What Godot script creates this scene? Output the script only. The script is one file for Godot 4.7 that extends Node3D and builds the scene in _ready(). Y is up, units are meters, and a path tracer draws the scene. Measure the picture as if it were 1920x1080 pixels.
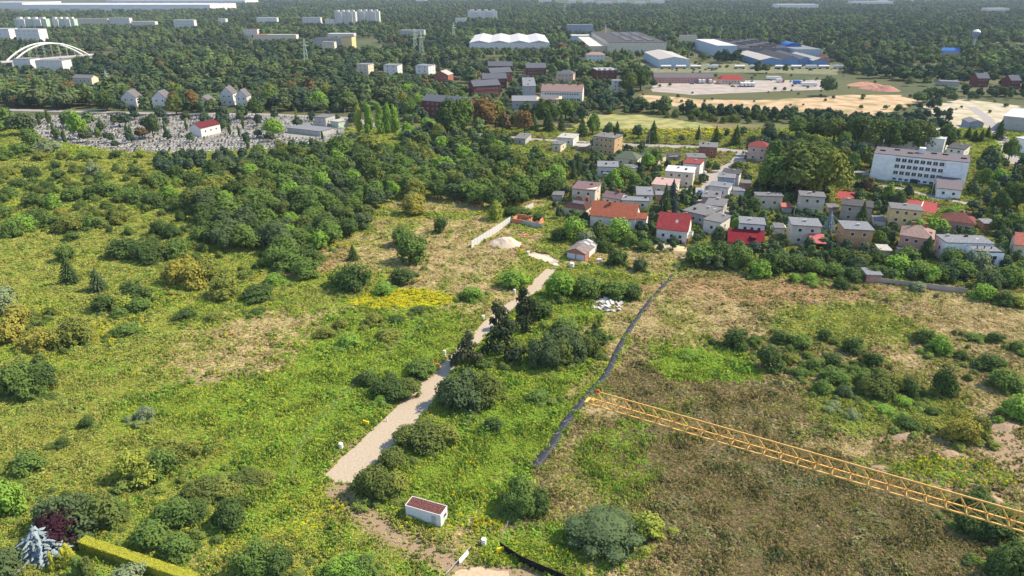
extends Node3D
# Aerial view over waste ground, a housing estate, a cemetery and woods. Metres, y up; the viewer hovers 88 m up.

var rng := RandomNumberGenerator.new()
var M := {}
var MESH := {}
var taken := {}

const LEAF := {"dk":[.062,.1,.03],"md":[.1,.158,.038],"br":[.155,.265,.042],"ol":[.16,.18,.04],"yl":[.25,.23,.045],"gy":[.17,.21,.11],"gd":[.074,.108,.046],"od":[.098,.126,.034],"yg":[.25,.29,.05],"rust":[.17,.11,.045],"pine":[.04,.056,.028],"spars":[.07,.08,.04],"blued":[.045,.07,.06],"blue":[.25,.31,.34],"purple":[.036,.014,.022],"gold":[.33,.33,.04],"gm":[.08,.115,.05]}
const WALLS := {"white":[.7,.69,.67],"coolwhite":[.86,.88,.9],"cream":[.66,.58,.46],"beige":[.58,.52,.44],"dbeige":[.42,.37,.32],"tan":[.52,.36,.2],"ochre":[.5,.3,.16],"yellow":[.66,.52,.26],"lgrey":[.42,.42,.42],"palegrey":[.6,.59,.57],"bluegrey":[.3,.34,.42],"paleblue":[.42,.52,.6],"blue":[.15,.27,.48],"pinkbrick":[.48,.27,.22],"palepink":[.66,.48,.38],"pink":[.6,.44,.38],"redbrick":[.36,.13,.09],"darkbrick":[.17,.055,.045],"palegreen":[.45,.56,.46],"slatewall":[.2,.21,.24]}
const ROOFS := {"grey":[.2,.2,.205],"dgrey":[.1,.098,.1],"lroof":[.24,.25,.275],"pale":[.5,.47,.44],"lgrey":[.4,.4,.41],"white":[.58,.58,.58],"whiteroof":[.6,.6,.61],"mauve":[.22,.15,.16],"mauvegrey":[.185,.165,.18],"brownroof":[.11,.06,.05],"orange":[.38,.125,.075],"red":[.36,.066,.068],"crimson":[.22,.026,.036],"pinkred":[.56,.16,.16],"salmon":[.5,.18,.13],"dullred":[.27,.075,.07],"maroon":[.15,.035,.04],"pinkroof":[.36,.25,.22],"redbrown":[.2,.085,.075],"paleroof":[.52,.36,.33],"greenroof":[.14,.165,.12],"slate":[.14,.15,.18],"blueroof":[.04,.16,.48]}
const BUILDINGS := [
	["apartment_house","tan three-storey apartment house with grey flat roof by the road","house","flat",54.3,-399.5,12.9,11.7,-0.534,9.6,0,"tan","grey",[3,4,3,1],[[-0.2,0.1],[0.25,0.2],[0.3,-0.15]]],
	["house","white flat-roofed house in front of the dry meadow, left of tan apartment house","house","flat",33.5,-422,9.7,13.3,-0.329,5,0,"white","pale",[1,2,1,1],[[-0.15,0]]],
	["garage_building","grey flat-roofed garage building among dark conifers","garage","flat",6.5,-426.3,6.8,16.3,-0.233,4,0,"lgrey","grey",[1,1,0,0],[[0.1,0.2]]],
	["house","low pale house with bright side wall behind the dense wood","house","flat",27.1,-404.5,5.2,9,-0.433,4.5,0,"cream","grey",[1,1,1,1],[[-0.2,0]]],
	["house","light house with pale grey flat roof standing alone amid garden trees","house","flat",47.9,-347.6,9.9,11.8,-0.112,5.5,0,"white","lroof",[1,3,1,2],[[0.3,0.1],[-0.1,-0.1]]],
	["house","beige two-storey house with mauve metal roof beside the wood","house","flat",32.5,-299.7,10.2,10.7,-0.341,7,0.6,"beige","mauve",[2,2,2,1],[[0.2,0.15]]],
	["house","small house with dark mauve roof behind the long orange roof","house","gablex",44.8,-297.2,8.2,8,-0.53,3.6,1.6,"white","mauve",[1,2,1,1],[[0.2,0.0]]],
	["house","long low house with pale grey roof behind the orange-roofed house","house","flat",52.7,-292.2,11.2,6,-0.144,3.6,0,"white","lroof",[1,3,0,0],[[-0.35,0.2],[0.4,0.2]]],
	["house","brown tent-roofed house with grey skylights at the edge of the wood","house","hip",27.9,-282.4,9.5,9,-0.492,3.6,4,"cream","brownroof",[1,2,1,1],[[0.3,0.2]]],
	["house","white house with long orange tiled roof","house","gablex",40.9,-267.9,17.6,11.5,-0.317,5,4.2,"white","orange",[1,3,2,1],[[-0.12,-0.1],[0.0,0.32],[0.28,0.3]]],
	["house","white two-storey house with bright red roof facing the field","house","gablex",60.7,-251,11.1,11,-0.368,5.4,4.6,"white","red",[1,3,1,1],[[-0.22,0.12],[0.33,0.1]]],
	["row_house","grey flat-roofed house behind the red-roofed white house","house","flat",76.9,-273.4,10.2,13.3,-0.771,4.6,0,"lgrey","grey",[1,3,1,1],[[0.1,0.2],[-0.2,-0.2],[0.3,0.3]]],
	["row_house","house with dark roof and white gable wall beside the red-roofed house","house","flat",79.1,-259.9,6.6,10.3,-0.643,5.4,0,"white","grey",[1,1,1,1],[[0.2,0.3]]],
	["house","white flat-roofed house joined to the dark red lean-to roof","house","flat",88.9,-249.6,8.7,8.2,-0.255,7.5,0,"white","lroof",[2,3,2,1],[[-0.1,0.0]]],
	["house","beige square house with pale roof above the pink porch roof","house","flat",108.1,-248.4,10,9.3,-0.217,7.4,0,"beige","lroof",[2,2,1,1],[[-0.02,0]]],
	["house","orange-tan square house with blue-grey flat roof","house","flat",125,-244.2,9.7,9.7,-0.186,7.4,0,"ochre","lroof",[2,2,1,2],[[0.05,-0.05]]],
	["house","low beige house with dark roof under the large spreading trees","house","flat",109,-290.6,10.7,5.2,-0.115,6,0,"beige","grey",[1,2,1,1],[[0.0,0.0]]],
	["house","tall narrow beige house with grey roof and dark chimney","house","flat",124.5,-284,9.5,7.6,-0.26,8,0,"beige","grey",[2,2,1,1],[[-0.1,0.0],[0.1,0.3]]],
	["house","brownish house behind a spruce near the red sports court","house","flat",140,-276,11.2,9.7,-0.449,6.5,0,"dbeige","dgrey",[2,2,1,1],[[-0.3,0.3]]],
	["house","pale yellow house with grey roof beside the red sports court","house","flat",152.9,-263.8,10.8,8.2,-0.362,8.6,0,"yellow","grey",[3,3,1,1],[[0.0,0.2]]],
	["house","pink brick house with mauve hipped roof","house","hip",144.2,-237.8,10.1,11,-0.531,7,2.8,"pinkbrick","pinkroof",[2,3,2,2],[[-0.2,0.15],[0.2,0.1],[0.38,-0.1]]],
	["house","modern white house with wide flat grey roof","house","flat",156.4,-230.3,15.1,8,-0.089,7,0,"coolwhite","lroof",[1,2,1,1],[[-0.3,0.3],[0.1,0.3],[0.3,0.1]]],
	["house","house with orange roof at the right edge of the picture","house","gablex",180.4,-233.6,7.1,9,-0.476,5,3,"cream","salmon",[1,2,1,1],[[0.2,0.1]]],
	["house","low house with red-brown hipped roof and two white chimneys","house","hip",173.6,-262.2,10.6,9,-0.522,4.4,2.6,"pinkbrick","redbrown",[1,3,1,1],[[0.05,0.1],[0.3,0.1]]],
	["brick_building","red brick flat-roofed building beside the road junction","building","flat",109.3,-391.4,9.6,13.1,-0.275,6,0,"redbrick","grey",[1,2,1,1],[[0.0,0.1],[-0.3,0.1]]],
	["house","pale pink house with red hipped roof and balcony near the junction","house","hip",133.9,-381.2,10.4,9,-0.401,8,2.4,"pink","dullred",[2,2,2,1],[[0.1,0.1]]],
	["row_house","cream flat-roofed house with bright white roof","house","flat",80.5,-331,12.8,11.5,-0.326,7,0,"cream","whiteroof",[2,3,1,1],[[-0.1,0.1],[0.2,-0.1]]],
	["row_house","white row house with red roof parapet","house","flat",89.4,-342.9,8.1,10.8,-0.423,8,0,"white","dullred",[2,2,2,1],[[0.1,0.1]]],
	["row_house","grey-roofed row house at the upper end of the row","house","flat",93.5,-355.6,8.9,10.1,-0.133,8,0,"dbeige","grey",[2,2,1,1],[[0.0,0.1]]],
	["house","low house with pale pink flat roof behind the dark spruce","house","flat",70.5,-315.1,10.7,12.8,-0.349,5,0,"cream","paleroof",[1,2,1,1],[[-0.2,0.3]]],
	["house","low house with pale blue-grey roof left of the spruces","house","flat",58.3,-301.7,6.6,13.4,-0.128,4.4,0,"white","lroof",[1,2,0,0],[[0.35,0.0]]],
	["house","house with dull green tent roofs near the road","house","hip",61.7,-370.8,12.3,10,-0.411,4,3.2,"cream","greenroof",[1,2,1,1],[[0.0,0.1]]],
	["house","second green tent-roofed house nearer the street corner","house","hip",75,-374.7,12.1,9,-0.677,4,3.2,"cream","greenroof",[1,2,1,1],[[0.2,0.1]]],
	["row_house","white-fronted low row house above the parked blue car","house","flat",94.1,-310.2,8.7,8.1,-0.484,5,0,"white","lroof",[1,2,1,1],[[0.2,0.1]]],
	["row_house","blue-grey low row house on the far side of the street","house","flat",100.3,-322.8,7.5,8.5,-0.332,6,0,"bluegrey","lroof",[1,2,1,1],[[-0.2,0.1]]],
	["row_house","row house with white side wall at the upper street end","house","flat",104.9,-330.6,7.8,9.9,-0.402,6,0,"white","dgrey",[1,2,1,1],[[0.1,0.1]]],
	["row_house","grey row house with pinkish fascia below the white-fronted one","house","flat",86.3,-295.6,7,11.4,-0.359,4.6,0,"pink","grey",[1,2,1,1],[[-0.3,0.0],[0.3,0.0]]],
	["row_house","mid-street grey row house between pinkish fascia and white gable","house","flat",85.3,-284.1,7.3,11.4,-0.429,4.6,0,"lgrey","grey",[1,2,1,1],[[0.0,0.3]]],
	["school_building","white four-storey school with rows of paired windows and dark roof","school","flat",197.5,-337.6,39.8,17.3,-0.527,12.6,0,"coolwhite","mauvegrey",[0,0,0,0],[]],
	["school_annex","low white annex with sloping grey roof joined to the school","building","shed",199.7,-314.7,9.4,20.4,-0.494,4.2,0.9,"coolwhite","mauvegrey",[1,2,0,0],[]],
	["white_hall","long white hall hidden behind tall trees above the school","hall","flat",234.2,-417.8,41.2,35.4,-0.644,9,0,"white","whiteroof",[1,8,0,0],[]],
	["house","small pale house with dark roof behind the school corner","house","flat",246.7,-388,8.2,16.7,-0.723,6,0,"white","dgrey",[2,2,1,1],[[0.1,0.1]]],
	["warehouse","large white-roofed warehouse cut by the right picture edge","warehouse","flat",311.8,-395.9,27,45,-1.272,8,0,"coolwhite","whiteroof",[0,0,0,0],[]],
	["warehouse","white-roofed warehouse wing with grey front beyond the yard lane","warehouse","flat",340,-477.3,15.4,40,-0.704,9,0,"lgrey","whiteroof",[0,0,0,0],[]],
	["shed","small blue-grey gabled shed in the storage yard","shed","gablez",308.8,-477.7,8.6,14,-0.23,4,1.6,"bluegrey","lroof",[0,0,0,0],[]],
	["chapel","white cemetery chapel with dark red roof","chapel","gablex",-195.9,-453.4,16.9,9,1.202,5.5,2.6,"white","maroon",[1,3,0,0],[]],
	["flat_building","grey flat-roofed building beside the cemetery","building","flat",-126.6,-482.7,12.1,8.8,1.256,6.5,0,"lgrey","grey",[1,2,1,1],[]],
	["kiosk_building","pale green low building beside the cemetery car park","building","flat",-116.2,-479.9,9.5,7.4,1.012,4,0,"palegreen","pale",[0,0,0,0],[]],
	["shelter","long low pale shelter roof along the cemetery edge","shelter","flat",-130,-457.9,27.5,12.9,-0.474,3,0,"lgrey","lroof",[0,0,0,0],[]],
	["villa","white villa with steep gables behind the cemetery, leftmost of three","house","gablez",-295.9,-562.2,11.5,11,0,8,5,"white","mauvegrey",[2,2,2,2],[]],
	["villa","white villa with grey steep roof second along cemetery road","house","gablez",-267.4,-552.5,11.3,11,0,9,5,"white","mauvegrey",[2,2,2,2],[]],
	["villa","white villa with twin pointed gables among cemetery road trees","house","gablez",-225,-575.2,10.1,11,0,9,5,"white","mauvegrey",[2,2,2,2],[]],
	["villa","pale villa half hidden behind trees above the chapel","house","gablez",-228.9,-539.2,9.5,11,0,9,3,"lgrey","mauvegrey",[2,2,2,2],[]],
	["villa","white villa with pointed gable right beside the twin-gabled villa","house","gablez",-211,-567.4,8.7,10,0,8,5,"white","mauvegrey",[2,2,2,2],[]],
	["house","lone white house in the far allotment trees","house","gablex",-409.6,-701.2,20.6,9,-0.204,6,2.5,"cream","grey",[1,4,0,0],[]],
	["brick_terrace","red brick terrace with grey gabled roof, nearest of its estate","terrace","gablez",-45.3,-520,13.8,38,1.106,11,3.5,"darkbrick","slate",[3,2,3,8],[]],
	["brick_terrace","red brick terrace row with slate roof, second of the estate","terrace","gablex",-23.8,-624.6,24.6,12,0.433,9,4,"darkbrick","slate",[2,8,2,2],[]],
	["brick_terrace","red brick terrace row with slate roof, third of the estate","terrace","gablex",-16.9,-673.2,22.2,12,0.18,9,4,"darkbrick","slate",[2,8,2,2],[]],
	["brick_terrace","red brick terrace row with slate roof, fourth of the estate","terrace","gablex",-12.8,-721.7,22.6,12,0.413,9,4,"darkbrick","slate",[2,8,2,2],[]],
	["brick_terrace","red brick terrace row with slate roof, farthest of the estate","terrace","gablex",-12.4,-781,25.9,12,0,9,4,"darkbrick","slate",[2,8,2,2],[]],
	["brick_building","dark red brick three-storey block with dark roof and pale windows","building","gablex",23.9,-755.5,20.4,14,0.123,10,4,"darkbrick","slate",[3,7,2,2],[]],
	["villa","pale pink villa with dark roof in front of the dark hall","house","hip",53.3,-720.6,16.9,14,-0.267,8,3,"palepink","slate",[2,4,2,2],[]],
	["concrete_block","grey concrete block with blank end wall","building","flat",14.2,-619.2,10.1,57,0,12,0,"lgrey","lroof",[0,0,4,8],[[-0.2,0.3],[0.1,0.1],[0.2,-0.2],[-0.1,-0.35]]],
	["mansard_block","long white block with pink mansard roof and dormers","building","gablex",41.6,-596,33.8,14,-0.185,8,5,"white","pinkroof",[2,14,0,0],[[-0.4,0.0],[-0.2,0.0],[0.0,0.0],[0.2,0.0],[0.4,0.0]]],
	["yellow_block","pale yellow block with grey roof among garden trees","building","flat",27.9,-539.5,13.5,18.9,-0.077,10,0.6,"yellow","mauvegrey",[3,7,0,0],[[-0.4,0.1]]],
	["low_building","long low grey building joined to the yellow block","building","flat",10.2,-565.3,20.4,28.1,0,6,0,"lgrey","lroof",[1,4,0,0],[]],
	["brick_block","dark brick block with stepped white parapet","building","flat",91.7,-726.6,19.2,23.3,0.121,11,0,"darkbrick","lgrey",[3,3,0,0],[[-0.3,0],[0,0],[0.3,0]]],
	["white_block","small white flat block with long windows behind trees","building","flat",94.1,-654.8,7.6,10,0,9,0,"white","lroof",[3,2,0,0],[]],
	["white_block","small cream block, leftmost of three white blocks","building","flat",-157.1,-787.2,12.7,15,-0.215,10,0,"cream","lroof",[3,2,3,2],[]],
	["white_block","bright white block, middle of three white blocks","building","flat",-124.7,-769.8,15,16,-0.175,11,0,"white","lroof",[3,2,3,2],[]],
	["white_block","white block, rightmost of three white blocks","building","flat",-90.2,-765.5,14.8,16,-0.36,11,0,"white","lroof",[3,2,3,2],[]],
	["red_house","red and white house with pale roof beside the white blocks","house","gablez",-67.5,-720.6,15.1,14,-0.297,7,3.5,"redbrick","pale",[1,3,0,0],[]],
	["villa","villa with pink hipped roof below the dark hall","house","hip",104,-923.3,23.1,16,0,8,3,"white","pinkroof",[2,4,0,0],[]],
	["factory_hall","white factory hall with broad white shed roofs","hall","flat",-3.9,-1181.7,117.9,170,0,9,0,"white","whiteroof",[0,0,0,0],[]],
	["factory_hall","large dark-roofed hall with cream walls","hall","flat",169.9,-1119.3,77.7,230,0,16,0,"cream","dgrey",[0,0,0,0],[]],
	["factory_hall","light-roofed hall with pale blue walls and twin ridges","hall","gablez",186.2,-893.9,35.4,100,0,9,3,"paleblue","pale",[0,0,0,0],[]],
	["factory_hall","white-roofed blue-walled hall left of the dark sawtooth roofs","hall","flat",283.3,-1036.6,26.6,120,0,14,0,"paleblue","whiteroof",[0,0,0,0],[]],
	["factory_hall","wide dark-roofed hall with many roof lights","hall","flat",338.9,-1072.7,68.1,150,0,9,0,"slatewall","dgrey",[0,0,0,0],[]],
	["factory_hall","blue-walled hall with white gabled roof","hall","gablez",304.2,-911.8,26.9,95,0,6.5,3,"blue","pale",[0,0,0,0],[]],
	["factory_hall","blue-walled hall with dark ribbed gabled roof","hall","gablez",330,-918.1,18.9,95,0,6.5,4,"blue","dgrey",[0,0,0,0],[]],
	["factory_hall","blue-walled hall with grey gabled roof","hall","gablez",347.6,-918.1,15.1,95,0,6.5,3,"blue","slate",[0,0,0,0],[]],
	["factory_hall","blue-walled hall with white roof at the end of the row","hall","gablez",359.2,-898,16.8,80,0,6.5,3,"blue","pale",[0,0,0,0],[]],
	["factory_hall","pale hall with blue curved roof behind the sawtooth roofs","hall","flat",393,-1015.8,35.3,70,0,9,0,"paleblue","lroof",[0,0,0,0],[]],
	["blue_roof_hall","small hall with bright blue roof left of the water tower","hall","gablex",588.1,-994.8,20.4,22,-0.413,7,3,"lgrey","blueroof",[0,0,0,0],[]],
	["depot_building","long pink depot building with dark roof and many windows","building","gablex",166.6,-713.4,57.3,12,0,5,3.4,"pinkbrick","mauvegrey",[1,16,0,0],[]],
	["depot_building","pink depot building with red hipped roof","building","hip",211.3,-705.5,24,13,0,4.5,3.4,"palepink","red",[1,7,0,0],[]],
	["shed","dull red shed at the end of the blue halls","shed","gablez",384.2,-909.9,9.8,20,0,5,2,"pinkbrick","dullred",[0,0,0,0],[]],
	["brick_house","dark brick house with grey roof far right in the trees","house","gablex",438.2,-683.7,10.9,12,0,8,4,"darkbrick","slate",[2,3,0,0],[]],
	["brick_house","dark brick house with grey roof near the right picture edge","house","gablex",457.8,-667.9,9.2,12,0,8,4,"darkbrick","slate",[2,3,0,0],[]],
	["shed","long grey shed before the dark brick houses","shed","flat",413.9,-690.8,15.8,12,-0.253,4,0,"lgrey","lroof",[0,0,0,0],[]],
	["garden_shed","small flat-roofed garden shed beside the brown tent roof","shed","flat",20.5,-303.5,4.3,5,-0.202,2.7,0.3,"lgrey","grey",[0,0,0,0],[]],
	["garden_shed","small flat-roofed garden shed behind the lone light house","shed","flat",48,-341.6,5.7,5,-0.186,2.7,0.3,"dbeige","lroof",[0,0,0,0],[]],
	["garden_shed","small flat-roofed garden shed left of the cream house","shed","flat",60.5,-354.7,6.4,5,-0.177,2.7,0.3,"white","grey",[0,0,0,0],[]],
	["garden_shed","small flat-roofed garden shed above the orange roof end","shed","flat",66.2,-303.5,4.6,5,-0.186,2.7,0.3,"pinkbrick","lroof",[0,0,0,0],[]],
	["garden_shed","small flat-roofed garden shed behind the green tent roofs","shed","flat",87.7,-381.3,7.9,5,-0.164,2.7,0.3,"lgrey","dgrey",[0,0,0,0],[]],
	["garden_shed","small flat-roofed garden shed before the tan apartment house","shed","flat",40.8,-406,8.6,5,-0.17,2.7,0.3,"dbeige","pale",[0,0,0,0],[]],
	["garden_shed","small flat-roofed garden shed right of the street","shed","flat",102.6,-310.5,4.6,5,-0.194,2.7,0.3,"white","lroof",[0,0,0,0],[]],
	["garden_shed","small flat-roofed garden shed by the upper street trees","shed","flat",109.7,-323.4,4.3,5,-0.225,2.7,0.3,"pinkbrick","grey",[0,0,0,0],[]],
	["garden_shed","small flat-roofed garden shed beside the low beige house","shed","flat",115,-285,3.8,5,-0.202,2.7,0.3,"lgrey","salmon",[0,0,0,0],[]],
	["garden_shed","small flat-roofed garden shed right of the tall beige house","shed","flat",133.8,-284.2,3.7,5,-0.204,2.7,0.3,"dbeige","grey",[0,0,0,0],[]],
	["garden_shed","small flat-roofed garden shed left of the yellow house","shed","flat",145.4,-267,3.9,5,-0.174,2.7,0.3,"white","lroof",[0,0,0,0],[]],
	["garden_shed","small flat-roofed garden shed right of the red-brown roof","shed","flat",185.6,-263,4.2,5,-0.159,2.7,0.3,"pinkbrick","lroof",[0,0,0,0],[]],
	["garden_shed","small flat-roofed garden shed in front of the pink brick house","shed","flat",137.2,-231.1,4.2,5,-0.126,2.7,0.3,"lgrey","dgrey",[0,0,0,0],[]],
	["garden_shed","small flat-roofed garden shed beside the dark parked car","shed","flat",130.6,-233.2,3.5,5,-0.154,2.7,0.3,"dbeige","pale",[0,0,0,0],[]],
	["garden_shed","small flat-roofed garden shed right of the white lean-to house","shed","flat",102.4,-257.8,3.5,5,-0.184,2.7,0.3,"white","grey",[0,0,0,0],[]],
	["garden_shed","small flat-roofed garden shed at the panel fence end","shed","flat",116,-210.7,4.6,5,-0.098,2.7,0.3,"pinkbrick","lroof",[0,0,0,0],[]],
	["apartment_block","tall pale tower block, left of the twin towers","building","flat",-388.1,-1762.9,48.6,18,0,29.9,0,"palegrey","lgrey",[7,6,0,0],[]],
	["apartment_block","tall pale tower block, right of the twin towers","building","flat",-344.1,-1810.7,53.7,18,0,29.4,0,"palegrey","lgrey",[7,6,0,0],[]],
	["apartment_block","white tower block standing alone above the white factory hall","building","flat",-79.5,-2030.6,78.8,18,0,22.9,0,"white","lgrey",[5,7,0,0],[]],
	["apartment_block","small white block just left of the lone white tower","building","flat",-127.9,-1887.4,26.6,18,0,10.7,0,"white","lgrey",[3,3,0,0],[]],
	["apartment_block","white apartment slab left of the twin towers","building","flat",-467.2,-1761.4,42.4,15,0,17.4,0,"palegrey","lgrey",[4,6,0,0],[]],
	["apartment_block","short white slab touching the twin towers","building","flat",-424.8,-1761.4,22.4,15,0,13.7,0,"white","lgrey",[3,3,0,0],[]],
	["apartment_block","long low office block with yellow end wall","building","flat",-283.1,-1155.8,43.4,30,0,11.5,0,"lgrey","dgrey",[2,8,0,0],[]],
	["warehouse","yellow end block of the long office building","warehouse","flat",-244.9,-1116.8,15.8,30,0,16.6,0,"yellow","dgrey",[0,0,0,0],[]],
	["apartment_block","cream block before the long office building","building","flat",-263.5,-1072.3,17.6,14,0,12.3,0,"cream","lroof",[2,3,0,0],[]],
	["warehouse","white long flat-roofed hall behind the office block","warehouse","flat",-307.4,-1351.4,47,20,0,6.7,0,"white","whiteroof",[0,0,0,0],[]],
	["apartment_block","pale green apartment slab, leftmost in the far row","building","flat",-1015.5,-1592.1,67.7,14,0,21.4,0,"palegreen","white",[4,8,0,0],[]],
	["apartment_block","grey-green apartment slab, second in the far row","building","flat",-959.1,-1611.4,50.2,14,0,20.6,0,"palegreen","lgrey",[4,6,0,0],[]],
	["apartment_block","cream and orange apartment slab, third in the far row","building","flat",-951.9,-1715.5,68,14,0,17,0,"cream","lgrey",[4,8,0,0],[]],
	["apartment_block","pale grey apartment slab, fourth in the far row","building","flat",-891.2,-1715.5,46.1,14,0,18.2,0,"palegrey","lgrey",[4,6,0,0],[]],
	["apartment_block","low pale slab, fifth in the far row","building","flat",-837.8,-1715.5,53.4,14,0,10.9,0,"palegrey","white",[2,6,0,0],[]],
	["apartment_block","pale slab half hidden in trees right of the far row","building","flat",-691.7,-1592.1,42.9,14,0,19.2,0,"palegrey","white",[3,6,0,0],[]],
	["apartment_block","white slab beyond the red-roofed building","building","flat",-603.2,-1859.2,49.9,14,0,13.1,0,"white","white",[2,6,0,0],[]],
	["apartment_block","white slab in the far trees left of the tower slabs","building","flat",-713.6,-1859.2,18.4,14,0,10.5,0,"white","white",[2,2,0,0],[]],
	["apartment_block","white apartment house at the left picture edge","building","flat",-843.7,-1239.9,36.9,25,0,21.1,0,"white","lgrey",[4,4,0,0],[]],
	["apartment_block","white apartment house with stepped roof near the left picture edge","building","flat",-774,-1204.5,37.7,22,0,22.3,0,"white","lgrey",[4,4,0,0],[]],
	["warehouse","white cubic hall under the arch bridge, left one","warehouse","flat",-555.8,-843.8,19.4,18,0,10.3,0,"white","lroof",[0,0,0,0],[]],
	["warehouse","white cubic hall under the arch bridge, right one","warehouse","flat",-511.9,-822.2,29.6,18,0,10.7,0,"white","lroof",[0,0,0,0],[]],
	["apartment_block","building with magenta-red roof among far trees","building","flat",-473.7,-1362.3,25.2,14,0,13.6,0,"white","dullred",[2,4,0,0],[]],
	["warehouse","low building with orange roof below the magenta-red one","warehouse","flat",-431.1,-1283.7,21.9,16,0,9.1,0,"cream","salmon",[0,0,0,0],[]],
	["warehouse","low long cream building with orange edge","warehouse","flat",-394.5,-1283.7,51.1,16,0,9.1,0,"cream","pale",[0,0,0,0],[]],
	["warehouse","very long white warehouse at the upper left horizon","warehouse","flat",-1421.5,-2853.1,673.8,260,0,21.1,0,"white","whiteroof",[0,0,0,0],[]],
	["warehouse","grey warehouse at the upper left corner","warehouse","flat",-2020.1,-3093.7,217,260,0,23,0,"white","lgrey",[0,0,0,0],[]],
	["warehouse","farther grey warehouse roof behind the long white one","warehouse","flat",-1680.8,-3899.5,693.7,200,0,16,0,"white","whiteroof",[0,0,0,0],[]],
	["warehouse","white far hall in the forest at the upper right","warehouse","flat",1119.6,-2998.7,156.5,70,0,16.7,0,"white","whiteroof",[0,0,0,0],[]],
	["warehouse","small white far hall near the upper right corner","warehouse","flat",1716.3,-2688.9,75.3,40,0,11.3,0,"white","whiteroof",[0,0,0,0],[]],
	["warehouse","white far hall beside the forest at the top","warehouse","flat",1710.9,-3627,187,60,0,15.2,0,"white","white",[0,0,0,0],[]],
	["warehouse","pale hall between dark hall and white factory","warehouse","flat",113.5,-1242.4,29.9,30,0,10.6,0,"paleblue","whiteroof",[0,0,0,0],[]],
	["warehouse","pale ruined building between the two factory groups","warehouse","flat",285.9,-1212.6,25.9,16,0,12.1,0,"cream","grey",[0,0,0,0],[]],
	["warehouse","pale yard roofs above the pylons","warehouse","flat",-189.3,-1429.1,45.4,30,0,8.1,0,"lgrey","lroof",[0,0,0,0],[]],
	["apartment_block","grey-blue office between pale hall and dark hall","building","flat",134.9,-1487.9,50.6,20,0,14.8,0,"bluegrey","lroof",[3,8,0,0],[]],
	["warehouse","tiny white block on the horizon, first of the scattered far blocks","warehouse","flat",301.5,-3814.5,37.4,30,0,13.3,0,"white","whiteroof",[0,0,0,0],[]],
	["warehouse","tiny white block on the horizon, second of the scattered far blocks","warehouse","flat",393.8,-3924.4,52.1,30,0,13.7,0,"white","whiteroof",[0,0,0,0],[]],
	["warehouse","tiny white block on the horizon, third of the scattered far blocks","warehouse","flat",451.7,-3710.5,62.3,30,0,13,0,"white","whiteroof",[0,0,0,0],[]],
	["warehouse","tiny white block on the horizon, fourth of the scattered far blocks","warehouse","flat",568.1,-3924.4,38.4,30,0,13.7,0,"white","whiteroof",[0,0,0,0],[]],
	["warehouse","tiny white block on the horizon, fifth of the scattered far blocks","warehouse","flat",605.3,-3612,48,30,0,12.6,0,"white","whiteroof",[0,0,0,0],[]],
	["warehouse","tiny white block on the horizon, sixth of the scattered far blocks","warehouse","flat",731,-3814.5,64,30,0,13.3,0,"white","whiteroof",[0,0,0,0],[]],
	["warehouse","tiny white block on the horizon, seventh of the scattered far blocks","warehouse","flat",1912.9,-3924.4,38.4,30,0,13.7,0,"white","whiteroof",[0,0,0,0],[]],
	["warehouse","tiny white block on the horizon, eighth of the scattered far blocks","warehouse","flat",-496.4,-4164.2,55.3,30,0,14.6,0,"white","whiteroof",[0,0,0,0],[]],
	["warehouse","tiny white block on the horizon, ninth of the scattered far blocks","warehouse","flat",175.2,-4040.8,67.8,30,0,14.1,0,"white","whiteroof",[0,0,0,0],[]],
]
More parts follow.
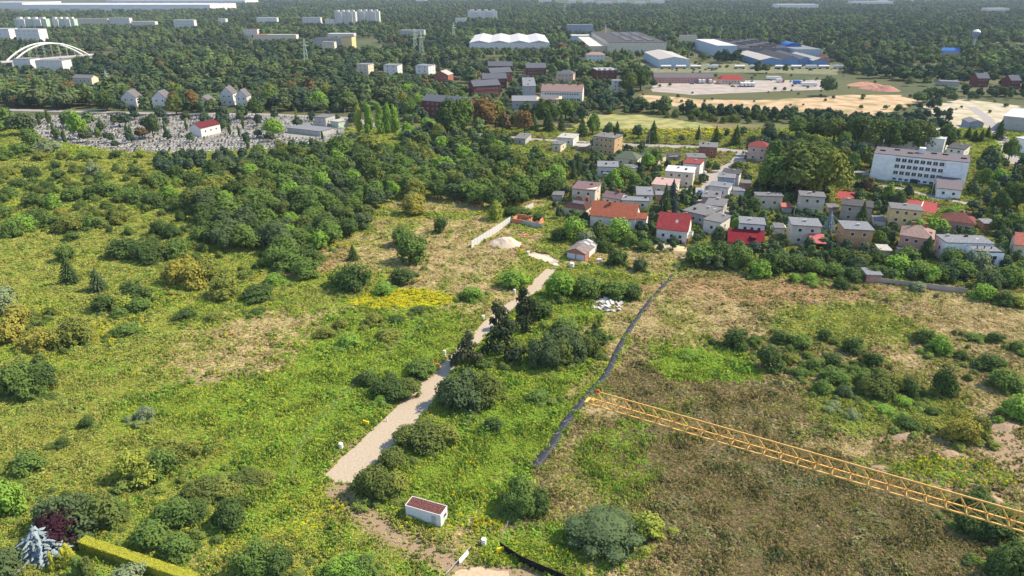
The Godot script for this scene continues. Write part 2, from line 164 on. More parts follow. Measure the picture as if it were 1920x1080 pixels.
const PLANT_LIST := {
"tree":{
"od":[
[126.5,-304.1,26.6,26.6,"tall deep olive tree behind the tall beige house"],
[141.1,-325.8,22.8,24.1,"tall deep olive tree right of the pink road house, right one of two"],
[211,-408,18.6,19.6,"tall deep olive tree behind the school, leftmost of three"],
[235,-400,17,17.4,"tall deep olive tree behind the school, rightmost of three"],
[194,-426,18.1,17.2,"tall deep olive tree in front of the far bare field"],
[-133.6,-285.6,13.3,10.5,"deep olive tree in front of the upper left meadow"],
[239,-417,15.8,17,"tall deep olive tree behind the school, second from left of three"],
[-13.2,-324.1,14.4,10.6,"deep olive tree behind the unfinished brick building"],
[17,-343,14.7,11.5,"deep olive tree behind the mauve-roofed house"],
[-110.8,-278.2,11.3,9.9,"deep olive tree behind the orange soil patch, leftmost of three"],
[-117.1,-305.1,12.6,9.9,"deep olive tree in front of the cemetery chapel, third from left of five"],
[187,-363,13.2,12.6,"tall deep olive tree left of the school"],
[-64.3,-327.8,12.9,10.6,"deep olive tree behind the wood, second from left of three"],
[-25.4,-315.1,11.5,10.9,"deep olive tree right of the wood"],
[-72.3,-259.8,10.2,8.6,"deep olive tree left of the wood, right one of two"],
[13,-331,10.2,12.3,"deep olive tree left of the mauve-roofed house, rightmost of four"],
[169,-395,13.7,12.5,"tall deep olive tree right of the pink road house, left one of two"],
[-119.7,-314.9,11.1,10.1,"deep olive tree in front of the cemetery chapel, fourth from left of five"],
[-114,-374,13.6,11,"deep olive tree in front of the grey cemetery building, right one of two"],
[4,-358,13.4,10.1,"deep olive tree left of the mauve-roofed house, third from left of four"],
[103,-638,18.8,20.9,"tall deep olive tree behind the dry meadow"],
[-72,-354,11.8,11.2,"deep olive tree behind the wood, leftmost of three"],
[-54.3,-315.6,11.7,9.2,"deep olive tree behind the wood, rightmost of three"],
[-65,-265.1,8.8,8.9,"deep olive tree in front of the wood, left one of two"],
[-131,-342,12.5,9.7,"deep olive tree in front of the cemetery chapel, second from left of five"],
[-79.7,-256.8,8.6,8.4,"deep olive tree behind the orange soil patch, rightmost of three"],
[-246,-525,14.9,17.4,"tall deep olive tree right of the white villas"],
[-109.8,-308.5,11.3,8.5,"deep olive tree left of the wood, left one of two"],
[-60.2,-274.9,10.1,7.7,"deep olive tree in front of the wood, right one of two"],
[-46,-369,11.6,11,"deep olive tree in front of the poplar row, rightmost of three"],
[-127,-385,13.6,10.2,"deep olive tree in front of the grey cemetery building, left one of two"],
[-10,-380,13.1,10.2,"deep olive tree in front of the brick terrace"],
[0,-365,12,10,"deep olive tree left of the mauve-roofed house, leftmost of four"],
[3,-333,10.2,9.6,"deep olive tree left of the mauve-roofed house, second from left of four"],
[-334,-569,15.9,16,"tall deep olive tree left of the white villas"],
[113,-346,11.2,8.9,"deep olive tree in front of the junction"],
[-52,-408,12.6,10.6,"deep olive tree right of the poplar row"],
[177,-374,10.6,10.8,"deep olive tree left of the school"],
[-118.5,-329.3,10.4,8.7,"deep olive tree in front of the cemetery chapel, rightmost of five"],
[-52,-375,11.3,9.8,"deep olive tree in front of the poplar row, second from left of three"],
[-135.5,-325,9.4,9,"deep olive tree in front of the cemetery chapel, leftmost of five"],
[-92.8,-276.3,8,7.9,"deep olive tree behind the orange soil patch, second from left of three"],
[-51,-548,13.4,16.3,"tall deep olive tree left of the brick terrace"],
[-59,-395,11.3,10.6,"deep olive tree in front of the poplar row, leftmost of three"],
[248,-335,9.8,9,"deep olive tree in front of the white warehouse"],
],
"ol":[
[137.7,-302.4,22.7,25.3,"tall olive tree behind the tall beige house"],
[-81,-394,18,14,"tall olive tree in front of the poplar row"],
[1.1,-322.2,14.6,11.2,"olive tree behind the unfinished brick building, right one of two"],
[-133.3,-302.3,12.6,11,"olive tree right of the upper left meadow, right one of two"],
[-11,-475,15.7,20,"tall olive tree right of the brick terrace"],
[-130.3,-312.2,13.6,10.2,"olive tree in front of the cemetery chapel"],
[-43.6,-303.6,12,10.1,"olive tree right of the wood, leftmost of three"],
[5,-341,10.5,12.6,"tall olive tree left of the mauve-roofed house"],
[-44,-362,12.9,11.3,"olive tree behind the wood, right one of two"],
[-135.6,-295.6,11.1,9.1,"olive tree right of the upper left meadow, left one of two"],
[-3.1,-301.9,10.4,10,"olive tree behind the unfinished brick building, left one of two"],
[-6,-411,12.7,12.9,"tall olive tree in front of the brick terrace"],
[-67,-360,11.4,10.5,"olive tree behind the wood, left one of two"],
[-54,-381,11.1,11.2,"olive tree in front of the poplar row"],
[-28.6,-325.2,10.2,9.1,"olive tree right of the wood, rightmost of three"],
[-147,-580,16.6,16.1,"tall olive tree behind the grey cemetery building"],
[-44,-428,12,12.4,"olive tree in front of the brick terrace"],
[-278,-595,16.2,16.5,"tall olive tree right of the white villas"],
[-81,-539,12.7,16.7,"tall olive tree behind the poplar row"],
[-276,-628,16.5,17,"tall olive tree left of the twin-gabled villa"],
[-46,-332,9.2,9.3,"olive tree right of the wood, second from left of three"],
[-199,-596,16.1,15.5,"tall olive tree right of the twin-gabled villa"],
[-414,-603,16,15.8,"tall olive tree left of the white villas"],
],
"md":[
[119.6,-314.6,18.1,19.6,"tall green tree in front of the junction"],
[-31,-447,20.2,26.1,"tall green tree in front of the brick terrace"],
[-96.4,-239.1,13.4,10.4,"green tree left of the orange soil patch, right one of two"],
[-113.9,-271.5,13.7,10.8,"green tree left of the orange soil patch, left one of two"],
[-93,-381,17.5,15.3,"tall green tree in front of the grey cemetery building"],
[-67.4,-246.6,11.3,10.2,"green tree behind the orange soil patch, rightmost of five"],
[-105.5,-286.5,13.7,10.9,"green tree left of the wood, second from left of sixteen"],
[-331,-465,21,16.6,"tall green tree left of the cemetery graves"],
[-89.9,-292.9,13.8,10.8,"green tree left of the wood, seventh from left of sixteen"],
[-84.3,-290.1,13.4,10.6,"green tree left of the wood, tenth from left of sixteen"],
[-60.7,-298,14,10.6,"green tree behind the wood, third from left of nine"],
[-89.4,-325.9,14.8,11.4,"green tree left of the wood, twelfth from left of sixteen"],
[-137.5,-313,13.1,11.2,"green tree right of the upper left meadow, left one of two"],
[-52.5,-328.6,14.6,11,"green tree behind the wood, eighth from left of nine"],
[-78.2,-263,11,9.7,"green tree behind the orange soil patch, fourth from left of five"],
[-19,-301.4,12.9,10.4,"green tree behind the concrete wall, left one of two"],
[20.7,-316.2,12.2,11.3,"green tree left of the mauve-roofed house, rightmost of three"],
[10.6,-310.7,12.9,10.3,"green tree left of the mauve-roofed house, second from left of three"],
[-14.5,-294.8,12.2,9.9,"green tree behind the concrete wall, right one of two"],
[-107,-331,13.1,11.2,"green tree left of the wood, fifth from left of sixteen"],
[-101,-348,13.6,11.5,"green tree left of the wood, ninth from left of sixteen"],
[-105.3,-315,12.2,10.5,"green tree left of the wood, fourth from left of sixteen"],
[-114,-338,12.9,11.2,"green tree in front of the grey cemetery building, left one of two"],
[-54,-350,14,11,"green tree behind the wood, rightmost of nine"],
[-12.9,-307.2,11.8,10.2,"green tree behind the unfinished brick building, leftmost of five"],
[-79.3,-272.5,9.6,10.1,"green tree left of the wood, eleventh from left of sixteen"],
[-40,-328.9,12.8,10.6,"green tree right of the wood, fourth from left of five"],
[6.4,-301.6,10.7,10.7,"green tree behind the unfinished brick building, rightmost of five"],
[177,-442,15.4,14.6,"tall green tree in front of the far bare field"],
[140,-374,11.4,14.4,"tall green tree right of the pink road house"],
[3,-314.7,10.9,11,"green tree behind the unfinished brick building, fourth from left of five"],
[-78.6,-286.6,11.1,9,"green tree left of the wood, thirteenth from left of sixteen"],
[38,-505,16.6,16.6,"tall green tree right of the yellow block"],
[-21,-346,12.1,11.1,"green tree in front of the brick terrace, left one of two"],
[-284,-416,15.8,11.8,"green tree left of the cemetery graves"],
[-122,-347,12.2,11,"green tree in front of the cemetery chapel"],
[54,-331,12.8,9.4,"green tree in front of the green tent roofs"],
[168,-379,12.7,12.1,"green tree right of the pink road house, right one of two"],
[-114.5,-296.7,11.4,8.7,"green tree left of the wood, leftmost of sixteen"],
[-5,-342,12.8,9.9,"green tree behind the unfinished brick building, third from left of five"],
[-66.5,-294.1,9.7,9.9,"green tree left of the wood, rightmost of sixteen"],
[-66.6,-282.8,9.9,9,"green tree left of the wood, fifteenth from left of sixteen"],
[-97.1,-266.6,10,8,"green tree behind the orange soil patch, leftmost of five"],
[170,-346,9.6,12.9,"tall green tree left of the school"],
[-88,-352,13,9.9,"green tree behind the wood, leftmost of nine"],
[-46.6,-311.2,10,10.3,"green tree right of the wood, second from left of five"],
[-77.5,-243.5,9.1,7.2,"green tree behind the orange soil patch, third from left of five"],
[-99,-393,13.6,11.2,"green tree in front of the grey cemetery building, right one of two"],
[271,-381,9.9,14.2,"tall green tree in front of the white warehouse"],
[-124,-541,15.9,16.9,"tall green tree behind the grey cemetery building"],
[-34.2,-320.8,10.1,10.1,"green tree right of the wood, rightmost of five"],
[23,-348,11.6,10.3,"green tree behind the mauve-roofed house"],
[-20,-356,11.6,10.7,"green tree in front of the brick terrace, right one of two"],
[-99.6,-281.4,9.9,8.2,"green tree behind the orange soil patch, second from left of five"],
[-40.6,-319.1,11,9,"green tree right of the wood, third from left of five"],
[217.9,-299.1,8.4,10.4,"green tree right of the red sports court"],
[51,-449,11.5,15.8,"tall green tree behind the tan apartment house"],
[-5.1,-311.2,10.4,9,"green tree behind the unfinished brick building, second from left of five"],
[-189,-562,16.6,16.2,"tall green tree right of the twin-gabled villa"],
[-347,-567,16.9,16.2,"tall green tree left of the white villas, left one of two"],
[4,-351,11.5,9.8,"green tree left of the mauve-roofed house, leftmost of three"],
[-118.9,-283.7,9.8,7.9,"green tree right of the upper left meadow, right one of two"],
[-49,-320.8,10.6,9,"green tree right of the wood, leftmost of five"],
[-66,-373,11.4,10.9,"green tree in front of the poplar row"],
[219.6,-321.1,8.5,11.1,"green tree right of the school"],
[166,-357,11,10.4,"green tree behind the tall beige house"],
[196.3,-262.4,8.4,7.9,"green tree right of the modern white house, left one of two"],
[-264,-576,16.2,16.9,"tall green tree right of the white villas"],
[-56.6,-321.1,10.6,8.7,"green tree behind the wood, fifth from left of nine"],
[-105,-338,11.6,8.7,"green tree left of the wood, sixth from left of sixteen"],
[165.3,-212.8,7.3,6.1,"green tree right of the modern white house, right one of two"],
[160,-390,11.2,11.3,"green tree right of the pink road house, left one of two"],
[-71,-503,13,15.5,"tall green tree right of the poplar row"],
[-136,-375,10.8,10.9,"green tree right of the cemetery chapel"],
[-67,-346,10.7,9.4,"green tree behind the wood, fourth from left of nine"],
[-77,-331,10.1,9.2,"green tree behind the wood, second from left of nine"],
[-113.2,-322.5,9.2,9.6,"green tree left of the wood, third from left of sixteen"],
[-310,-582,15.3,16.9,"tall green tree left of the white villas, right one of two"],
[-72.3,-278.9,8,8.3,"green tree left of the wood, fourteenth from left of sixteen"],
[76,-369,11.3,9.5,"green tree right of the green tent roofs"],
[192,-407,10.8,11.8,"green tree in front of the far bare field"],
[-59,-359,10.1,9.8,"green tree behind the wood, sixth from left of nine"],
[56.7,-316.4,8.4,9.4,"green tree left of the cream white-roofed house"],
[132.9,-241.1,6.6,7.4,"green tree right of the orange-tan house"],
[-100,-332,9.5,9,"green tree left of the wood, eighth from left of sixteen"],
[162,-295,6.9,9.9,"green tree behind the yellow house"],
[-54,-336,10.2,8.5,"green tree behind the wood, seventh from left of nine"],
[-39,-549,12.8,16.6,"tall green tree behind the brick terrace"],
],
"dk":[
[-40,-442,20,25.8,"tall dark green tree left of the brick terrace, right one of two"],
[227,-403,18.4,18.7,"tall dark green tree behind the school, third from left of four"],
[217,-404,17.2,18.9,"tall dark green tree behind the school, second from left of four"],
[204,-420,17.8,18.9,"tall dark green tree right of the far bare field"],
[-84.7,-279.1,14.6,10.9,"dark green tree left of the wood, left one of two"],
[22,-484,20.3,20.8,"tall dark green tree in front of the yellow block"],
[0.4,-292.9,13.7,11.5,"dark green tree behind the unfinished brick building, right one of two"],
[223,-423,16,18.5,"tall dark green tree behind the school, leftmost of four"],
[213.6,-287.2,11.3,13,"tall dark green tree behind the modern white house"],
[-108,-245.6,11.9,9.3,"dark green tree left of the orange soil patch, second from left of three"],
[-102.9,-270.4,11.7,11,"dark green tree behind the orange soil patch, second from left of four"],
[-70.5,-253.7,11.9,9.4,"dark green tree behind the orange soil patch, rightmost of four"],
[246,-403,15.3,16.4,"tall dark green tree behind the school, rightmost of four"],
[8.9,-325.3,14.9,11.1,"dark green tree left of the mauve-roofed house, leftmost of three"],
[188,-436,16.5,15.7,"tall dark green tree in front of the far bare field"],
[-8,-289.7,11.6,10.5,"dark green tree left of the unfinished brick building"],
[-128.9,-294.7,12.8,9.5,"dark green tree right of the upper left meadow, right one of two"],
[16.5,-308.7,12.3,10.2,"dark green tree left of the mauve-roofed house, rightmost of three"],
[-73,-344,13.5,11.2,"dark green tree behind the wood, fourth from left of six"],
[-124.1,-272.9,11.4,8.8,"dark green tree in front of the upper left meadow, left one of two"],
[159,-331,9.2,15,"tall dark green tree behind the tall beige house"],
[11,-337,12.9,11,"dark green tree left of the mauve-roofed house, second from left of three"],
[13,-356,14,11.2,"dark green tree behind the mauve-roofed house"],
[-61,-336,13.4,10.5,"dark green tree behind the wood, rightmost of six"],
[-96.6,-252.3,10,8.4,"dark green tree left of the orange soil patch, rightmost of three"],
[-62,-254.5,10.5,8,"dark green tree in front of the wood"],
[-33,-303.9,10.9,10.4,"dark green tree right of the wood, left one of two"],
[203.3,-283.4,8.9,10.7,"dark green tree right of the red sports court"],
[-69.8,-310.1,11.3,9.7,"dark green tree behind the wood, second from left of six"],
[116,-655,19.3,21.5,"tall dark green tree behind the dry meadow"],
[98.2,-276.1,8.7,9.6,"dark green tree behind the crimson lean-to roof, right one of two"],
[-32,-400,14.7,11,"dark green tree in front of the brick terrace, leftmost of five"],
[-8,-367,12,11.3,"dark green tree in front of the brick terrace, fourth from left of five"],
[-307,-544,16.2,17.2,"tall dark green tree left of the white villas"],
[-83,-379,13.6,10.4,"dark green tree in front of the poplar row, leftmost of three"],
[-140.2,-305,10.6,9,"dark green tree right of the upper left meadow, left one of two"],
[-13,-399,12.2,12.5,"dark green tree in front of the brick terrace, third from left of five"],
[-84.1,-298.3,10.7,8.4,"dark green tree left of the wood, right one of two"],
[-77,-360,12.9,9.7,"dark green tree behind the wood, third from left of six"],
[-70,-378,13.1,10.4,"dark green tree in front of the poplar row, second from left of three"],
[-4,-372,12.9,10.1,"dark green tree in front of the brick terrace, rightmost of five"],
[-25,-337,12,9.1,"dark green tree right of the wood, right one of two"],
[-183,-511,13.7,16.2,"tall dark green tree right of the twin-gabled villa"],
[-76.7,-250.2,8.5,7.2,"dark green tree behind the orange soil patch, third from left of four"],
[-147,-341,10.1,10.5,"dark green tree in front of the cemetery chapel, left one of two"],
[-115.7,-253.4,8.6,7.3,"dark green tree left of the orange soil patch, leftmost of three"],
[-59,-372,11.3,10.9,"dark green tree in front of the poplar row, rightmost of three"],
[185.9,-256,8.2,7.7,"dark green tree behind the modern white house"],
[-121,-366,12.1,9.6,"dark green tree in front of the grey cemetery building, leftmost of three"],
[-16,-351,11.4,9.5,"dark green tree in front of the brick terrace, second from left of five"],
[-121.1,-265.2,9.2,7.1,"dark green tree in front of the upper left meadow, right one of two"],
[-124.9,-307.1,8.9,9.3,"dark green tree in front of the cemetery chapel, right one of two"],
[166,-403,10.3,12.8,"tall dark green tree right of the pink road house"],
[-57,-571,14.8,17,"tall dark green tree left of the brick terrace, left one of two"],
[-7,-331,9.5,9.5,"dark green tree behind the unfinished brick building, left one of two"],
[-119,-380,11.9,9.6,"dark green tree in front of the grey cemetery building, second from left of three"],
[-61.2,-308.7,8.7,8.8,"dark green tree behind the wood, fifth from left of six"],
[-114.4,-288.5,9,7.5,"dark green tree behind the orange soil patch, leftmost of four"],
[92.9,-265.7,7.2,8.1,"dark green tree behind the crimson lean-to roof, left one of two"],
[4,-470,12.4,13,"tall dark green tree left of the yellow block"],
[-107,-388,11.8,9.6,"dark green tree in front of the grey cemetery building, rightmost of three"],
[-87,-619,16.4,16.1,"tall dark green tree behind the poplar row"],
[-88,-344,10.7,8.3,"dark green tree behind the wood, leftmost of six"],
[-45,-468,12.9,12.1,"dark green tree left of the brick terrace"],
[-139,-588,14.3,16.6,"tall dark green tree behind the grey cemetery building"],
],
"rust":[
[-19,-465,21,23.5,"tall russet tree in front of the brick terrace"],
[8,-453,16.1,16.4,"tall russet tree in front of the yellow block"],
[-244,-548,17,16.3,"tall russet tree left of the twin-gabled villa"],
[-18,-488,13.4,13.6,"tall russet tree right of the brick terrace"],
[-260,-553,14.8,14.6,"tall russet tree right of the white villas"],
[-373,-610,16.1,16.1,"tall russet tree left of the white villas"],
],
"gd":[
[-85.5,-241.5,13,11.3,"dusky green tree behind the orange soil patch, second from left of three"],
[-81.8,-235.2,11.5,10.8,"dusky green tree left of the orange soil patch, rightmost of five"],
[-309,-447,20.2,16.6,"tall dusky green tree left of the cemetery graves"],
[-103.2,-239.8,11.1,9.3,"dusky green tree left of the orange soil patch, second from left of five"],
[-127.1,-282,11.9,11.2,"dusky green tree right of the upper left meadow"],
[-94.7,-309,14,10.5,"dusky green tree left of the wood, second from left of five"],
[-105.8,-251.9,11.4,8.7,"dusky green tree left of the orange soil patch, third from left of five"],
[-104.6,-263.9,11.6,9,"dusky green tree behind the orange soil patch, leftmost of three"],
[-21.1,-308.8,12.6,9.9,"dusky green tree behind the concrete wall, right one of two"],
[217,-436,14.5,15.8,"tall dusky green tree right of the far bare field"],
[-50,-356,13.2,11.5,"dusky green tree behind the wood, rightmost of three"],
[-57.8,-288.8,10.6,9.7,"dusky green tree in front of the wood, right one of two"],
[-131,-357,12.7,11.4,"dusky green tree in front of the cemetery chapel, rightmost of three"],
[-224,-442,13.4,16.1,"tall dusky green tree right of the cemetery graves"],
[9,-484,14.5,17.5,"tall dusky green tree left of the yellow block"],
[-32,-339,13.2,10,"dusky green tree right of the wood"],
[-64,-354,12.7,11.2,"dusky green tree behind the wood, second from left of three"],
[-82.6,-321.5,10.8,11,"dusky green tree left of the wood, fourth from left of five"],
[-144,-349,13.3,9.9,"dusky green tree in front of the cemetery chapel, leftmost of three"],
[-91.7,-245.3,8.7,7.4,"dusky green tree left of the orange soil patch, fourth from left of five"],
[-58.2,-263.1,9.8,7.3,"dusky green tree in front of the wood, left one of two"],
[-113.3,-264.3,8.8,8.1,"dusky green tree left of the orange soil patch, leftmost of five"],
[-25.5,-301.2,10.1,8.9,"dusky green tree behind the concrete wall, left one of two"],
[114.9,-217.1,7.8,6.4,"dusky green tree in front of the orange-tan house"],
[-99,-292.2,9.9,8.4,"dusky green tree left of the wood, leftmost of five"],
[-104,-378,13,10.2,"dusky green tree in front of the grey cemetery building, rightmost of three"],
[-170,-574,17.3,16.5,"tall dusky green tree behind the grey cemetery building, right one of two"],
[147,-377,9.8,13,"tall dusky green tree right of the pink road house"],
[157,-434,13.1,12.4,"dusky green tree behind the pink road house"],
[-134,-351,11.4,9.6,"dusky green tree in front of the cemetery chapel, second from left of three"],
[-86,-256.3,8.6,7.2,"dusky green tree behind the orange soil patch, rightmost of three"],
[148,-369,9.4,12.4,"dusky green tree right of the pink road house"],
[135,-392,10.2,12.5,"tall dusky green tree left of the pink road house"],
[-76.8,-295.9,8.6,9,"dusky green tree left of the wood, third from left of five"],
[163.9,-289.5,7.7,9.2,"dusky green tree left of the red sports court"],
[-94,-357,11.7,8.8,"dusky green tree behind the wood, leftmost of three"],
[75.1,-242.8,5.9,8.8,"dusky green tree left of the crimson lean-to roof"],
[-58,-389,11.1,10.7,"dusky green tree in front of the poplar row"],
[-110,-354,10.6,9.3,"dusky green tree in front of the grey cemetery building, second from left of three"],
[-70,-269.7,7.7,7.9,"dusky green tree left of the wood, rightmost of five"],
[-440,-607,16.3,16.1,"tall dusky green tree left of the white villas"],
[-126,-373,11.5,9.1,"dusky green tree in front of the grey cemetery building, leftmost of three"],
[-176,-585,15.4,15.5,"tall dusky green tree behind the grey cemetery building, left one of two"],
[-80.3,-84.7,6.5,8.1,"large dusky green tree behind the lower left corner"],
],
"br":[
[-97.3,-299.6,12.7,10.8,"bright green tree left of the wood, left one of two"],
[-34,-346,13.5,11.4,"bright green tree right of the wood, right one of two"],
[-87.6,-316.5,12.4,10.5,"bright green tree left of the wood, right one of two"],
[21.3,-327.9,12.3,11.2,"bright green tree left of the mauve-roofed house, right one of two"],
[-267,-436,11.9,19.3,"tall bright green tree left of the cemetery graves"],
[-125,-332,12.3,10.2,"bright green tree in front of the cemetery chapel"],
[-122.6,-291.6,11.2,8.5,"bright green tree right of the upper left meadow"],
[15,-321.3,11.2,9.6,"bright green tree left of the mauve-roofed house, left one of two"],
[-149,-442,14,13.3,"tall bright green tree left of the grey cemetery building"],
[-147,-549,16.4,16.3,"tall bright green tree behind the grey cemetery building"],
[163.5,-257.9,9.5,6.8,"bright green tree right of the pink brick house"],
[47.8,-323.9,10.1,9.5,"bright green tree right of the mauve-roofed house"],
[-85,-587,16.8,16.8,"tall bright green tree behind the poplar row"],
[178.1,-272.5,9.5,7.2,"bright green tree right of the red sports court"],
[-68,-532,14.9,15.2,"tall bright green tree right of the poplar row"],
[134.4,-209.2,7,6.1,"bright green tree right of the panel fence"],
[-87.4,-265.1,9,7.1,"bright green tree behind the orange soil patch, right one of two"],
[-64,-436,12.9,11.9,"bright green tree right of the poplar row, left one of two"],
[155.9,-259.2,9.5,6.3,"bright green tree in front of the yellow house"],
[-75.6,-325.7,10.1,8.8,"bright green tree behind the wood"],
[-53.7,-307.3,9.3,8.5,"bright green tree right of the wood, left one of two"],
[85.8,-256,7.4,7.8,"bright green tree behind the crimson lean-to roof"],
[-83.7,-249.1,7.2,7.3,"bright green tree behind the orange soil patch, left one of two"],
[-26,-374,11.6,9.4,"bright green tree in front of the brick terrace, second from left of three"],
[-8,-389,10.9,10.5,"bright green tree in front of the brick terrace, rightmost of three"],
[232.3,-329.2,9.5,9,"bright green tree right of the school"],
[70,-357,9.3,10.5,"bright green tree right of the green tent roofs"],
[-54,-456,12.9,11.8,"bright green tree right of the poplar row, right one of two"],
[-40,-400,11,10.8,"bright green tree in front of the brick terrace, leftmost of three"],
[-92,-366,10.3,9.8,"bright green tree in front of the grey cemetery building"],
],
},
"shrub":{
"dk":[
[81.1,-85.3,7.4,7.4,"large dark green bush behind the lower right corner, right one of two"],
[78.4,-86,6,7.3,"large dark green bush left of the lower right corner"],
[82.2,-88,6.9,6.5,"large dark green bush behind the lower right corner, left one of two"],
[-37.9,-86.8,6.1,6.5,"dark green bush left of the dirt path"],
[82.9,-95.4,6.9,6.1,"dark green bush behind the lower right corner, rightmost of four"],
[-49.6,-98,6.2,6.7,"dark green bush right of the golden hedge"],
[83.5,-98.1,6.9,6,"dark green bush behind the lower right corner, third from left of four"],
[-110.1,-143.2,8.3,8.5,"dark green bush in front of the left picture edge"],
[-49.4,-203.1,11.1,11.1,"dark green bush right of the orange soil patch"],
[83.9,-100.8,6.9,5.6,"dark green bush behind the lower right corner, second from left of four"],
[100.3,-141.3,6.5,9.7,"dark green bush left of the right picture edge, second from left of three"],
[79.8,-96.1,6.4,5.2,"dark green bush behind the lower right corner, leftmost of four"],
[-113.2,-193,9.6,9,"dark green bush right of the left picture edge, right one of two"],
[63.8,-153.3,7.4,7.9,"dark green bush right of the bright grass patch, leftmost of three"],
[4.9,-101.6,5,6.2,"dark green bush behind the black net fence"],
[86.8,-216.9,10.6,9.6,"dark green bush in front of the crimson lean-to roof"],
[70.8,-226.7,11,9.6,"dark green bush left of the crimson lean-to roof"],
[-136.5,-232.9,13.2,8.4,"dark green bush in front of the upper left meadow, third from left of eight"],
[-56.7,-99.7,6,4.7,"dark green bush behind the golden hedge"],
[-70.6,-224.1,10.6,9.3,"dark green bush behind the orange soil patch"],
[8,-182.3,9.2,6.9,"dark green bush right of the black pines"],
[59.1,-164.5,7.3,6.9,"dark green bush behind the bright grass patch"],
[-26.6,-139.7,8,4.8,"dark green bush right of the wire fence, rightmost of three"],
[-77.3,-196.1,11.7,5.3,"dark green bush left of the orange soil patch, right one of two"],
[92.2,-140.9,5.7,6.2,"dark green bush left of the right picture edge, leftmost of three"],
[-30.3,-140.6,6.2,5.7,"dark green bush right of the wire fence, leftmost of three"],
[-28.4,-142.9,6.2,5.8,"dark green bush right of the wire fence, second from left of three"],
[-35,-207.8,9.6,6.9,"dark green bush behind the yellow flower patch"],
[119,-153.3,8.2,4.8,"dark green bush left of the right picture edge, rightmost of three"],
[-120,-187.7,8.6,6.4,"dark green bush right of the left picture edge, left one of two"],
[95.1,-220.2,10,6.4,"dark green bush in front of the beige square house"],
[-128.1,-228.3,8.2,8.1,"dark green bush in front of the upper left meadow, fourth from left of eight"],
[36.2,-196.9,8.2,6.2,"dark green bush right of the rubble heap"],
[-127.1,-232.9,9.5,7.1,"dark green bush in front of the upper left meadow, fifth from left of eight"],
[111.6,-225.1,8.4,7.5,"dark green bush in front of the orange-tan house, left one of two"],
[36.1,-224.1,8.4,7.5,"dark green bush right of the brick garage, right one of two"],
[138.4,-210.9,8.6,6.3,"dark green bush right of the panel fence, left one of two"],
[-34.5,-145.6,6.4,4.6,"dark green bush behind the wire fence"],
[-189.8,-267.7,9.8,8.3,"dark green bush in front of the upper left meadow, leftmost of eight"],
[88.7,-162.1,6.4,5.4,"dark green bush in front of the panel fence, leftmost of three"],
[-153.2,-291.1,10.5,8.5,"dark green bush in front of the upper left meadow, sixth from left of eight"],
[124.4,-225.1,8.4,6.7,"dark green bush in front of the orange-tan house, right one of two"],
[118.7,-213.2,8.7,5.6,"dark green bush left of the panel fence, right one of two"],
[-123.5,-226.7,9.7,5.6,"dark green bush left of the orange soil patch, left one of two"],
[-134.3,-254.7,8.1,8.1,"dark green bush in front of the upper left meadow, seventh from left of eight"],
[90.3,-154.6,5.4,5,"dark green bush in front of the panel fence, second from left of three"],
[147.2,-192.2,7.4,5.2,"dark green bush right of the panel fence, right one of two"],
[80.3,-154.6,6.2,4.3,"dark green bush right of the bright grass patch, rightmost of three"],
[-205.7,-291.9,9.2,8.2,"dark green bush left of the upper left meadow"],
[-152.1,-326.8,10.6,8.5,"dark green bush right of the upper left meadow, right one of two"],
[-187.1,-305.8,10,8,"dark green bush in front of the upper left meadow, second from left of eight"],
[110.7,-210.9,8,5.2,"dark green bush left of the panel fence, left one of two"],
[23.1,-167.5,6,4.7,"dark green bush behind the dark sheeting bank"],
[110,-167.5,6,4.7,"dark green bush in front of the panel fence, rightmost of three"],
[-4,-127,4.8,3.7,"dark green bush right of the gravel track"],
[32.6,-238.3,7.7,6.4,"dark green bush right of the brick garage, left one of two"],
[-27.8,-257.9,6.6,8.3,"dark green bush left of the concrete wall"],
[72.1,-167.5,6.6,4,"dark green bush right of the bright grass patch, second from left of three"],
[-166,-341,10.5,8.3,"dark green bush right of the upper left meadow, left one of two"],
[-127.8,-251.7,7.2,6.8,"dark green bush in front of the upper left meadow, rightmost of eight"],
[17.5,-248.7,7.2,6.7,"dark green bush behind the brick garage"],
[85.5,-128.4,5.8,2.6,"dark green bush behind the crane jib"],
[-93.2,-181.9,6.4,4,"dark green bush behind the pinkish spoil patch"],
[-161.6,-273.2,6.5,7,"small dark green bush in front of the upper left meadow, second from left of six"],
[103.6,-204.3,5.7,4.6,"small dark green bush left of the panel fence, right one of two"],
[0,-279.7,8.8,5,"small dark green bush left of the unfinished brick building"],
[129.2,-167.5,4.9,3.6,"small dark green bush behind the right picture edge"],
[-232,-322,9,6,"small dark green bush left of the upper left meadow, leftmost of seven"],
[-216,-319.2,8.9,5.9,"small dark green bush left of the upper left meadow, third from left of seven"],
[-91.7,-128,3.5,3.3,"small dark green bush left of the pinkish spoil patch"],
[84.2,-169,4.3,3.7,"small dark green bush left of the panel fence, left one of two"],
[-222,-339,8.4,6.3,"small dark green bush left of the upper left meadow, fifth from left of seven"],
[-236,-342,7.4,7,"small dark green bush left of the upper left meadow, second from left of seven"],
[-93.1,-121.1,3.3,2.6,"small dark green bush behind the golden hedge"],
[-32.4,-178.8,6,2.7,"small dark green bush in front of the yellow flower patch, left one of two"],
[-189,-346,7.5,6.5,"small dark green bush in front of the upper left meadow, fourth from left of six"],
[10.8,-272.5,6.5,4.7,"small dark green bush right of the unfinished brick building"],
[-133.2,-271.2,4.7,6.2,"small dark green bush in front of the upper left meadow, fifth from left of six"],
[114.8,-158.7,4.1,2.7,"small dark green bush left of the right picture edge, right one of two"],
[-218,-385,8.2,5.4,"small dark green bush left of the upper left meadow, rightmost of seven"],
[-27.2,-185.8,4.7,2.3,"small dark green bush in front of the yellow flower patch, right one of two"],
[93.6,-133.5,3.6,1.8,"small dark green bush left of the right picture edge, left one of two"],
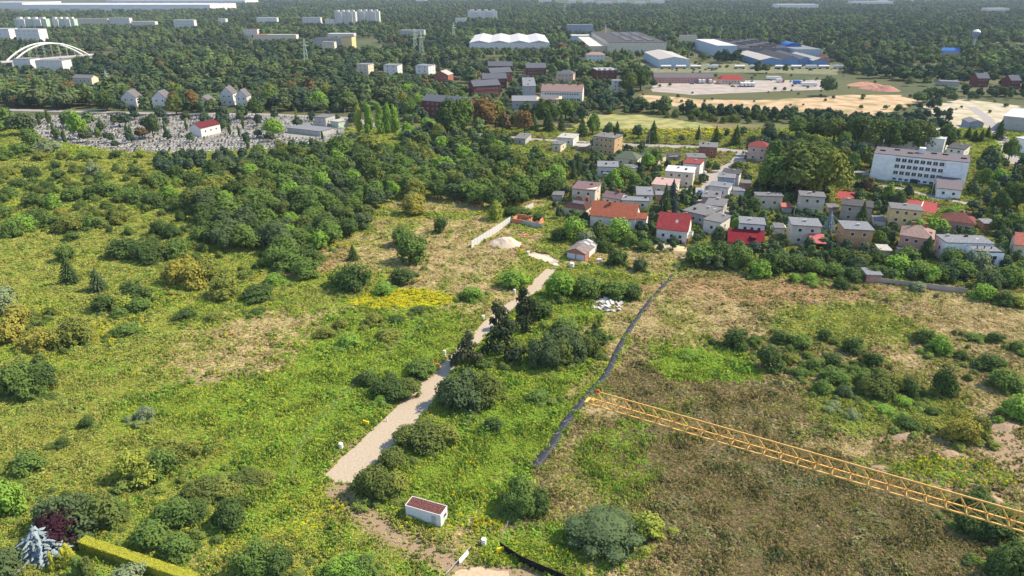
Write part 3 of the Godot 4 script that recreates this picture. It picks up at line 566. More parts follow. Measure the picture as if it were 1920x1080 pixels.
[-125.7,-256,3.7,4.9,"small dark green bush in front of the upper left meadow, rightmost of six"],
[-221,-351,5.4,5.7,"small dark green bush left of the upper left meadow, sixth from left of seven"],
[-74.3,-184.8,4.6,2.1,"small dark green bush behind the pinkish spoil patch"],
[-236,-360,5.5,5.3,"small dark green bush left of the upper left meadow, fourth from left of seven"],
[53.2,-166,2.8,2.4,"small dark green bush behind the bright grass patch"],
[-201,-352,4.8,5,"small dark green bush in front of the upper left meadow, third from left of six"],
[-154.2,-256.6,3.1,4.4,"small dark green bush in front of the upper left meadow, leftmost of six"],
],
"br":[
[-90.6,-100.8,6.9,9.5,"large bright green bush behind the lower left corner"],
[14.7,-196.9,10.1,10.2,"bright green bush left of the rubble heap"],
[111,-131.4,7.3,6.9,"bright green bush in front of the right picture edge"],
[22.9,-248.7,11.2,11.7,"bright green bush behind the brick garage"],
[40,-249.9,12,10.4,"bright green bush in front of the long orange roof"],
[127.5,-216.9,10.6,7.7,"bright green bush behind the panel fence"],
[0.8,-205.6,10.2,6.8,"bright green bush in front of the sand heap"],
[-69.6,-240,8.9,9.1,"bright green bush behind the orange soil patch"],
[81.6,-214.5,9.1,7,"bright green bush in front of the crimson lean-to roof"],
[-26.6,-88.2,4.9,3.3,"bright green bush left of the dirt path, second from left of three"],
[110.9,-161.6,6.4,6,"bright green bush left of the right picture edge"],
[-28.5,-87,4.6,3.2,"bright green bush left of the dirt path, leftmost of three"],
[-25.6,-86.6,4.9,3,"bright green bush left of the dirt path, rightmost of three"],
[-189.2,-261.1,10.4,8.1,"bright green bush in front of the upper left meadow, left one of two"],
[143.2,-196.1,8.1,5.9,"bright green bush right of the panel fence"],
[-151.1,-301.6,9.9,8.9,"bright green bush in front of the upper left meadow, right one of two"],
[-43,-165.1,7.1,4.4,"bright green bush behind the wire fence"],
[-12.2,-195.3,7.3,5.3,"bright green bush behind the black pines"],
[-39.6,-199.3,7.4,5,"bright green bush left of the yellow flower patch"],
[-195.1,-289.5,8.2,8.2,"bright green bush left of the upper left meadow"],
[-76,-207.8,6.8,4.2,"small bright green bush left of the orange soil patch"],
[88.7,-136.8,4.9,2.7,"small bright green bush behind the crane jib, right one of two"],
[96,-208.7,5.8,4,"small bright green bush in front of the beige square house, right one of two"],
[83.4,-133.5,4.8,2.1,"small bright green bush behind the crane jib, left one of two"],
[45.4,-159.8,4.9,2.2,"small bright green bush behind the bright grass patch"],
[91.2,-209.6,4.8,3.4,"small bright green bush in front of the beige square house, left one of two"],
[-29.9,-137.5,3.2,2.5,"small bright green bush right of the wire fence"],
[-160.3,-329.3,4.6,4.7,"small bright green bush right of the upper left meadow"],
[-173.3,-311.8,4,4.6,"small bright green bush in front of the upper left meadow"],
[-68.7,-84.2,4.2,1.9,"bright green bush left of the golden hedge"],
[-65,-84.4,2.2,2.7,"small bright green bush in front of the golden hedge"],
],
"od":[
[-72.5,-98.1,7.9,7.9,"large deep olive bush behind the golden hedge"],
[84.8,-86.5,6.4,7.3,"large deep olive bush behind the lower right corner"],
[-5.6,-137.2,8.3,9.1,"deep olive bush right of the hose coil"],
[-26.9,-106.3,5.8,7.2,"deep olive bush left of the white site container"],
[-17.4,-121.3,8.8,5.7,"deep olive bush right of the gravel track, right one of two"],
[86.2,-96.6,6.2,5.6,"deep olive bush behind the lower right corner"],
[-24,-105.5,6,6.2,"deep olive bush behind the white site container, right one of two"],
[12.7,-155.5,6.9,8.5,"deep olive bush left of the dark sheeting bank"],
[-25.3,-108.3,5.1,6.2,"deep olive bush behind the white site container, left one of two"],
[-18.7,-124.2,7.2,5.3,"deep olive bush right of the gravel track, left one of two"],
[-21.9,-122,6.9,5.3,"deep olive bush in front of the gravel track, right one of two"],
[86,-140.9,7.3,5.3,"deep olive bush behind the crane jib, right one of two"],
[19.9,-160,6.5,7.1,"deep olive bush behind the dark sheeting bank"],
[-23.9,-115.1,6.4,4.3,"deep olive bush in front of the gravel track, left one of two"],
[-57.5,-106.9,6,3.9,"deep olive bush behind the golden hedge, second from left of four"],
[-24.2,-141.1,7.1,5,"deep olive bush in front of the hose coil"],
[87,-144.3,6.2,5.9,"deep olive bush left of the right picture edge"],
[33.9,-248.7,10,8.1,"deep olive bush behind the brick garage"],
[-121,-229.5,9.1,7.5,"deep olive bush left of the orange soil patch"],
[-59.3,-105.6,5,3.9,"deep olive bush behind the golden hedge, leftmost of four"],
[82.9,-141.8,5.8,5,"deep olive bush behind the crane jib, left one of two"],
[-55.9,-105.1,6.4,2.9,"deep olive bush behind the golden hedge, third from left of four"],
[117.7,-222.7,8.3,6.7,"deep olive bush in front of the orange-tan house"],
[-49.6,-109.2,5.4,2.4,"deep olive bush left of the gravel track, right one of two"],
[-50.9,-110.7,5.3,2.4,"deep olive bush left of the gravel track, left one of two"],
[-52.6,-109.6,4.9,2.3,"deep olive bush behind the golden hedge, rightmost of four"],
[-215.4,-312.2,5.3,5,"small deep olive bush left of the upper left meadow"],
],
"gd":[
[-80.6,-97.5,7.4,8.2,"large dusky green bush left of the golden hedge"],
[-75.2,-96.7,9.2,6.2,"large dusky green bush behind the golden hedge"],
[-13.1,-136.3,8.6,9.5,"large dusky green bush in front of the hose coil"],
[-10.9,-139.8,7.6,9.7,"dusky green bush right of the hose coil"],
[-78.6,-99.8,7.7,5.8,"dusky green bush behind the golden hedge"],
[-9.3,-135,8.8,7.2,"dusky green bush in front of the hose coil"],
[13.3,-163.6,9.8,7.7,"dusky green bush right of the black pines, right one of two"],
[9,-158.3,7.2,9.1,"dusky green bush right of the black pines, left one of two"],
[9.7,-153.3,6.6,9.3,"dusky green bush left of the dark sheeting bank, leftmost of four"],
[5.9,-154.6,6.4,9.6,"dusky green bush in front of the black pines"],
[16.2,-157.6,7,7.8,"dusky green bush left of the dark sheeting bank, rightmost of four"],
[149.9,-204.3,10.1,7.7,"dusky green bush in front of the modern white house"],
[12.9,-159,6.5,7.2,"dusky green bush left of the dark sheeting bank, second from left of four"],
[15.3,-162.9,6.3,7.5,"dusky green bush left of the dark sheeting bank, third from left of four"],
[42.8,-218.8,5.7,6.1,"dusky green bush right of the brick garage"],
[77.1,-140.9,4.2,3.2,"small dusky green bush behind the crane jib"],
],
"md":[
[-41.7,-88.1,5.6,6.9,"green bush right of the golden hedge, third from left of four"],
[-34.6,-226.7,12.9,13,"green bush left of the concrete wall"],
[-67.9,-111.2,6.3,8.2,"green bush behind the golden hedge, fourth from left of seven"],
[1.5,-103.2,5.2,8.5,"green bush right of the white site container, right one of two"],
[-61.8,-93.7,7,5.3,"green bush behind the golden hedge, third from left of seven"],
[-116.9,-142.3,7.1,9.5,"green bush in front of the left picture edge, leftmost of three"],
[-43.3,-86.4,4.8,6.5,"green bush right of the golden hedge, second from left of four"],
[-40.4,-85.8,5.8,5.2,"green bush right of the golden hedge, rightmost of four"],
[-112,-140.9,8.6,7.2,"green bush in front of the left picture edge, rightmost of three"],
[-58.4,-98.7,6.3,5.5,"green bush behind the golden hedge, rightmost of seven"],
[2.4,-100.3,5,6.7,"green bush behind the black net fence"],
[63.8,-224.1,12.8,9.6,"green bush in front of the red-roofed white house"],
[-56,-91,6.3,4.7,"green bush right of the golden hedge, leftmost of four"],
[-78.3,-229,10.6,11.6,"green bush left of the orange soil patch, fourth from left of five"],
[-116.3,-146.1,7.4,7.8,"green bush in front of the left picture edge, second from left of three"],
[22.9,-196.9,11.4,8.2,"green bush behind the rubble heap, left one of two"],
[76.7,-221.7,11.2,10.1,"green bush in front of the crimson lean-to roof"],
[116.5,-144.2,9.1,5.8,"green bush left of the right picture edge"],
[-73.7,-220.2,11.7,8.8,"green bush left of the orange soil patch, rightmost of five"],
[31,-196.9,11.4,7.2,"green bush behind the rubble heap, right one of two"],
[-95.4,-113.7,7.4,4.6,"green bush behind the golden hedge, leftmost of seven"],
[-0.3,-101.1,4.5,6,"green bush right of the white site container, left one of two"],
[158,-206.5,10.2,8.1,"green bush in front of the modern white house, right one of two"],
[-80,-222.6,9.8,9.4,"green bush left of the orange soil patch, third from left of five"],
[-117.2,-231.8,11.3,8.6,"green bush left of the orange soil patch, leftmost of five"],
[-67.2,-213.2,10.5,7.9,"green bush in front of the orange soil patch, left one of two"],
[-72.3,-100.8,5.8,4,"green bush behind the golden hedge, second from left of seven"],
[-60.6,-100.9,5,4.5,"green bush behind the golden hedge, sixth from left of seven"],
[-62.1,-99.3,4.9,4.6,"green bush behind the golden hedge, fifth from left of seven"],
[132.7,-213.2,10.5,6.9,"green bush behind the panel fence"],
[146.6,-213.2,9.8,7.3,"green bush in front of the modern white house, left one of two"],
[-40.2,-244,9.8,9.2,"green bush in front of the wood"],
[-54.2,-205.6,8.5,7.6,"green bush in front of the orange soil patch, right one of two"],
[-24.1,-87.3,4.8,3.5,"green bush left of the dirt path"],
[77.1,-146.9,7.7,4.7,"green bush right of the bright grass patch, rightmost of four"],
[-22.3,-150.6,7.9,4.8,"green bush left of the hose coil"],
[-189.8,-254.7,10.2,8.7,"green bush behind the left picture edge, left one of two"],
[150,-225.1,9.1,7.4,"green bush left of the modern white house"],
[-115.4,-245.7,9.1,8.5,"green bush left of the orange soil patch, second from left of five"],
[14.7,-173.8,8.2,5.1,"green bush left of the rubble heap"],
[100.1,-216.9,9.2,6.4,"green bush in front of the beige square house"],
[-154.2,-227.7,7.4,7.9,"green bush behind the left picture edge, right one of two"],
[-181.8,-307.6,11,8.9,"green bush in front of the upper left meadow, fourth from left of eight"],
[136.6,-227.7,8.5,6.8,"green bush in front of the pink brick house"],
[-193.6,-301.6,10.9,8.3,"green bush in front of the upper left meadow, second from left of eight"],
[-105.9,-172.2,8.8,3.9,"green bush left of the pinkish spoil patch, left one of two"],
[76,-164.5,7,4.4,"green bush right of the bright grass patch, leftmost of four"],
[-164.2,-261.1,8.7,7.8,"green bush in front of the upper left meadow, third from left of eight"],
[-109,-187.7,7.8,4.8,"green bush left of the pinkish spoil patch, right one of two"],
[-166.9,-325.8,11.6,8.4,"green bush in front of the upper left meadow, seventh from left of eight"],
[-171.6,-301.6,10.9,7.8,"green bush in front of the upper left meadow, fifth from left of eight"],
[-163.3,-299.1,10.8,7.7,"green bush in front of the upper left meadow, sixth from left of eight"],
[105.1,-214.1,8.1,5.7,"green bush in front of the orange-tan house"],
[-207.4,-276.1,8.7,7.3,"green bush left of the upper left meadow, leftmost of four"],
[72.6,-142,5,4.2,"green bush right of the bright grass patch, third from left of four"],
[-276,-394,13.8,8.3,"green bush left of the upper left meadow, rightmost of four"],
[-182.6,-265.7,8.4,6.6,"green bush in front of the upper left meadow, leftmost of eight"],
[84.4,-146.1,5.1,4,"green bush behind the crane jib"],
[-142.8,-291.9,8.3,7.8,"green bush in front of the upper left meadow, rightmost of eight"],
[6.1,-138.6,6.1,3,"green bush left of the crane jib tip"],
[42.9,-242.8,7,6.2,"green bush right of the brick garage"],
[-277,-381,11.7,8.1,"green bush left of the upper left meadow, second from left of four"],
[-224.7,-305.8,9.6,6.6,"green bush left of the upper left meadow, third from left of four"],
[-112.9,-183,6.1,4.1,"green bush right of the left picture edge"],
[-7.3,-153.8,5.3,3.5,"green bush right of the hose coil"],
[75.8,-153.3,5.3,3.5,"green bush right of the bright grass patch, second from left of four"],
[48,-238.3,6.9,5.3,"small green bush in front of the red-roofed white house"],
[-197,-331,7.7,7.3,"small green bush in front of the upper left meadow, second from left of four"],
[70.5,-149.9,4.7,2.7,"small green bush right of the bright grass patch, second from left of three"],
[-164,-248.7,6,4.8,"small green bush in front of the upper left meadow, leftmost of four"],
[64.5,-166,4.3,3.4,"small green bush right of the bright grass patch, leftmost of three"],
[132,-163,4.2,3.3,"small green bush behind the right picture edge, right one of two"],
[-233,-381,8.7,6.5,"small green bush left of the upper left meadow, rightmost of three"],
[84.1,-151.2,3.9,2.8,"small green bush right of the bright grass patch, rightmost of three"],
[5.5,-279.7,6.6,4.4,"small green bush behind the unfinished brick building"],
[124.5,-169,5.2,2.3,"small green bush behind the right picture edge, left one of two"],
[-145.9,-254.7,4.1,5.1,"small green bush in front of the upper left meadow, third from left of four"],
[-228.6,-329.4,5.1,4.9,"small green bush left of the upper left meadow, second from left of three"],
[-222.2,-298.9,4.4,4.8,"small green bush left of the upper left meadow, leftmost of three"],
[-167.4,-308.7,4,4.6,"small green bush in front of the upper left meadow, rightmost of four"],
],
"ol":[
[-115.7,-167.5,10,9.4,"olive bush right of the left picture edge, right one of two"],
[-87.5,-197.3,10.8,9.1,"olive bush left of the orange soil patch, right one of two"],
[-97.9,-209.3,9.2,10.6,"olive bush left of the orange soil patch, left one of two"],
[-14,-122.6,7.1,5.4,"olive bush right of the gravel track"],
[-21.8,-106.8,5.4,5.6,"olive bush behind the white site container"],
[98.3,-124.4,5.4,6.8,"olive bush in front of the right picture edge"],
[-120.3,-164.8,7.6,6.8,"olive bush right of the left picture edge, left one of two"],
[-169.4,-259.2,12.4,8.6,"olive bush in front of the upper left meadow, leftmost of three"],
[-65.1,-117.3,5.4,5.1,"olive bush in front of the pinkish spoil patch, right one of two"],
[89.8,-142.4,6.2,5.6,"olive bush left of the right picture edge"],
[-53.6,-105.9,6.1,3.4,"olive bush behind the golden hedge, rightmost of three"],
[-70,-116.9,5.3,4.5,"olive bush behind the golden hedge, leftmost of three"],
[-69.4,-118.6,5.1,4.7,"olive bush in front of the pinkish spoil patch, left one of two"],
[-67.1,-116.3,5.5,4,"olive bush behind the golden hedge, second from left of three"],
[-47.7,-109.9,5,3,"olive bush left of the gravel track"],
[-33.1,-169,8.1,3.6,"olive bush in front of the yellow flower patch"],
[-174,-331,10.2,7.6,"olive bush in front of the upper left meadow, rightmost of three"],
[-156.9,-269.1,7.7,6.8,"olive bush in front of the upper left meadow, second from left of three"],
[-39.2,-178.8,6,4,"olive bush left of the yellow flower patch"],
[-50.7,-170.6,5.8,3.8,"olive bush right of the pinkish spoil patch"],
[-47.5,-175.5,5.3,4,"small olive bush left of the yellow flower patch"],
[-256,-379,11.6,6.9,"small olive bush left of the upper left meadow, second from left of four"],
[-84.6,-181.2,6.1,3.4,"small olive bush behind the pinkish spoil patch"],
[-252,-346,9.6,6.4,"small olive bush left of the upper left meadow, leftmost of four"],
[70.3,-156.5,4.6,3.1,"small olive bush right of the bright grass patch"],
[-245,-382,7.6,6.6,"small olive bush left of the upper left meadow, third from left of four"],
[-14.6,-196.1,5.9,2.6,"small olive bush right of the yellow flower patch"],
[-215,-333,5,4.9,"small olive bush left of the upper left meadow, rightmost of four"],
[-157.4,-321.8,4,5,"small olive bush right of the upper left meadow"],
[-76.4,-84.2,4.4,5.2,"olive bush right of the lower left corner"],
],
"gy":[
[-147.5,-185.5,10.9,10.2,"grey-green bush behind the left picture edge"],
[156.1,-220.2,9.3,8.8,"grey-green bush in front of the modern white house"],
[-263,-398,15.8,10.1,"grey-green bush left of the upper left meadow"],
[27.4,-244,7.8,7.3,"grey-green bush behind the brick garage"],
[-80.7,-131.6,4.7,3.4,"grey-green bush in front of the pinkish spoil patch"],
[-209,-346,8,9,"small grey-green bush left of the upper left meadow"],
[126.9,-202.2,6,3.5,"small grey-green bush in front of the panel fence"],
[72.2,-135.2,3.1,1.9,"small grey-green bush behind the crane jib, left one of two"],
[75.5,-132.9,3.1,1.8,"small grey-green bush behind the crane jib, right one of two"],
[-60.8,-84.4,6.1,4.4,"grey-green bush in front of the golden hedge"],
],
"yg":[
[-73.7,-110.6,5.2,8.4,"yellow-green bush behind the golden hedge, leftmost of three"],
[-69.8,-109.7,6.5,6.4,"yellow-green bush behind the golden hedge, rightmost of three"],
[23.7,-95.5,6.1,5.3,"yellow-green bush right of the black net fence"],
[-72.7,-113.1,5.6,6.3,"yellow-green bush behind the golden hedge, second from left of three"],
[-114.1,-188.4,7.9,5.7,"yellow-green bush right of the left picture edge"],
[-6.5,-274.7,7.4,9.4,"yellow-green bush left of the unfinished brick building"],
[150.7,-190.3,6.3,4.9,"yellow-green bush in front of the modern white house"],
[-204,-385,6.5,7.3,"small yellow-green bush right of the upper left meadow"],
[-73.7,-84.2,3.9,1.8,"small yellow-green bush right of the lower left corner"],
],
"yl":[
[-100.7,-205.6,10,10.2,"yellowish-ochre bush left of the orange soil patch, rightmost of three"],
[-134.6,-168.1,8.6,8.1,"yellowish-ochre bush in front of the left picture edge, left one of two"],
[-138.3,-177.1,9,8.4,"yellowish-ochre bush right of the left picture edge, leftmost of three"],
[94.9,-122.9,6.3,6.4,"yellowish-ochre bush in front of the right picture edge, right one of two"],
[-41.1,-281.9,12.2,11.5,"yellowish-ochre bush right of the wood"],
[-107.4,-207.8,8.4,9.6,"yellowish-ochre bush left of the orange soil patch, leftmost of three"],
[96.2,-126.1,5.7,6.2,"yellowish-ochre bush in front of the right picture edge, left one of two"],
[-106.6,-213.9,8.8,9.4,"yellowish-ochre bush left of the orange soil patch, second from left of three"],
[-121.9,-163,7.7,6.8,"yellowish-ochre bush right of the left picture edge, rightmost of three"],
[92.7,-123.8,5.1,6.1,"yellowish-ochre bush right of the crane jib"],
[-126.2,-167.1,7.8,5.4,"yellowish-ochre bush right of the left picture edge, second from left of three"],
[-126.6,-164.1,7.4,5,"yellowish-ochre bush in front of the left picture edge, right one of two"],
[-184.4,-276.8,6.6,5.3,"small yellowish-ochre bush in front of the upper left meadow"],
],
"purple":[
[-77.7,-94.2,8.8,7.3,"dark purple-leaved bush behind the blue spruce"],
],
},
"pine":{
"pine":[
[-3.4,-159.8,12.1,16.3,"large black-green pine in front of the black pines"],
[3.7,-177.1,9,13,"black-green pine behind the black pines"],
],
"spars":[
[-10.7,-153.8,8.3,10.7,"thin dark pine right of the hose coil"],
],
},
"spruce":{
"dk":[
[-55.1,-228.7,4.4,6.3,"small dark green spruce right of the orange soil patch"],
[-141,-207.4,7.2,10.5,"dark green spruce behind the left picture edge"],
[62.5,-277.5,7.5,15.2,"tall dark green spruce behind the red-roofed white house"],
[136.7,-263.7,6.3,11.8,"dark green spruce behind the orange-tan house"],
[144.5,-230.3,6.7,9,"dark green spruce in front of the pink brick house"],
[24.2,-177.1,1.8,2.7,"small dark green spruce in front of the rubble heap"],
[14,-462,9,14.1,"tall dark green spruce in front of the yellow block, leftmost of three"],
[24,-462,9.7,14.8,"tall dark green spruce in front of the yellow block, second from left of three"],
[32,-462,7.6,12.7,"tall dark green spruce in front of the yellow block, rightmost of three"],
[44,-444,9.4,13.7,"tall dark green spruce behind the tan apartment house"],
[66,-446,6.7,10.3,"small dark green spruce left of the dry meadow"],
[85,-426,9,14.5,"tall dark green spruce in front of the dry meadow"],
[114,-433,4.6,10,"small dark green spruce behind the red brick junction building, left one of two"],
[122,-423,7.1,11.8,"small dark green spruce behind the red brick junction building, right one of two"],
[132,-416,8.8,13.5,"tall dark green spruce left of the pink road house"],
[33,-346,5.9,12.1,"small dark green spruce behind the mauve-roofed house, left one of two"],
[39,-336,4.7,8.1,"small dark green spruce behind the mauve-roofed house, right one of two"],
[97.7,-254.7,2.8,3.4,"small dark green spruce right of the crimson lean-to roof"],
[106,-249.9,3.2,6.3,"small dark green spruce left of the beige square house"],
[175.2,-265.7,3.4,5.7,"small dark green spruce right of the red sports court"],
[297,-442,4.7,8.1,"small dark green spruce left of the white warehouse, rightmost of four"],
[281,-436,6.6,8.7,"small dark green spruce left of the white warehouse, leftmost of four"],
[281,-429,6.5,7.9,"small dark green spruce left of the white warehouse, second from left of four"],
[283,-426,6.5,8.5,"small dark green spruce left of the white warehouse, third from left of four"],
[300,-436,8.6,13.4,"tall dark green spruce left of the white warehouse"],
],
"gd":[
[-129.2,-202.2,7,8.2,"dusky green spruce right of the left picture edge"],
[30,-338,5.2,10.8,"small dusky green spruce behind the mauve-roofed house"],
],
"blued":[
[70,-297.5,7.5,11.6,"bluish dark spruce left of the blue car"],
[65.2,-272.5,5.6,10,"bluish dark spruce behind the red-roofed white house"],
],
"blue":[
[122.2,-258.5,5.4,9.1,"silver-blue spruce right of the beige square house"],
],
},
"thuja":{
"dk":[
[81.3,-305.8,2.4,5.5,"small dark green thuja left of the blue car, right one of two"],
[78.3,-303.3,4.3,5.4,"small dark green thuja left of the blue car, left one of two"],
[-321,-484,3.6,8.8,"small dark green thuja left of the cemetery graves, leftmost of six"],
[-318,-490,4.4,9.7,"small dark green thuja left of the cemetery graves, second from left of six"],
[-295,-456,3.4,7,"small dark green thuja left of the cemetery graves, third from left of six"],
[-270,-426,3.9,7.9,"small dark green thuja left of the cemetery graves, fourth from left of six"],
[-248,-456,2.7,6.3,"small dark green thuja left of the cemetery graves, fifth from left of six"],
[-238,-442,3,8.1,"small dark green thuja left of the cemetery graves, rightmost of six"],
[-212,-463,2.8,7.8,"small dark green thuja left of the cemetery chapel"],
[-179,-449,2.7,7.6,"small dark green thuja right of the cemetery chapel, leftmost of four"],
[-171,-444,2.7,6.8,"small dark green thuja right of the cemetery chapel, second from left of four"],
[-178,-471,3.2,8.6,"small dark green thuja right of the cemetery chapel, third from left of four"],
[-218,-511,3.1,10.1,"small dark green thuja behind the cemetery chapel"],
[-152,-405,3.7,5.7,"small dark green thuja right of the cemetery chapel, rightmost of four"],
[-117,-436,2.3,5.4,"small dark green thuja in front of the grey cemetery building, left one of two"],
[-119,-469,1.3,3.3,"small dark green thuja in front of the grey cemetery building, right one of two"],
],
"md":[
[-281,-436,4.6,8.7,"small green thuja left of the cemetery graves, left one of two"],
[-259,-442,6,6.1,"small green thuja left of the cemetery graves, right one of two"],
[-223,-456,2.7,7.7,"small green thuja right of the cemetery graves"],
[-69.3,-85.5,2.9,5.1,"green thuja in front of the golden one"],
],
"ol":[
[-269,-465,3.1,9.2,"small olive thuja left of the cemetery graves"],
[-148,-490,2.9,10.4,"small olive thuja left of the grey cemetery building"],
],
"gold":[
[-71.8,-87.5,3,5.5,"larger golden thuja beside the clipped hedge"],
[-74.1,-86.6,1.6,4.6,"thin golden thuja beside the blue spruce"],
],
"od":[
[-67.9,-85.7,2.9,4.9,"dark thuja touching the golden hedge end"],
],
},
"poplar":{
"yg":[
[-98,-456,7.9,17.5,"tall yellow-green poplar left of the poplar row"],
],
"br":[
[-92,-456,8.6,19.6,"tall bright green poplar left of the poplar row"],
[-84,-451,9.5,20.1,"tall bright green poplar in front of the poplar row"],
[-79,-453,8.5,19.1,"tall bright green poplar right of the poplar row, left one of two"],
[-75,-456,8.6,18.2,"tall bright green poplar right of the poplar row, right one of two"],
],
"md":[
[185,-1048,6,15.2,"tall green poplar left of the pink-roofed depot"],
],
},
"blue_spruce":{
"blue":[
[-78.4,-90.3,8.7,7.3,"silvery blue spruce at the lower left in front of the purple bush"],
],
},
"mound":{
"gm":[
[16,-93.7,13.7,6.5,"broad grey-green bush mound in the foreground field"],
],
},
}
var PLANTS := []
const FAR_TONES := [[.042,.07,.042],[.05,.08,.05],[.062,.086,.042],[.072,.11,.048],[.09,.115,.048],[.1,.15,.054],[.12,.09,.045]]
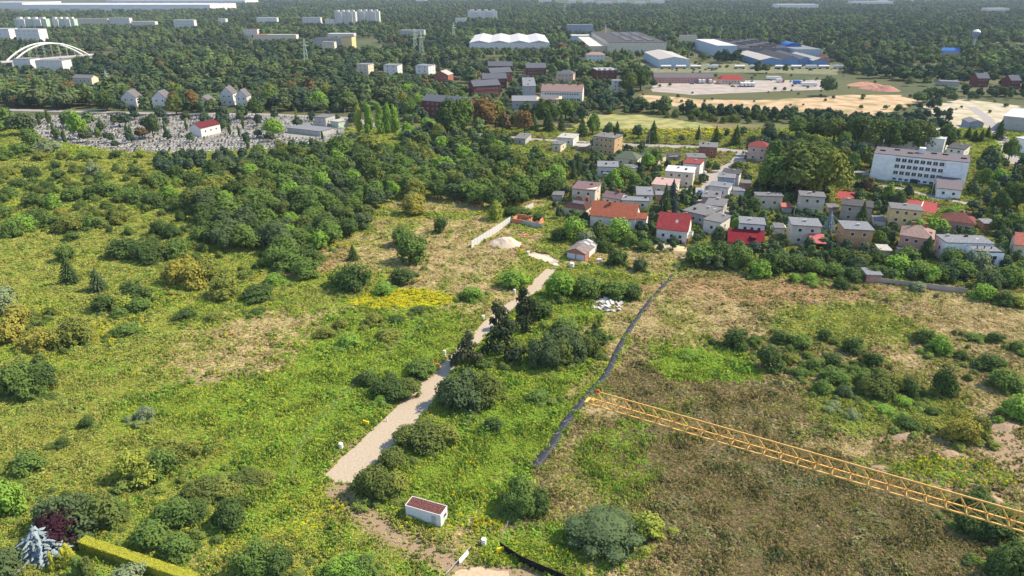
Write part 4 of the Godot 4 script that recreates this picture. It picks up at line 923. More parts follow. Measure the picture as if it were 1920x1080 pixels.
const REST := [-173,621,17,6,-95,607,16,4,40,254,6,2,-91,400,11,5,-297,621,16,2,-94,414,11,3,206,295,6,1,-60,412,11,0,-43,348,9,5,158,365,9,3,-241,633,17,3,217,309,8,5,-21,322,8,1,-86,630,17,0,-74,303,7,2,-239,622,17,0,-159,652,17,3,-4,401,12,3,-32,363,9,0,-288,578,17,3,-189,653,17,5,-33,311,8,4,-386,588,16,0,93,235,6,3,-54,299,7,3,-61,561,15,0,107,239,6,3,-358,576,16,3,-94,321,8,5,-326,629,16,1,-53,417,11,5,112,234,6,1,171,419,11,0,271,622,21,3,-163,558,14,4,-106,605,15,3,-390,622,16,1,-149,615,17,0,184,249,6,4,-76,316,8,3,-258,593,15,0,-185,596,16,0,-307,630,16,3,-268,525,15,3,-241,529,15,0,-214,511,15,4,-220,612,16,1,257,375,11,3,13,348,9,1,-108,293,8,3,-337,605,16,6,-229,597,16,4,-64,496,14,1,50,257,6,0,-274,578,17,3,-21,444,13,5,81,237,6,4,-171,345,9,0,-127,628,16,0,-41,354,9,3,-160,610,16,4,-60,346,8,1,-52,443,12,2,-57,591,15,6,-299,588,16,3,-180,575,16,4,-352,592,15,0,-15,336,9,5,86,235,6,1,-239,594,16,2,209,310,8,3,-44,296,7,3,-38,410,11,2,-300,571,15,1,-138,344,9,3,-63,420,11,5,-102,306,7,1,-173,350,9,0,-452,637,16,4,-120,355,8,1,-105,625,15,6,-129,326,8,4,62,229,6,5,-75,564,16,4,-11,355,8,4,-80,385,9,3,-142,324,7,5,122,229,6,1,61,261,6,2,-57,426,12,3,-404,562,14,6,118,235,6,0,-66,304,7,3,-28,352,8,3,162,312,9,6,187,244,6,0,100,269,7,5,-44,337,8,3,-422,592,14,4,-63,318,7,3,146,408,10,0,-139,608,15,6,181,366,11,2,-20,333,8,0,-71,320,8,4,-189,578,15,5,-379,559,14,3,-50,564,13,4,153,416,12,0,-81,346,8,4,-228,584,15,3,-390,564,16,3,-131,369,9,3,-407,632,15,5,-122,322,8,4,-371,564,14,1,-78,648,16,6,189,256,6,0,-191,507,13,3,-161,570,14,6,-270,620,16,3,143,214,6,0,-96,339,8,5,-321,648,15,1,69,220,6,4,-94,347,8,3,-440,630,15,0,-341,558,16,4,48,246,6,5,170,385,10,2,-165,366,9,1,-30,391,10,5,-385,613,15,3,-184,605,16,6,-420,577,14,3,-138,359,8,0,-24,364,8,2,-296,475,14,5,-105,595,14,1,-392,578,15,1,107,220,5,2,141,209,6,3,-170,355,8,1,169,229,6,3,-45,384,8,0,-67,608,15,3,-118,394,10,0,-102,324,8,2,-256,572,14,4,-103,358,8,3,112,239,6,3,164,218,6,0,-83,309,8,0,-108,300,8,3,58,267,6,4,29,270,6,0,-173,642,17,2,-108,346,7,4,226,307,7,2,-111,395,8,2,-286,629,15,1,-142,335,7,5,-112,383,9,5,-322,619,16,6,-260,478,12,0,-2,354,9,0,-435,645,16,0,-402,651,15,3,93,256,6,3,-72,366,9,1,36,331,8,3,228,320,9,1,-320,588,15,0,105,232,5,5,-85,570,15,3,-69,334,8,4,-4,508,14,0,-282,475,13,5,-281,647,16,0,-150,629,16,0,-111,633,14,5,93,226,6,5,-131,335,8,4,177,306,7,1,-429,600,14,1,-78,370,8,0,-50,343,7,0,-211,640,15,3,-245,565,15,0,-132,598,14,5,-72,543,12,0,-124,338,7,1,-15,315,7,3,-36,384,8,0,-139,570,15,3,155,423,11,1,274,900,20,0,258,894,20,0,-313,608,16,0,246,357,8,0,79,229,6,0,119,272,6,0,236,340,9,1,128,296,6,1,153,218,5,4,195,287,6,1,-270,611,16,3,-162,584,13,3,-182,553,13,0,-324,559,15,5,-397,587,14,1,69,290,6,0,-313,569,14,0,-320,638,16,4,-191,548,12,1,245,438,10,0,53,273,6,4,-96,632,16,3,-78,611,15,0,-49,534,14,4,-417,664,16,5,-321,657,15,3,-14,362,8,3,-114,349,8,1,-86,363,8,1,-42,421,10,3,-201,643,14,3,174,235,6,5,-435,656,15,6,-309,619,15,3,163,306,8,4,237,350,8,3,260,355,9,0,-408,593,15,3,-394,597,15,3,33,258,6,4,-155,369,9,1,-161,625,16,4,164,414,9,2,94,271,6,3,-108,483,11,0,-137,628,15,0,189,247,6,3,-398,608,15,2,140,251,6,3,-191,641,14,4,68,246,5,3,-279,586,14,0,256,474,10,0,118,228,5,4,194,390,10,1,88,265,6,3,-354,653,16,4,239,328,8,0,191,381,9,3,-78,521,13,0,-414,624,14,6,-345,660,17,0,-81,339,7,3,-126,361,8,0,-152,592,14,3,59,243,5,1,-86,334,7,1,-476,663,15,2,368,803,17,3,139,245,6,3,-408,657,14,6,281,466,10,0,40,279,6,5,237,447,10,3,-5,460,14,6,157,404,10,0,-66,479,12,5,-227,525,13,3,268,426,9,3,-13,343,7,3,246,467,10,3,-63,550,12,3,129,256,6,3,-14,426,10,2,-369,587,13,5,-108,367,8,2,-197,632,14,4,264,444,9,0,-421,652,16,2,169,240,6,3,-124,396,9,3,260,380,9,2,-484,668,17,3,182,386,10,3,-130,648,15,6,-181,624,15,5,164,233,5,1,-428,584,15,6,134,238,5,3,163,425,9,2,-84,371,7,4,93,284,6,3,-54,368,8,0,127,222,5,0,-6,492,13,5,-365,597,13,2,-158,355,8,0,174,227,5,3,-332,647,15,1,-69,573,12,1,224,469,10,0,256,428,9,2,-286,570,14,4,13,386,9,5,-312,559,13,0,-172,544,12,3,-62,379,7,3,-56,403,8,3,153,398,9,2,248,456,10,2,77,289,6,0,-99,368,8,3,-239,654,16,2,98,226,5,3,-43,478,11,4,-67,385,8,0,107,264,6,3,-164,351,8,0,181,403,9,0,-61,617,13,5,-43,574,14,0,134,217,5,3,-249,617,15,0,199,271,6,0,134,259,6,0,89,268,6,5,-147,354,9,1,21,356,7,0,-16,405,9,3,216,499,10,0,-300,604,15,4,-130,586,12,3,-384,573,13,3,-91,408,9,1,-429,634,14,3,-188,378,8,1,-229,436,10,6,-243,644,14,1,-2,482,12,4,-4,378,7,5,-94,597,13,3,72,231,5,3,-53,397,7,5,-28,408,9,3,180,248,5,1,241,457,10,0,112,266,6,2,-39,565,14,0,-174,380,8,1,251,437,9,3,-468,648,14,0,-44,377,8,3,-126,611,13,6,155,304,6,3,-41,390,8,2,-116,606,14,0,23,335,7,2,124,252,5,4,-21,411,9,0,-49,604,13,4,-264,456,10,2,114,220,5,0,253,465,9,2,-324,572,13,5,40,260,5,0,-71,393,8,0,-466,658,15,0,-449,624,14,4,-420,564,14,1,185,505,10,0,-182,637,14,6,195,259,5,0,-74,383,7,3,-262,629,14,1,66,268,6,4,65,220,5,0,-101,407,8,3,-101,615,12,3,-408,583,13,5,-46,583,13,3,-268,589,13,3,145,281,6,4,-213,629,13,3,79,296,6,2,242,487,10,2,-32,418,9,0,-120,387,7,4,75,293,6,5,-361,662,13,3,-81,352,8,5,-82,596,12,0,267,437,9,1,-163,546,11,0,-126,568,12,2,8,368,8,1,-100,648,14,3,-442,666,16,3,-165,646,15,4,-35,432,10,4,-476,639,15,4,-342,587,12,5,-36,370,8,0,131,294,6,4,111,306,6,3,-117,645,15,3,-267,600,14,0,-115,362,7,0,166,225,5,2,-205,507,11,0,21,312,6,0,49,502,11,2,-24,431,9,5,161,250,6,5,-368,573,13,4,26,270,6,5,-147,359,8,3,241,343,7,3,-328,613,14,3,-44,407,8,1,171,250,6,3,114,244,6,3,-151,561,13,4,-202,616,13,3,-18,371,7,3,-49,389,8,4,16,364,7,3,-10,417,9,3,-267,647,13,0,104,224,5,0,-251,650,15,3,-400,624,12,5,19,276,6,0,238,440,9,2,-317,597,13,3,144,318,6,5,-157,642,13,3,191,397,9,2,118,295,6,5,-435,590,13,0,152,262,5,3,-453,666,14,1,-193,616,14,6,-421,640,14,0,92,217,4,2,98,292,6,0,-91,390,7,4,-234,553,13,4,159,334,6,3,123,267,6,3,129,290,6,3,4,376,7,1,-355,556,12,3,-264,565,12,5,122,307,6,3,-282,606,12,6,-289,612,12,2,-292,643,13,4,-192,475,13,1,155,204,4,3,187,251,5,1,-21,384,8,0,124,327,6,0,-147,382,8,0,11,374,7,2,-445,617,13,0,64,324,6,3,-15,499,12,4,-292,534,12,0,130,527,10,0,158,294,6,1,256,498,9,1,257,482,10,0,-379,601,13,4,1,382,7,1,-434,620,13,3,117,300,6,0,-328,598,12,3,89,273,5,3,42,486,9,0,68,328,6,0,-149,605,13,1,-149,643,12,4,77,436,10,3,-258,427,10,2,199,509,9,3,-190,625,12,4,254,348,7,1,-59,539,12,0,-206,652,13,3,-274,565,11,0,42,309,6,4,189,498,10,2,-457,650,12,0,-224,622,13,1,-174,562,11,0,-339,652,13,2,174,510,9,3,176,394,9,0,-42,592,12,4,68,532,10,0,140,387,8,3,-68,597,14,3,85,223,5,0,134,326,6,5,65,263,5,1,-153,541,12,3,276,447,8,3,115,231,4,3,-407,571,12,0,-201,575,12,6,140,524,10,1,-80,580,13,3,179,243,5,5,-64,453,9,2,61,315,6,3,42,479,9,2,210,303,6,5,54,260,5,3,-72,488,9,5,117,277,5,0,-229,633,13,1,257,490,9,3,-330,583,12,1,-428,664,12,1,-461,639,13,0,129,211,5,3,-4,423,9,4,-233,458,10,3,202,485,9,3,-398,636,13,1,-303,658,14,3,148,220,5,4,144,518,10,0,-339,631,13,4,70,277,5,3,-51,434,9,0,139,311,6,1,38,316,6,0,194,279,5,0,258,446,8,3,91,233,4,0,131,303,6,3,47,510,11,3,-306,644,13,4,191,267,5,0,122,298,6,3,-34,535,12,1,-234,609,12,6,34,318,6,2,123,332,6,4,153,527,9,0,131,298,6,0,-157,382,8,0,-291,597,13,2,72,559,10,2,106,268,5,3,90,237,5,5,123,272,6,5,59,280,6,3,215,482,10,1,80,340,6,2,147,259,5,4,-257,615,12,5,214,505,10,0,61,446,11,3,113,331,6,0,154,272,5,3,117,249,5,4,227,501,9,0,-60,581,12,6,-114,404,9,3,40,331,6,1,55,538,10,2,-327,495,9,3,89,228,5,3,135,299,6,0,95,546,10,3,-16,391,7,3,134,306,6,5,-21,395,8,5,-426,624,12,6,94,539,10,3,115,226,5,0,-78,554,11,5,-339,577,12,4,198,518,10,0,-370,627,11,3,161,245,5,3,166,530,9,3,140,330,6,4,-183,365,7,3,101,229,4,0,-374,580,12,1,97,239,4,0,-166,374,8,0,-99,400,7,5,168,236,5,3,72,346,6,0,169,226,4,5,153,301,6,3,193,255,5,3,97,280,5,3,-53,624,11,0,255,457,9,1,278,453,8,3,-176,355,7,0,-291,656,12,3,-132,556,11,3,122,336,6,3,-250,582,11,6,90,543,9,0,-219,597,12,4,211,316,6,2,225,455,8,0,159,214,4,3,124,212,4,5,120,323,6,1,129,341,6,0,-213,495,9,3,55,311,6,2,247,448,8,1,-204,472,9,1,174,248,4,3,109,215,4,3,-367,616,12,4,70,334,6,5,91,330,6,2,-188,370,7,1,43,495,9,0,-256,637,12,0,-211,609,13,3,65,235,4,3,-173,652,11,4,-485,656,12,3,177,412,9,3,-459,613,12,2,263,490,8,0,119,265,5,3,127,308,6,0,28,263,5,5,216,492,10,3,227,514,9,0,-304,612,11,0,-282,621,12,2,40,314,6,3,104,277,5,2,-160,598,11,0,43,373,6,2,69,234,5,3,221,441,8,3,-406,615,11,6,75,533,10,2,76,233,5,3,124,233,5,3,159,224,4,1,-188,464,9,3,-182,358,6,1,112,540,9,2,-198,561,11,4,209,483,9,3,336,570,10,0,-165,637,13,4,-147,429,8,2,-389,631,12,6,75,299,6,0,134,336,6,3,374,778,12,3,-123,597,12,0,-215,655,12,4,-70,621,11,4,38,306,5,0,-67,447,8,4,50,261,5,0,169,217,4,1,-50,636,11,1,-139,643,12,5,108,305,5,0,106,538,10,2,155,282,5,0,-230,425,9,0,-54,473,8,0,99,552,10,0,49,277,5,0,164,243,4,5,159,525,10,0,-211,587,12,5,54,314,5,3,147,328,6,3,-69,641,12,3,-357,641,13,2,84,351,6,3,-207,483,9,0,-106,399,7,3,-222,639,11,6,130,314,5,0,134,318,6,4,234,477,8,0,216,471,8,0,243,498,9,2,-171,481,10,0,418,616,10,3,282,461,9,0,-194,606,11,0,160,301,5,4,201,266,5,3,-346,643,12,1,24,309,6,1,205,521,9,3,57,276,5,3,178,525,10,0,26,294,5,4,-361,606,11,1,244,443,8,0,214,518,8,3,56,378,6,3,98,231,4,2,166,252,4,3,220,451,7,2,-177,362,7,3,231,457,7,3,93,567,10,2,-30,426,8,3,-69,630,12,2,160,283,5,3,253,907,15,0,249,432,8,2,-20,419,8,3,71,249,4,3,198,278,5,3,262,482,9,3,-115,617,12,0,-172,603,11,4,164,321,6,4,276,469,8,1,-332,637,11,4,35,354,6,0,37,351,6,1,-110,496,8,0,209,508,8,2,167,323,5,5,264,788,15,2,187,271,5,0,71,239,4,2,69,550,9,3,-242,469,10,0,-256,520,10,3,119,310,6,0,171,256,4,3,116,270,5,0,-222,648,12,0,222,327,5,0,262,471,8,0,-140,500,9,0,104,354,6,3,-96,424,8,3,118,326,6,4,31,362,6,0,182,515,9,2,123,215,4,3,-167,503,9,2,-299,636,12,6,-249,607,11,3,28,371,6,5,264,388,7,3,143,219,4,3,82,219,4,3,130,221,4,0,63,335,6,4,103,236,4,3,125,322,5,3,53,237,4,3,261,450,7,3,35,254,4,3,120,276,5,0,269,482,8,1,-142,472,9,0,169,517,9,0,-140,380,7,0,183,244,4,2,187,510,8,2,156,244,4,3,357,586,10,3,263,421,7,3,101,289,5,3,258,433,7,1,236,466,7,3,-157,467,8,0,35,374,6,3,-248,503,10,1,33,288,5,3,150,326,5,3,126,532,8,1,95,374,6,1,65,287,5,4,-235,578,11,5,40,284,5,0,245,483,8,0,111,272,4,1,23,273,4,3,75,540,9,0,-211,433,8,1,219,513,8,0,-278,525,9,1,119,252,4,3,-32,463,8,3,136,295,5,3,78,308,5,3,-159,374,6,0,-87,640,11,0,146,209,4,2,-345,617,12,0,-159,423,8,0,160,219,4,1,422,610,9,3,27,306,5,3,143,331,5,4,80,553,9,3,100,242,4,4,-445,654,12,5,170,244,4,0,290,513,8,1,48,415,6,5,56,270,5,1,44,324,5,5,-181,377,6,1,146,529,9,3,167,524,9,1,121,219,3,2,124,317,5,1,-145,375,6,0,41,276,4,0,-145,367,6,1,42,318,5,3,48,523,9,3,194,266,4,5,58,239,4,3,-153,347,6,1,36,369,6,4,47,319,5,5,74,350,5,2,126,237,4,5,220,507,8,1,260,439,7,1,411,618,10,0,147,322,5,5,64,378,6,0,48,379,6,5,176,518,8,1,46,312,5,2,113,298,4,5,137,223,4,0,114,314,5,0,99,261,4,3,198,493,8,1,73,355,5,2,-180,383,7,0,110,301,5,4,-232,645,11,3,122,278,4,3,-272,488,8,2,84,267,4,3,79,245,4,0,35,279,4,2,177,269,5,4,302,507,8,0,185,275,4,4,-230,504,8,2,-410,643,11,6,50,313,5,5,82,300,5,3,244,363,6,3,54,255,4,4,-173,365,6,3,-189,496,8,2,69,260,4,0,273,788,13,4,235,484,8,0,108,228,4,3,-349,628,11,0,146,523,8,3,151,245,4,0,245,352,5,2,74,398,6,3,271,466,8,0,234,324,5,0,160,242,4,5,283,507,7,1,114,321,5,2,100,357,6,0,53,244,4,2,-169,383,6,1,99,247,4,3,37,326,5,3,48,529,8,0,118,319,5,3,152,521,9,0,34,328,5,5,143,338,5,3,296,511,8,0,275,464,7,2,228,450,7,3,60,554,9,3,155,288,5,5,-172,373,7,0,252,451,7,3,192,492,8,2,64,388,5,0,167,247,4,3,29,365,5,3,93,277,4,3,228,481,8,0,260,459,7,0,148,280,4,2,380,598,9,3,-152,379,6,1,-241,425,7,2,35,323,5,0,99,223,4,3,131,262,4,5,271,442,7,3,251,487,7,3,-167,361,6,3,135,314,4,3,161,210,3,3,147,286,4,3,331,560,9,3,220,484,8,1,88,221,3,1,51,304,4,2,41,355,6,0,72,528,7,3,53,374,6,2,-149,370,6,0,283,479,7,1,40,321,5,3,140,335,5,3,225,464,7,3,-269,447,9,0,396,614,10,0,112,328,5,0,142,422,6,2,66,352,5,3,45,368,6,3,67,386,6,5,152,286,4,3,131,673,10,0,323,554,9,0,205,504,7,3,65,347,5,0,426,621,9,3,128,267,4,3,234,452,7,0,72,384,6,5,130,324,5,1,-156,339,5,1,429,606,9,3,154,211,3,0,413,599,8,3,55,281,4,3,87,241,4,5,25,277,4,3,151,297,4,3,155,323,4,3,282,496,7,1,-153,361,6,3,251,369,6,1,226,335,5,3,106,296,4,1,82,392,6,3,76,238,4,0,178,506,7,3,158,530,7,0,87,359,5,4,162,318,5,0,70,361,5,3,59,385,6,5,-122,496,7,1,103,428,6,3,71,254,4,3,95,296,4,5,31,323,5,3,127,273,4,0,83,231,4,3,74,401,6,1,116,256,4,3,101,295,4,0,160,519,7,0,66,241,3,2,107,280,4,3,69,284,4,1,114,535,8,3,-194,427,7,3,199,500,7,2,-232,411,6,0,-286,444,7,3,48,251,4,0,115,261,4,3,46,360,5,3,63,391,5,1,165,512,8,0,94,241,4,2,113,254,4,3,117,239,4,1,18,289,4,0,80,389,5,3,60,310,4,3,276,502,7,1,135,252,4,3,28,351,5,3,24,324,5,4,39,366,5,1,126,258,4,0,92,290,4,2,43,287,4,3,310,513,7,1,148,274,4,0,46,389,5,5,-151,457,6,3,94,368,5,1,242,476,6,2,-266,505,8,0,55,548,8,3,229,475,7,3,72,281,4,0,53,516,7,3,105,303,4,5,312,550,7,1,387,617,9,0,250,476,6,1,154,250,3,3,126,431,6,2,162,323,4,1,206,491,6,0,271,452,6,3,151,333,4,3,447,632,9,0,233,508,7,3,40,326,4,5,84,530,7,3,223,517,7,0,66,404,5,0,67,432,7,2,265,432,6,3,76,285,4,1,62,362,5,3,304,497,7,0,287,502,7,1,93,230,4,1,189,277,4,4,143,311,4,1,292,490,6,1,-129,502,7,2,224,492,6,3,256,361,5,3,280,485,7,0,101,533,8,3,117,290,4,3,404,605,9,0,82,241,3,5,294,788,11,4,35,313,4,3,52,264,3,0,421,632,8,0,88,557,8,3,244,492,6,2,312,527,7,0,82,315,4,1,107,272,4,0,164,237,3,1,192,522,7,2,230,521,6,1,-278,457,8,3,62,545,8,3,118,304,4,0,61,323,4,3,294,518,7,1,37,346,5,0,316,518,7,0,89,363,5,5,231,497,7,3,63,283,4,5,271,459,6,1,139,547,6,2,219,476,7,1,-158,441,7,3,-248,432,6,0,151,292,4,3,251,444,6,3,114,342,5,3,241,505,6,3,-233,480,7,1,93,553,7,3,244,509,7,1,95,301,4,4,237,498,7,0,98,316,4,3,156,515,7,0,60,272,4,4,134,249,3,2,53,367,4,0,65,360,5,1,70,342,4,3,231,489,6,2,113,303,4,4,45,254,4,3,159,290,4,1,81,362,5,0,64,291,4,1,94,334,4,0,111,258,3,3,61,288,4,4,68,539,8,2,145,445,7,3,81,253,3,3,67,397,5,1,135,445,6,2,48,371,5,3,76,248,3,1,194,513,6,0,-203,298,5,3,129,196,2,4,-201,338,5,3,-246,351,5,5]
const CLEARINGS := [[97,-556,110,-655,140,-732,158,-829,362,-829,343,-732,386,-732,368,-673,349,-606,303,-551,260,-511,191,-534,139,-551],[152,-913,407,-913,364,-813,136,-813],[256,-503,329,-578,389,-628,428,-597,313,-426,289,-456],[32,-475,61,-546,95,-534,141,-490,138,-453,95,-433,43,-433],[-379,-549,-117,-534,-100,-436,-113,-414,-129,-404,-164,-398,-216,-394,-276,-423,-317,-453],[-627,-863,-576,-1074,-500,-940,-567,-829],[-290,-1328,-237,-1301,-176,-1015,-232,-1031],[-1847,-2567,-1195,-2567,-1246,-3174,-1624,-4729,-3380,-4729],[265,-4729,944,-4729,720,-3597,202,-3597],[124,-1074,147,-1074,205,-1512,172,-1512],[427,-840,515,-888,476,-819,397,-778],[560,-1065,649,-1121,598,-1031,518,-984],[721,-1141,838,-1205,744,-1065,654,-1031],[163,-347,202,-415,228,-450,267,-420,229,-352,203,-318],[190,-317,233,-384,249,-403,261,-392,218,-325,202,-306],[230,-339,281,-405,332,-420,342,-387,291,-321,240,-306],[260,-389,316,-467,347,-503,364,-488,309,-410,278,-374],[243,-383,248,-405,303,-490,319,-487,314,-465,259,-379],[-208,-445,-199,-468,-183,-462,-149,-383,-158,-360,-174,-366],[-138,-476,-131,-495,-115,-490,-94,-407,-100,-388,-116,-393],[-127,-477,-118,-491,-105,-483,-84,-397,-93,-382,-107,-390],[-151,-457,-141,-475,-109,-459,-86,-375,-95,-357,-127,-373],[-306,-572,-286,-572,-237,-478,-237,-459,-257,-459,-306,-553],[-277,-562,-258,-562,-214,-472,-214,-453,-234,-453,-277,-543],[-234,-585,-216,-585,-179,-491,-179,-472,-197,-472,-234,-566],[-238,-549,-220,-549,-183,-461,-183,-442,-200,-442,-238,-530],[-219,-576,-203,-576,-168,-482,-168,-464,-184,-464,-219,-558],[-425,-696,-422,-712,-394,-707,-323,-585,-327,-569,-355,-575],[-71,-521,-61,-540,-20,-519,-13,-438,-23,-419,-64,-440],[-43,-627,-13,-641,-5,-622,-1,-521,-31,-507,-39,-525],[-34,-680,-4,-686,0,-666,3,-557,-27,-551,-31,-571],[-31,-725,-3,-737,5,-719,7,-601,-21,-589,-29,-607],[-29,-791,5,-791,7,-664,7,-644,-27,-644,-29,-771],[5,-645,8,-765,37,-768,39,-746,36,-626,7,-623],[30,-594,38,-713,44,-735,68,-728,59,-608,54,-587],[3,-557,5,-652,23,-652,23,-587,21,-492,3,-492],[12,-490,19,-589,23,-611,64,-603,57,-504,53,-482],[12,-441,16,-527,18,-554,40,-552,35,-466,33,-439],[-6,-486,-4,-583,24,-583,24,-547,23,-450,-6,-450],[62,-627,76,-740,103,-744,107,-713,93,-600,66,-596],[71,-557,86,-664,102,-664,102,-646,87,-539,71,-539],[-170,-778,-165,-801,-144,-796,-120,-671,-124,-649,-145,-653],[-138,-760,-134,-784,-111,-780,-92,-660,-96,-636,-119,-640],[-105,-758,-97,-781,-75,-773,-61,-654,-70,-631,-91,-639],[-82,-713,-75,-734,-53,-728,-42,-606,-48,-585,-70,-591],[71,-782,88,-935,120,-935,120,-911,102,-758,71,-758],[-67,-1271,59,-1271,60,-1079,60,-901,-66,-901,-67,-1093],[103,-1083,127,-1238,213,-1238,213,-1000,189,-845,103,-845],[134,-803,164,-948,208,-948,208,-840,178,-695,134,-695],[225,-950,266,-1101,301,-1101,301,-973,259,-822,225,-822],[246,-977,301,-1152,377,-1152,377,-994,322,-819,246,-819],[235,-807,287,-963,322,-963,322,-860,270,-704,235,-704],[260,-813,317,-970,343,-970,343,-867,287,-710,260,-710],[277,-813,336,-970,359,-970,359,-867,300,-710,277,-710],[285,-788,347,-942,372,-942,372,-854,310,-700,285,-700],[307,-890,371,-1055,415,-1055,415,-977,351,-812,307,-812],[470,-818,482,-846,581,-1014,607,-1003,595,-975,496,-807],[105,-598,134,-723,199,-723,199,-703,170,-578,105,-578],[158,-591,195,-716,227,-716,227,-695,190,-570,158,-570],[308,-764,375,-924,393,-924,393,-896,325,-736,308,-736],[356,-580,429,-694,448,-694,448,-674,375,-560,356,-560],[373,-567,449,-678,466,-678,466,-658,390,-547,373,-547],[326,-560,331,-579,405,-703,428,-697,423,-678,349,-554],[-416,-1776,-360,-1776,-324,-1615,-324,-1589,-381,-1589,-416,-1750],[-375,-1824,-313,-1824,-281,-1655,-281,-1629,-343,-1629,-375,-1798],[-123,-2044,-36,-2044,-27,-1810,-27,-1784,-114,-1784,-123,-2018],[-145,-1900,-111,-1900,-91,-1604,-91,-1578,-125,-1578,-145,-1874],[-492,-1773,-442,-1773,-380,-1537,-380,-1514,-430,-1514,-492,-1750],[-440,-1773,-410,-1773,-347,-1515,-347,-1492,-378,-1492,-440,-1750],[-309,-1175,-257,-1175,-214,-997,-214,-959,-265,-959,-309,-1137],[-257,-1136,-233,-1136,-200,-983,-200,-945,-223,-945,-257,-1098],[-276,-1083,-251,-1083,-211,-921,-211,-899,-236,-899,-276,-1061],[-335,-1365,-280,-1365,-228,-1135,-228,-1107,-283,-1107,-335,-1337],[-1053,-1603,-978,-1603,-856,-1412,-856,-1390,-931,-1390,-1053,-1581],[-988,-1622,-930,-1622,-812,-1424,-812,-1402,-870,-1402,-988,-1600],[-990,-1726,-914,-1726,-785,-1494,-785,-1472,-861,-1472,-990,-1704],[-918,-1726,-864,-1726,-747,-1502,-747,-1480,-801,-1480,-918,-1704],[-868,-1726,-807,-1726,-676,-1459,-676,-1437,-738,-1437,-868,-1704],[-717,-1603,-666,-1603,-578,-1400,-578,-1378,-629,-1378,-717,-1581],[-632,-1870,-574,-1870,-485,-1594,-485,-1572,-543,-1572,-632,-1848],[-727,-1870,-700,-1870,-588,-1578,-588,-1556,-614,-1556,-727,-1848],[-866,-1256,-821,-1256,-719,-1106,-719,-1073,-764,-1073,-866,-1223],[-797,-1220,-751,-1220,-660,-1078,-660,-1048,-706,-1048,-797,-1190],[-569,-857,-542,-857,-454,-723,-454,-697,-482,-697,-569,-831],[-531,-835,-493,-835,-413,-706,-413,-680,-450,-680,-531,-809],[-490,-1373,-457,-1373,-387,-1173,-387,-1151,-421,-1151,-490,-1351],[-446,-1296,-416,-1296,-346,-1088,-346,-1064,-376,-1064,-446,-1272],[-424,-1296,-365,-1296,-301,-1088,-301,-1064,-360,-1064,-424,-1272],[-1762,-2987,-1081,-2987,-908,-2641,-908,-2373,-1590,-2373,-1762,-2719],[-2133,-3228,-1908,-3228,-1689,-2893,-1689,-2625,-1914,-2625,-2133,-2960],[-2032,-4003,-1330,-4003,-1172,-3636,-1172,-3428,-1873,-3428,-2032,-3795],[897,-2663,1037,-3038,1202,-3038,1202,-2960,1062,-2585,897,-2585],[1459,-2376,1675,-2713,1758,-2713,1758,-2665,1543,-2328,1459,-2328],[1443,-3299,1613,-3661,1808,-3661,1808,-3593,1638,-3231,1443,-3231],[77,-1066,95,-1261,132,-1261,132,-1223,115,-1028,77,-1028],[226,-1040,269,-1225,303,-1225,303,-1201,259,-1016,226,-1016],[-216,-1448,-163,-1448,-131,-1211,-131,-1173,-185,-1173,-216,-1410],[86,-1289,106,-1502,164,-1502,164,-1474,145,-1261,86,-1261],[247,-3435,279,-3833,324,-3833,324,-3795,293,-3397,247,-3397],[324,-3545,364,-3943,424,-3943,424,-3905,384,-3507,324,-3507],[368,-3332,417,-3730,487,-3730,487,-3692,438,-3294,368,-3294],[488,-3548,545,-3943,591,-3943,591,-3905,534,-3510,488,-3510],[511,-3237,577,-3631,633,-3631,633,-3593,567,-3199,511,-3199],[620,-3441,695,-3833,767,-3833,767,-3795,692,-3403,620,-3403],[1714,-3584,1890,-3943,1936,-3943,1936,-3905,1761,-3546,1714,-3546],[-528,-4183,-465,-4183,-417,-3786,-417,-3748,-481,-3748,-528,-4145],[120,-3660,137,-4060,213,-4060,213,-4022,196,-3622,120,-3622]]
const OPEN_GROUND := 13
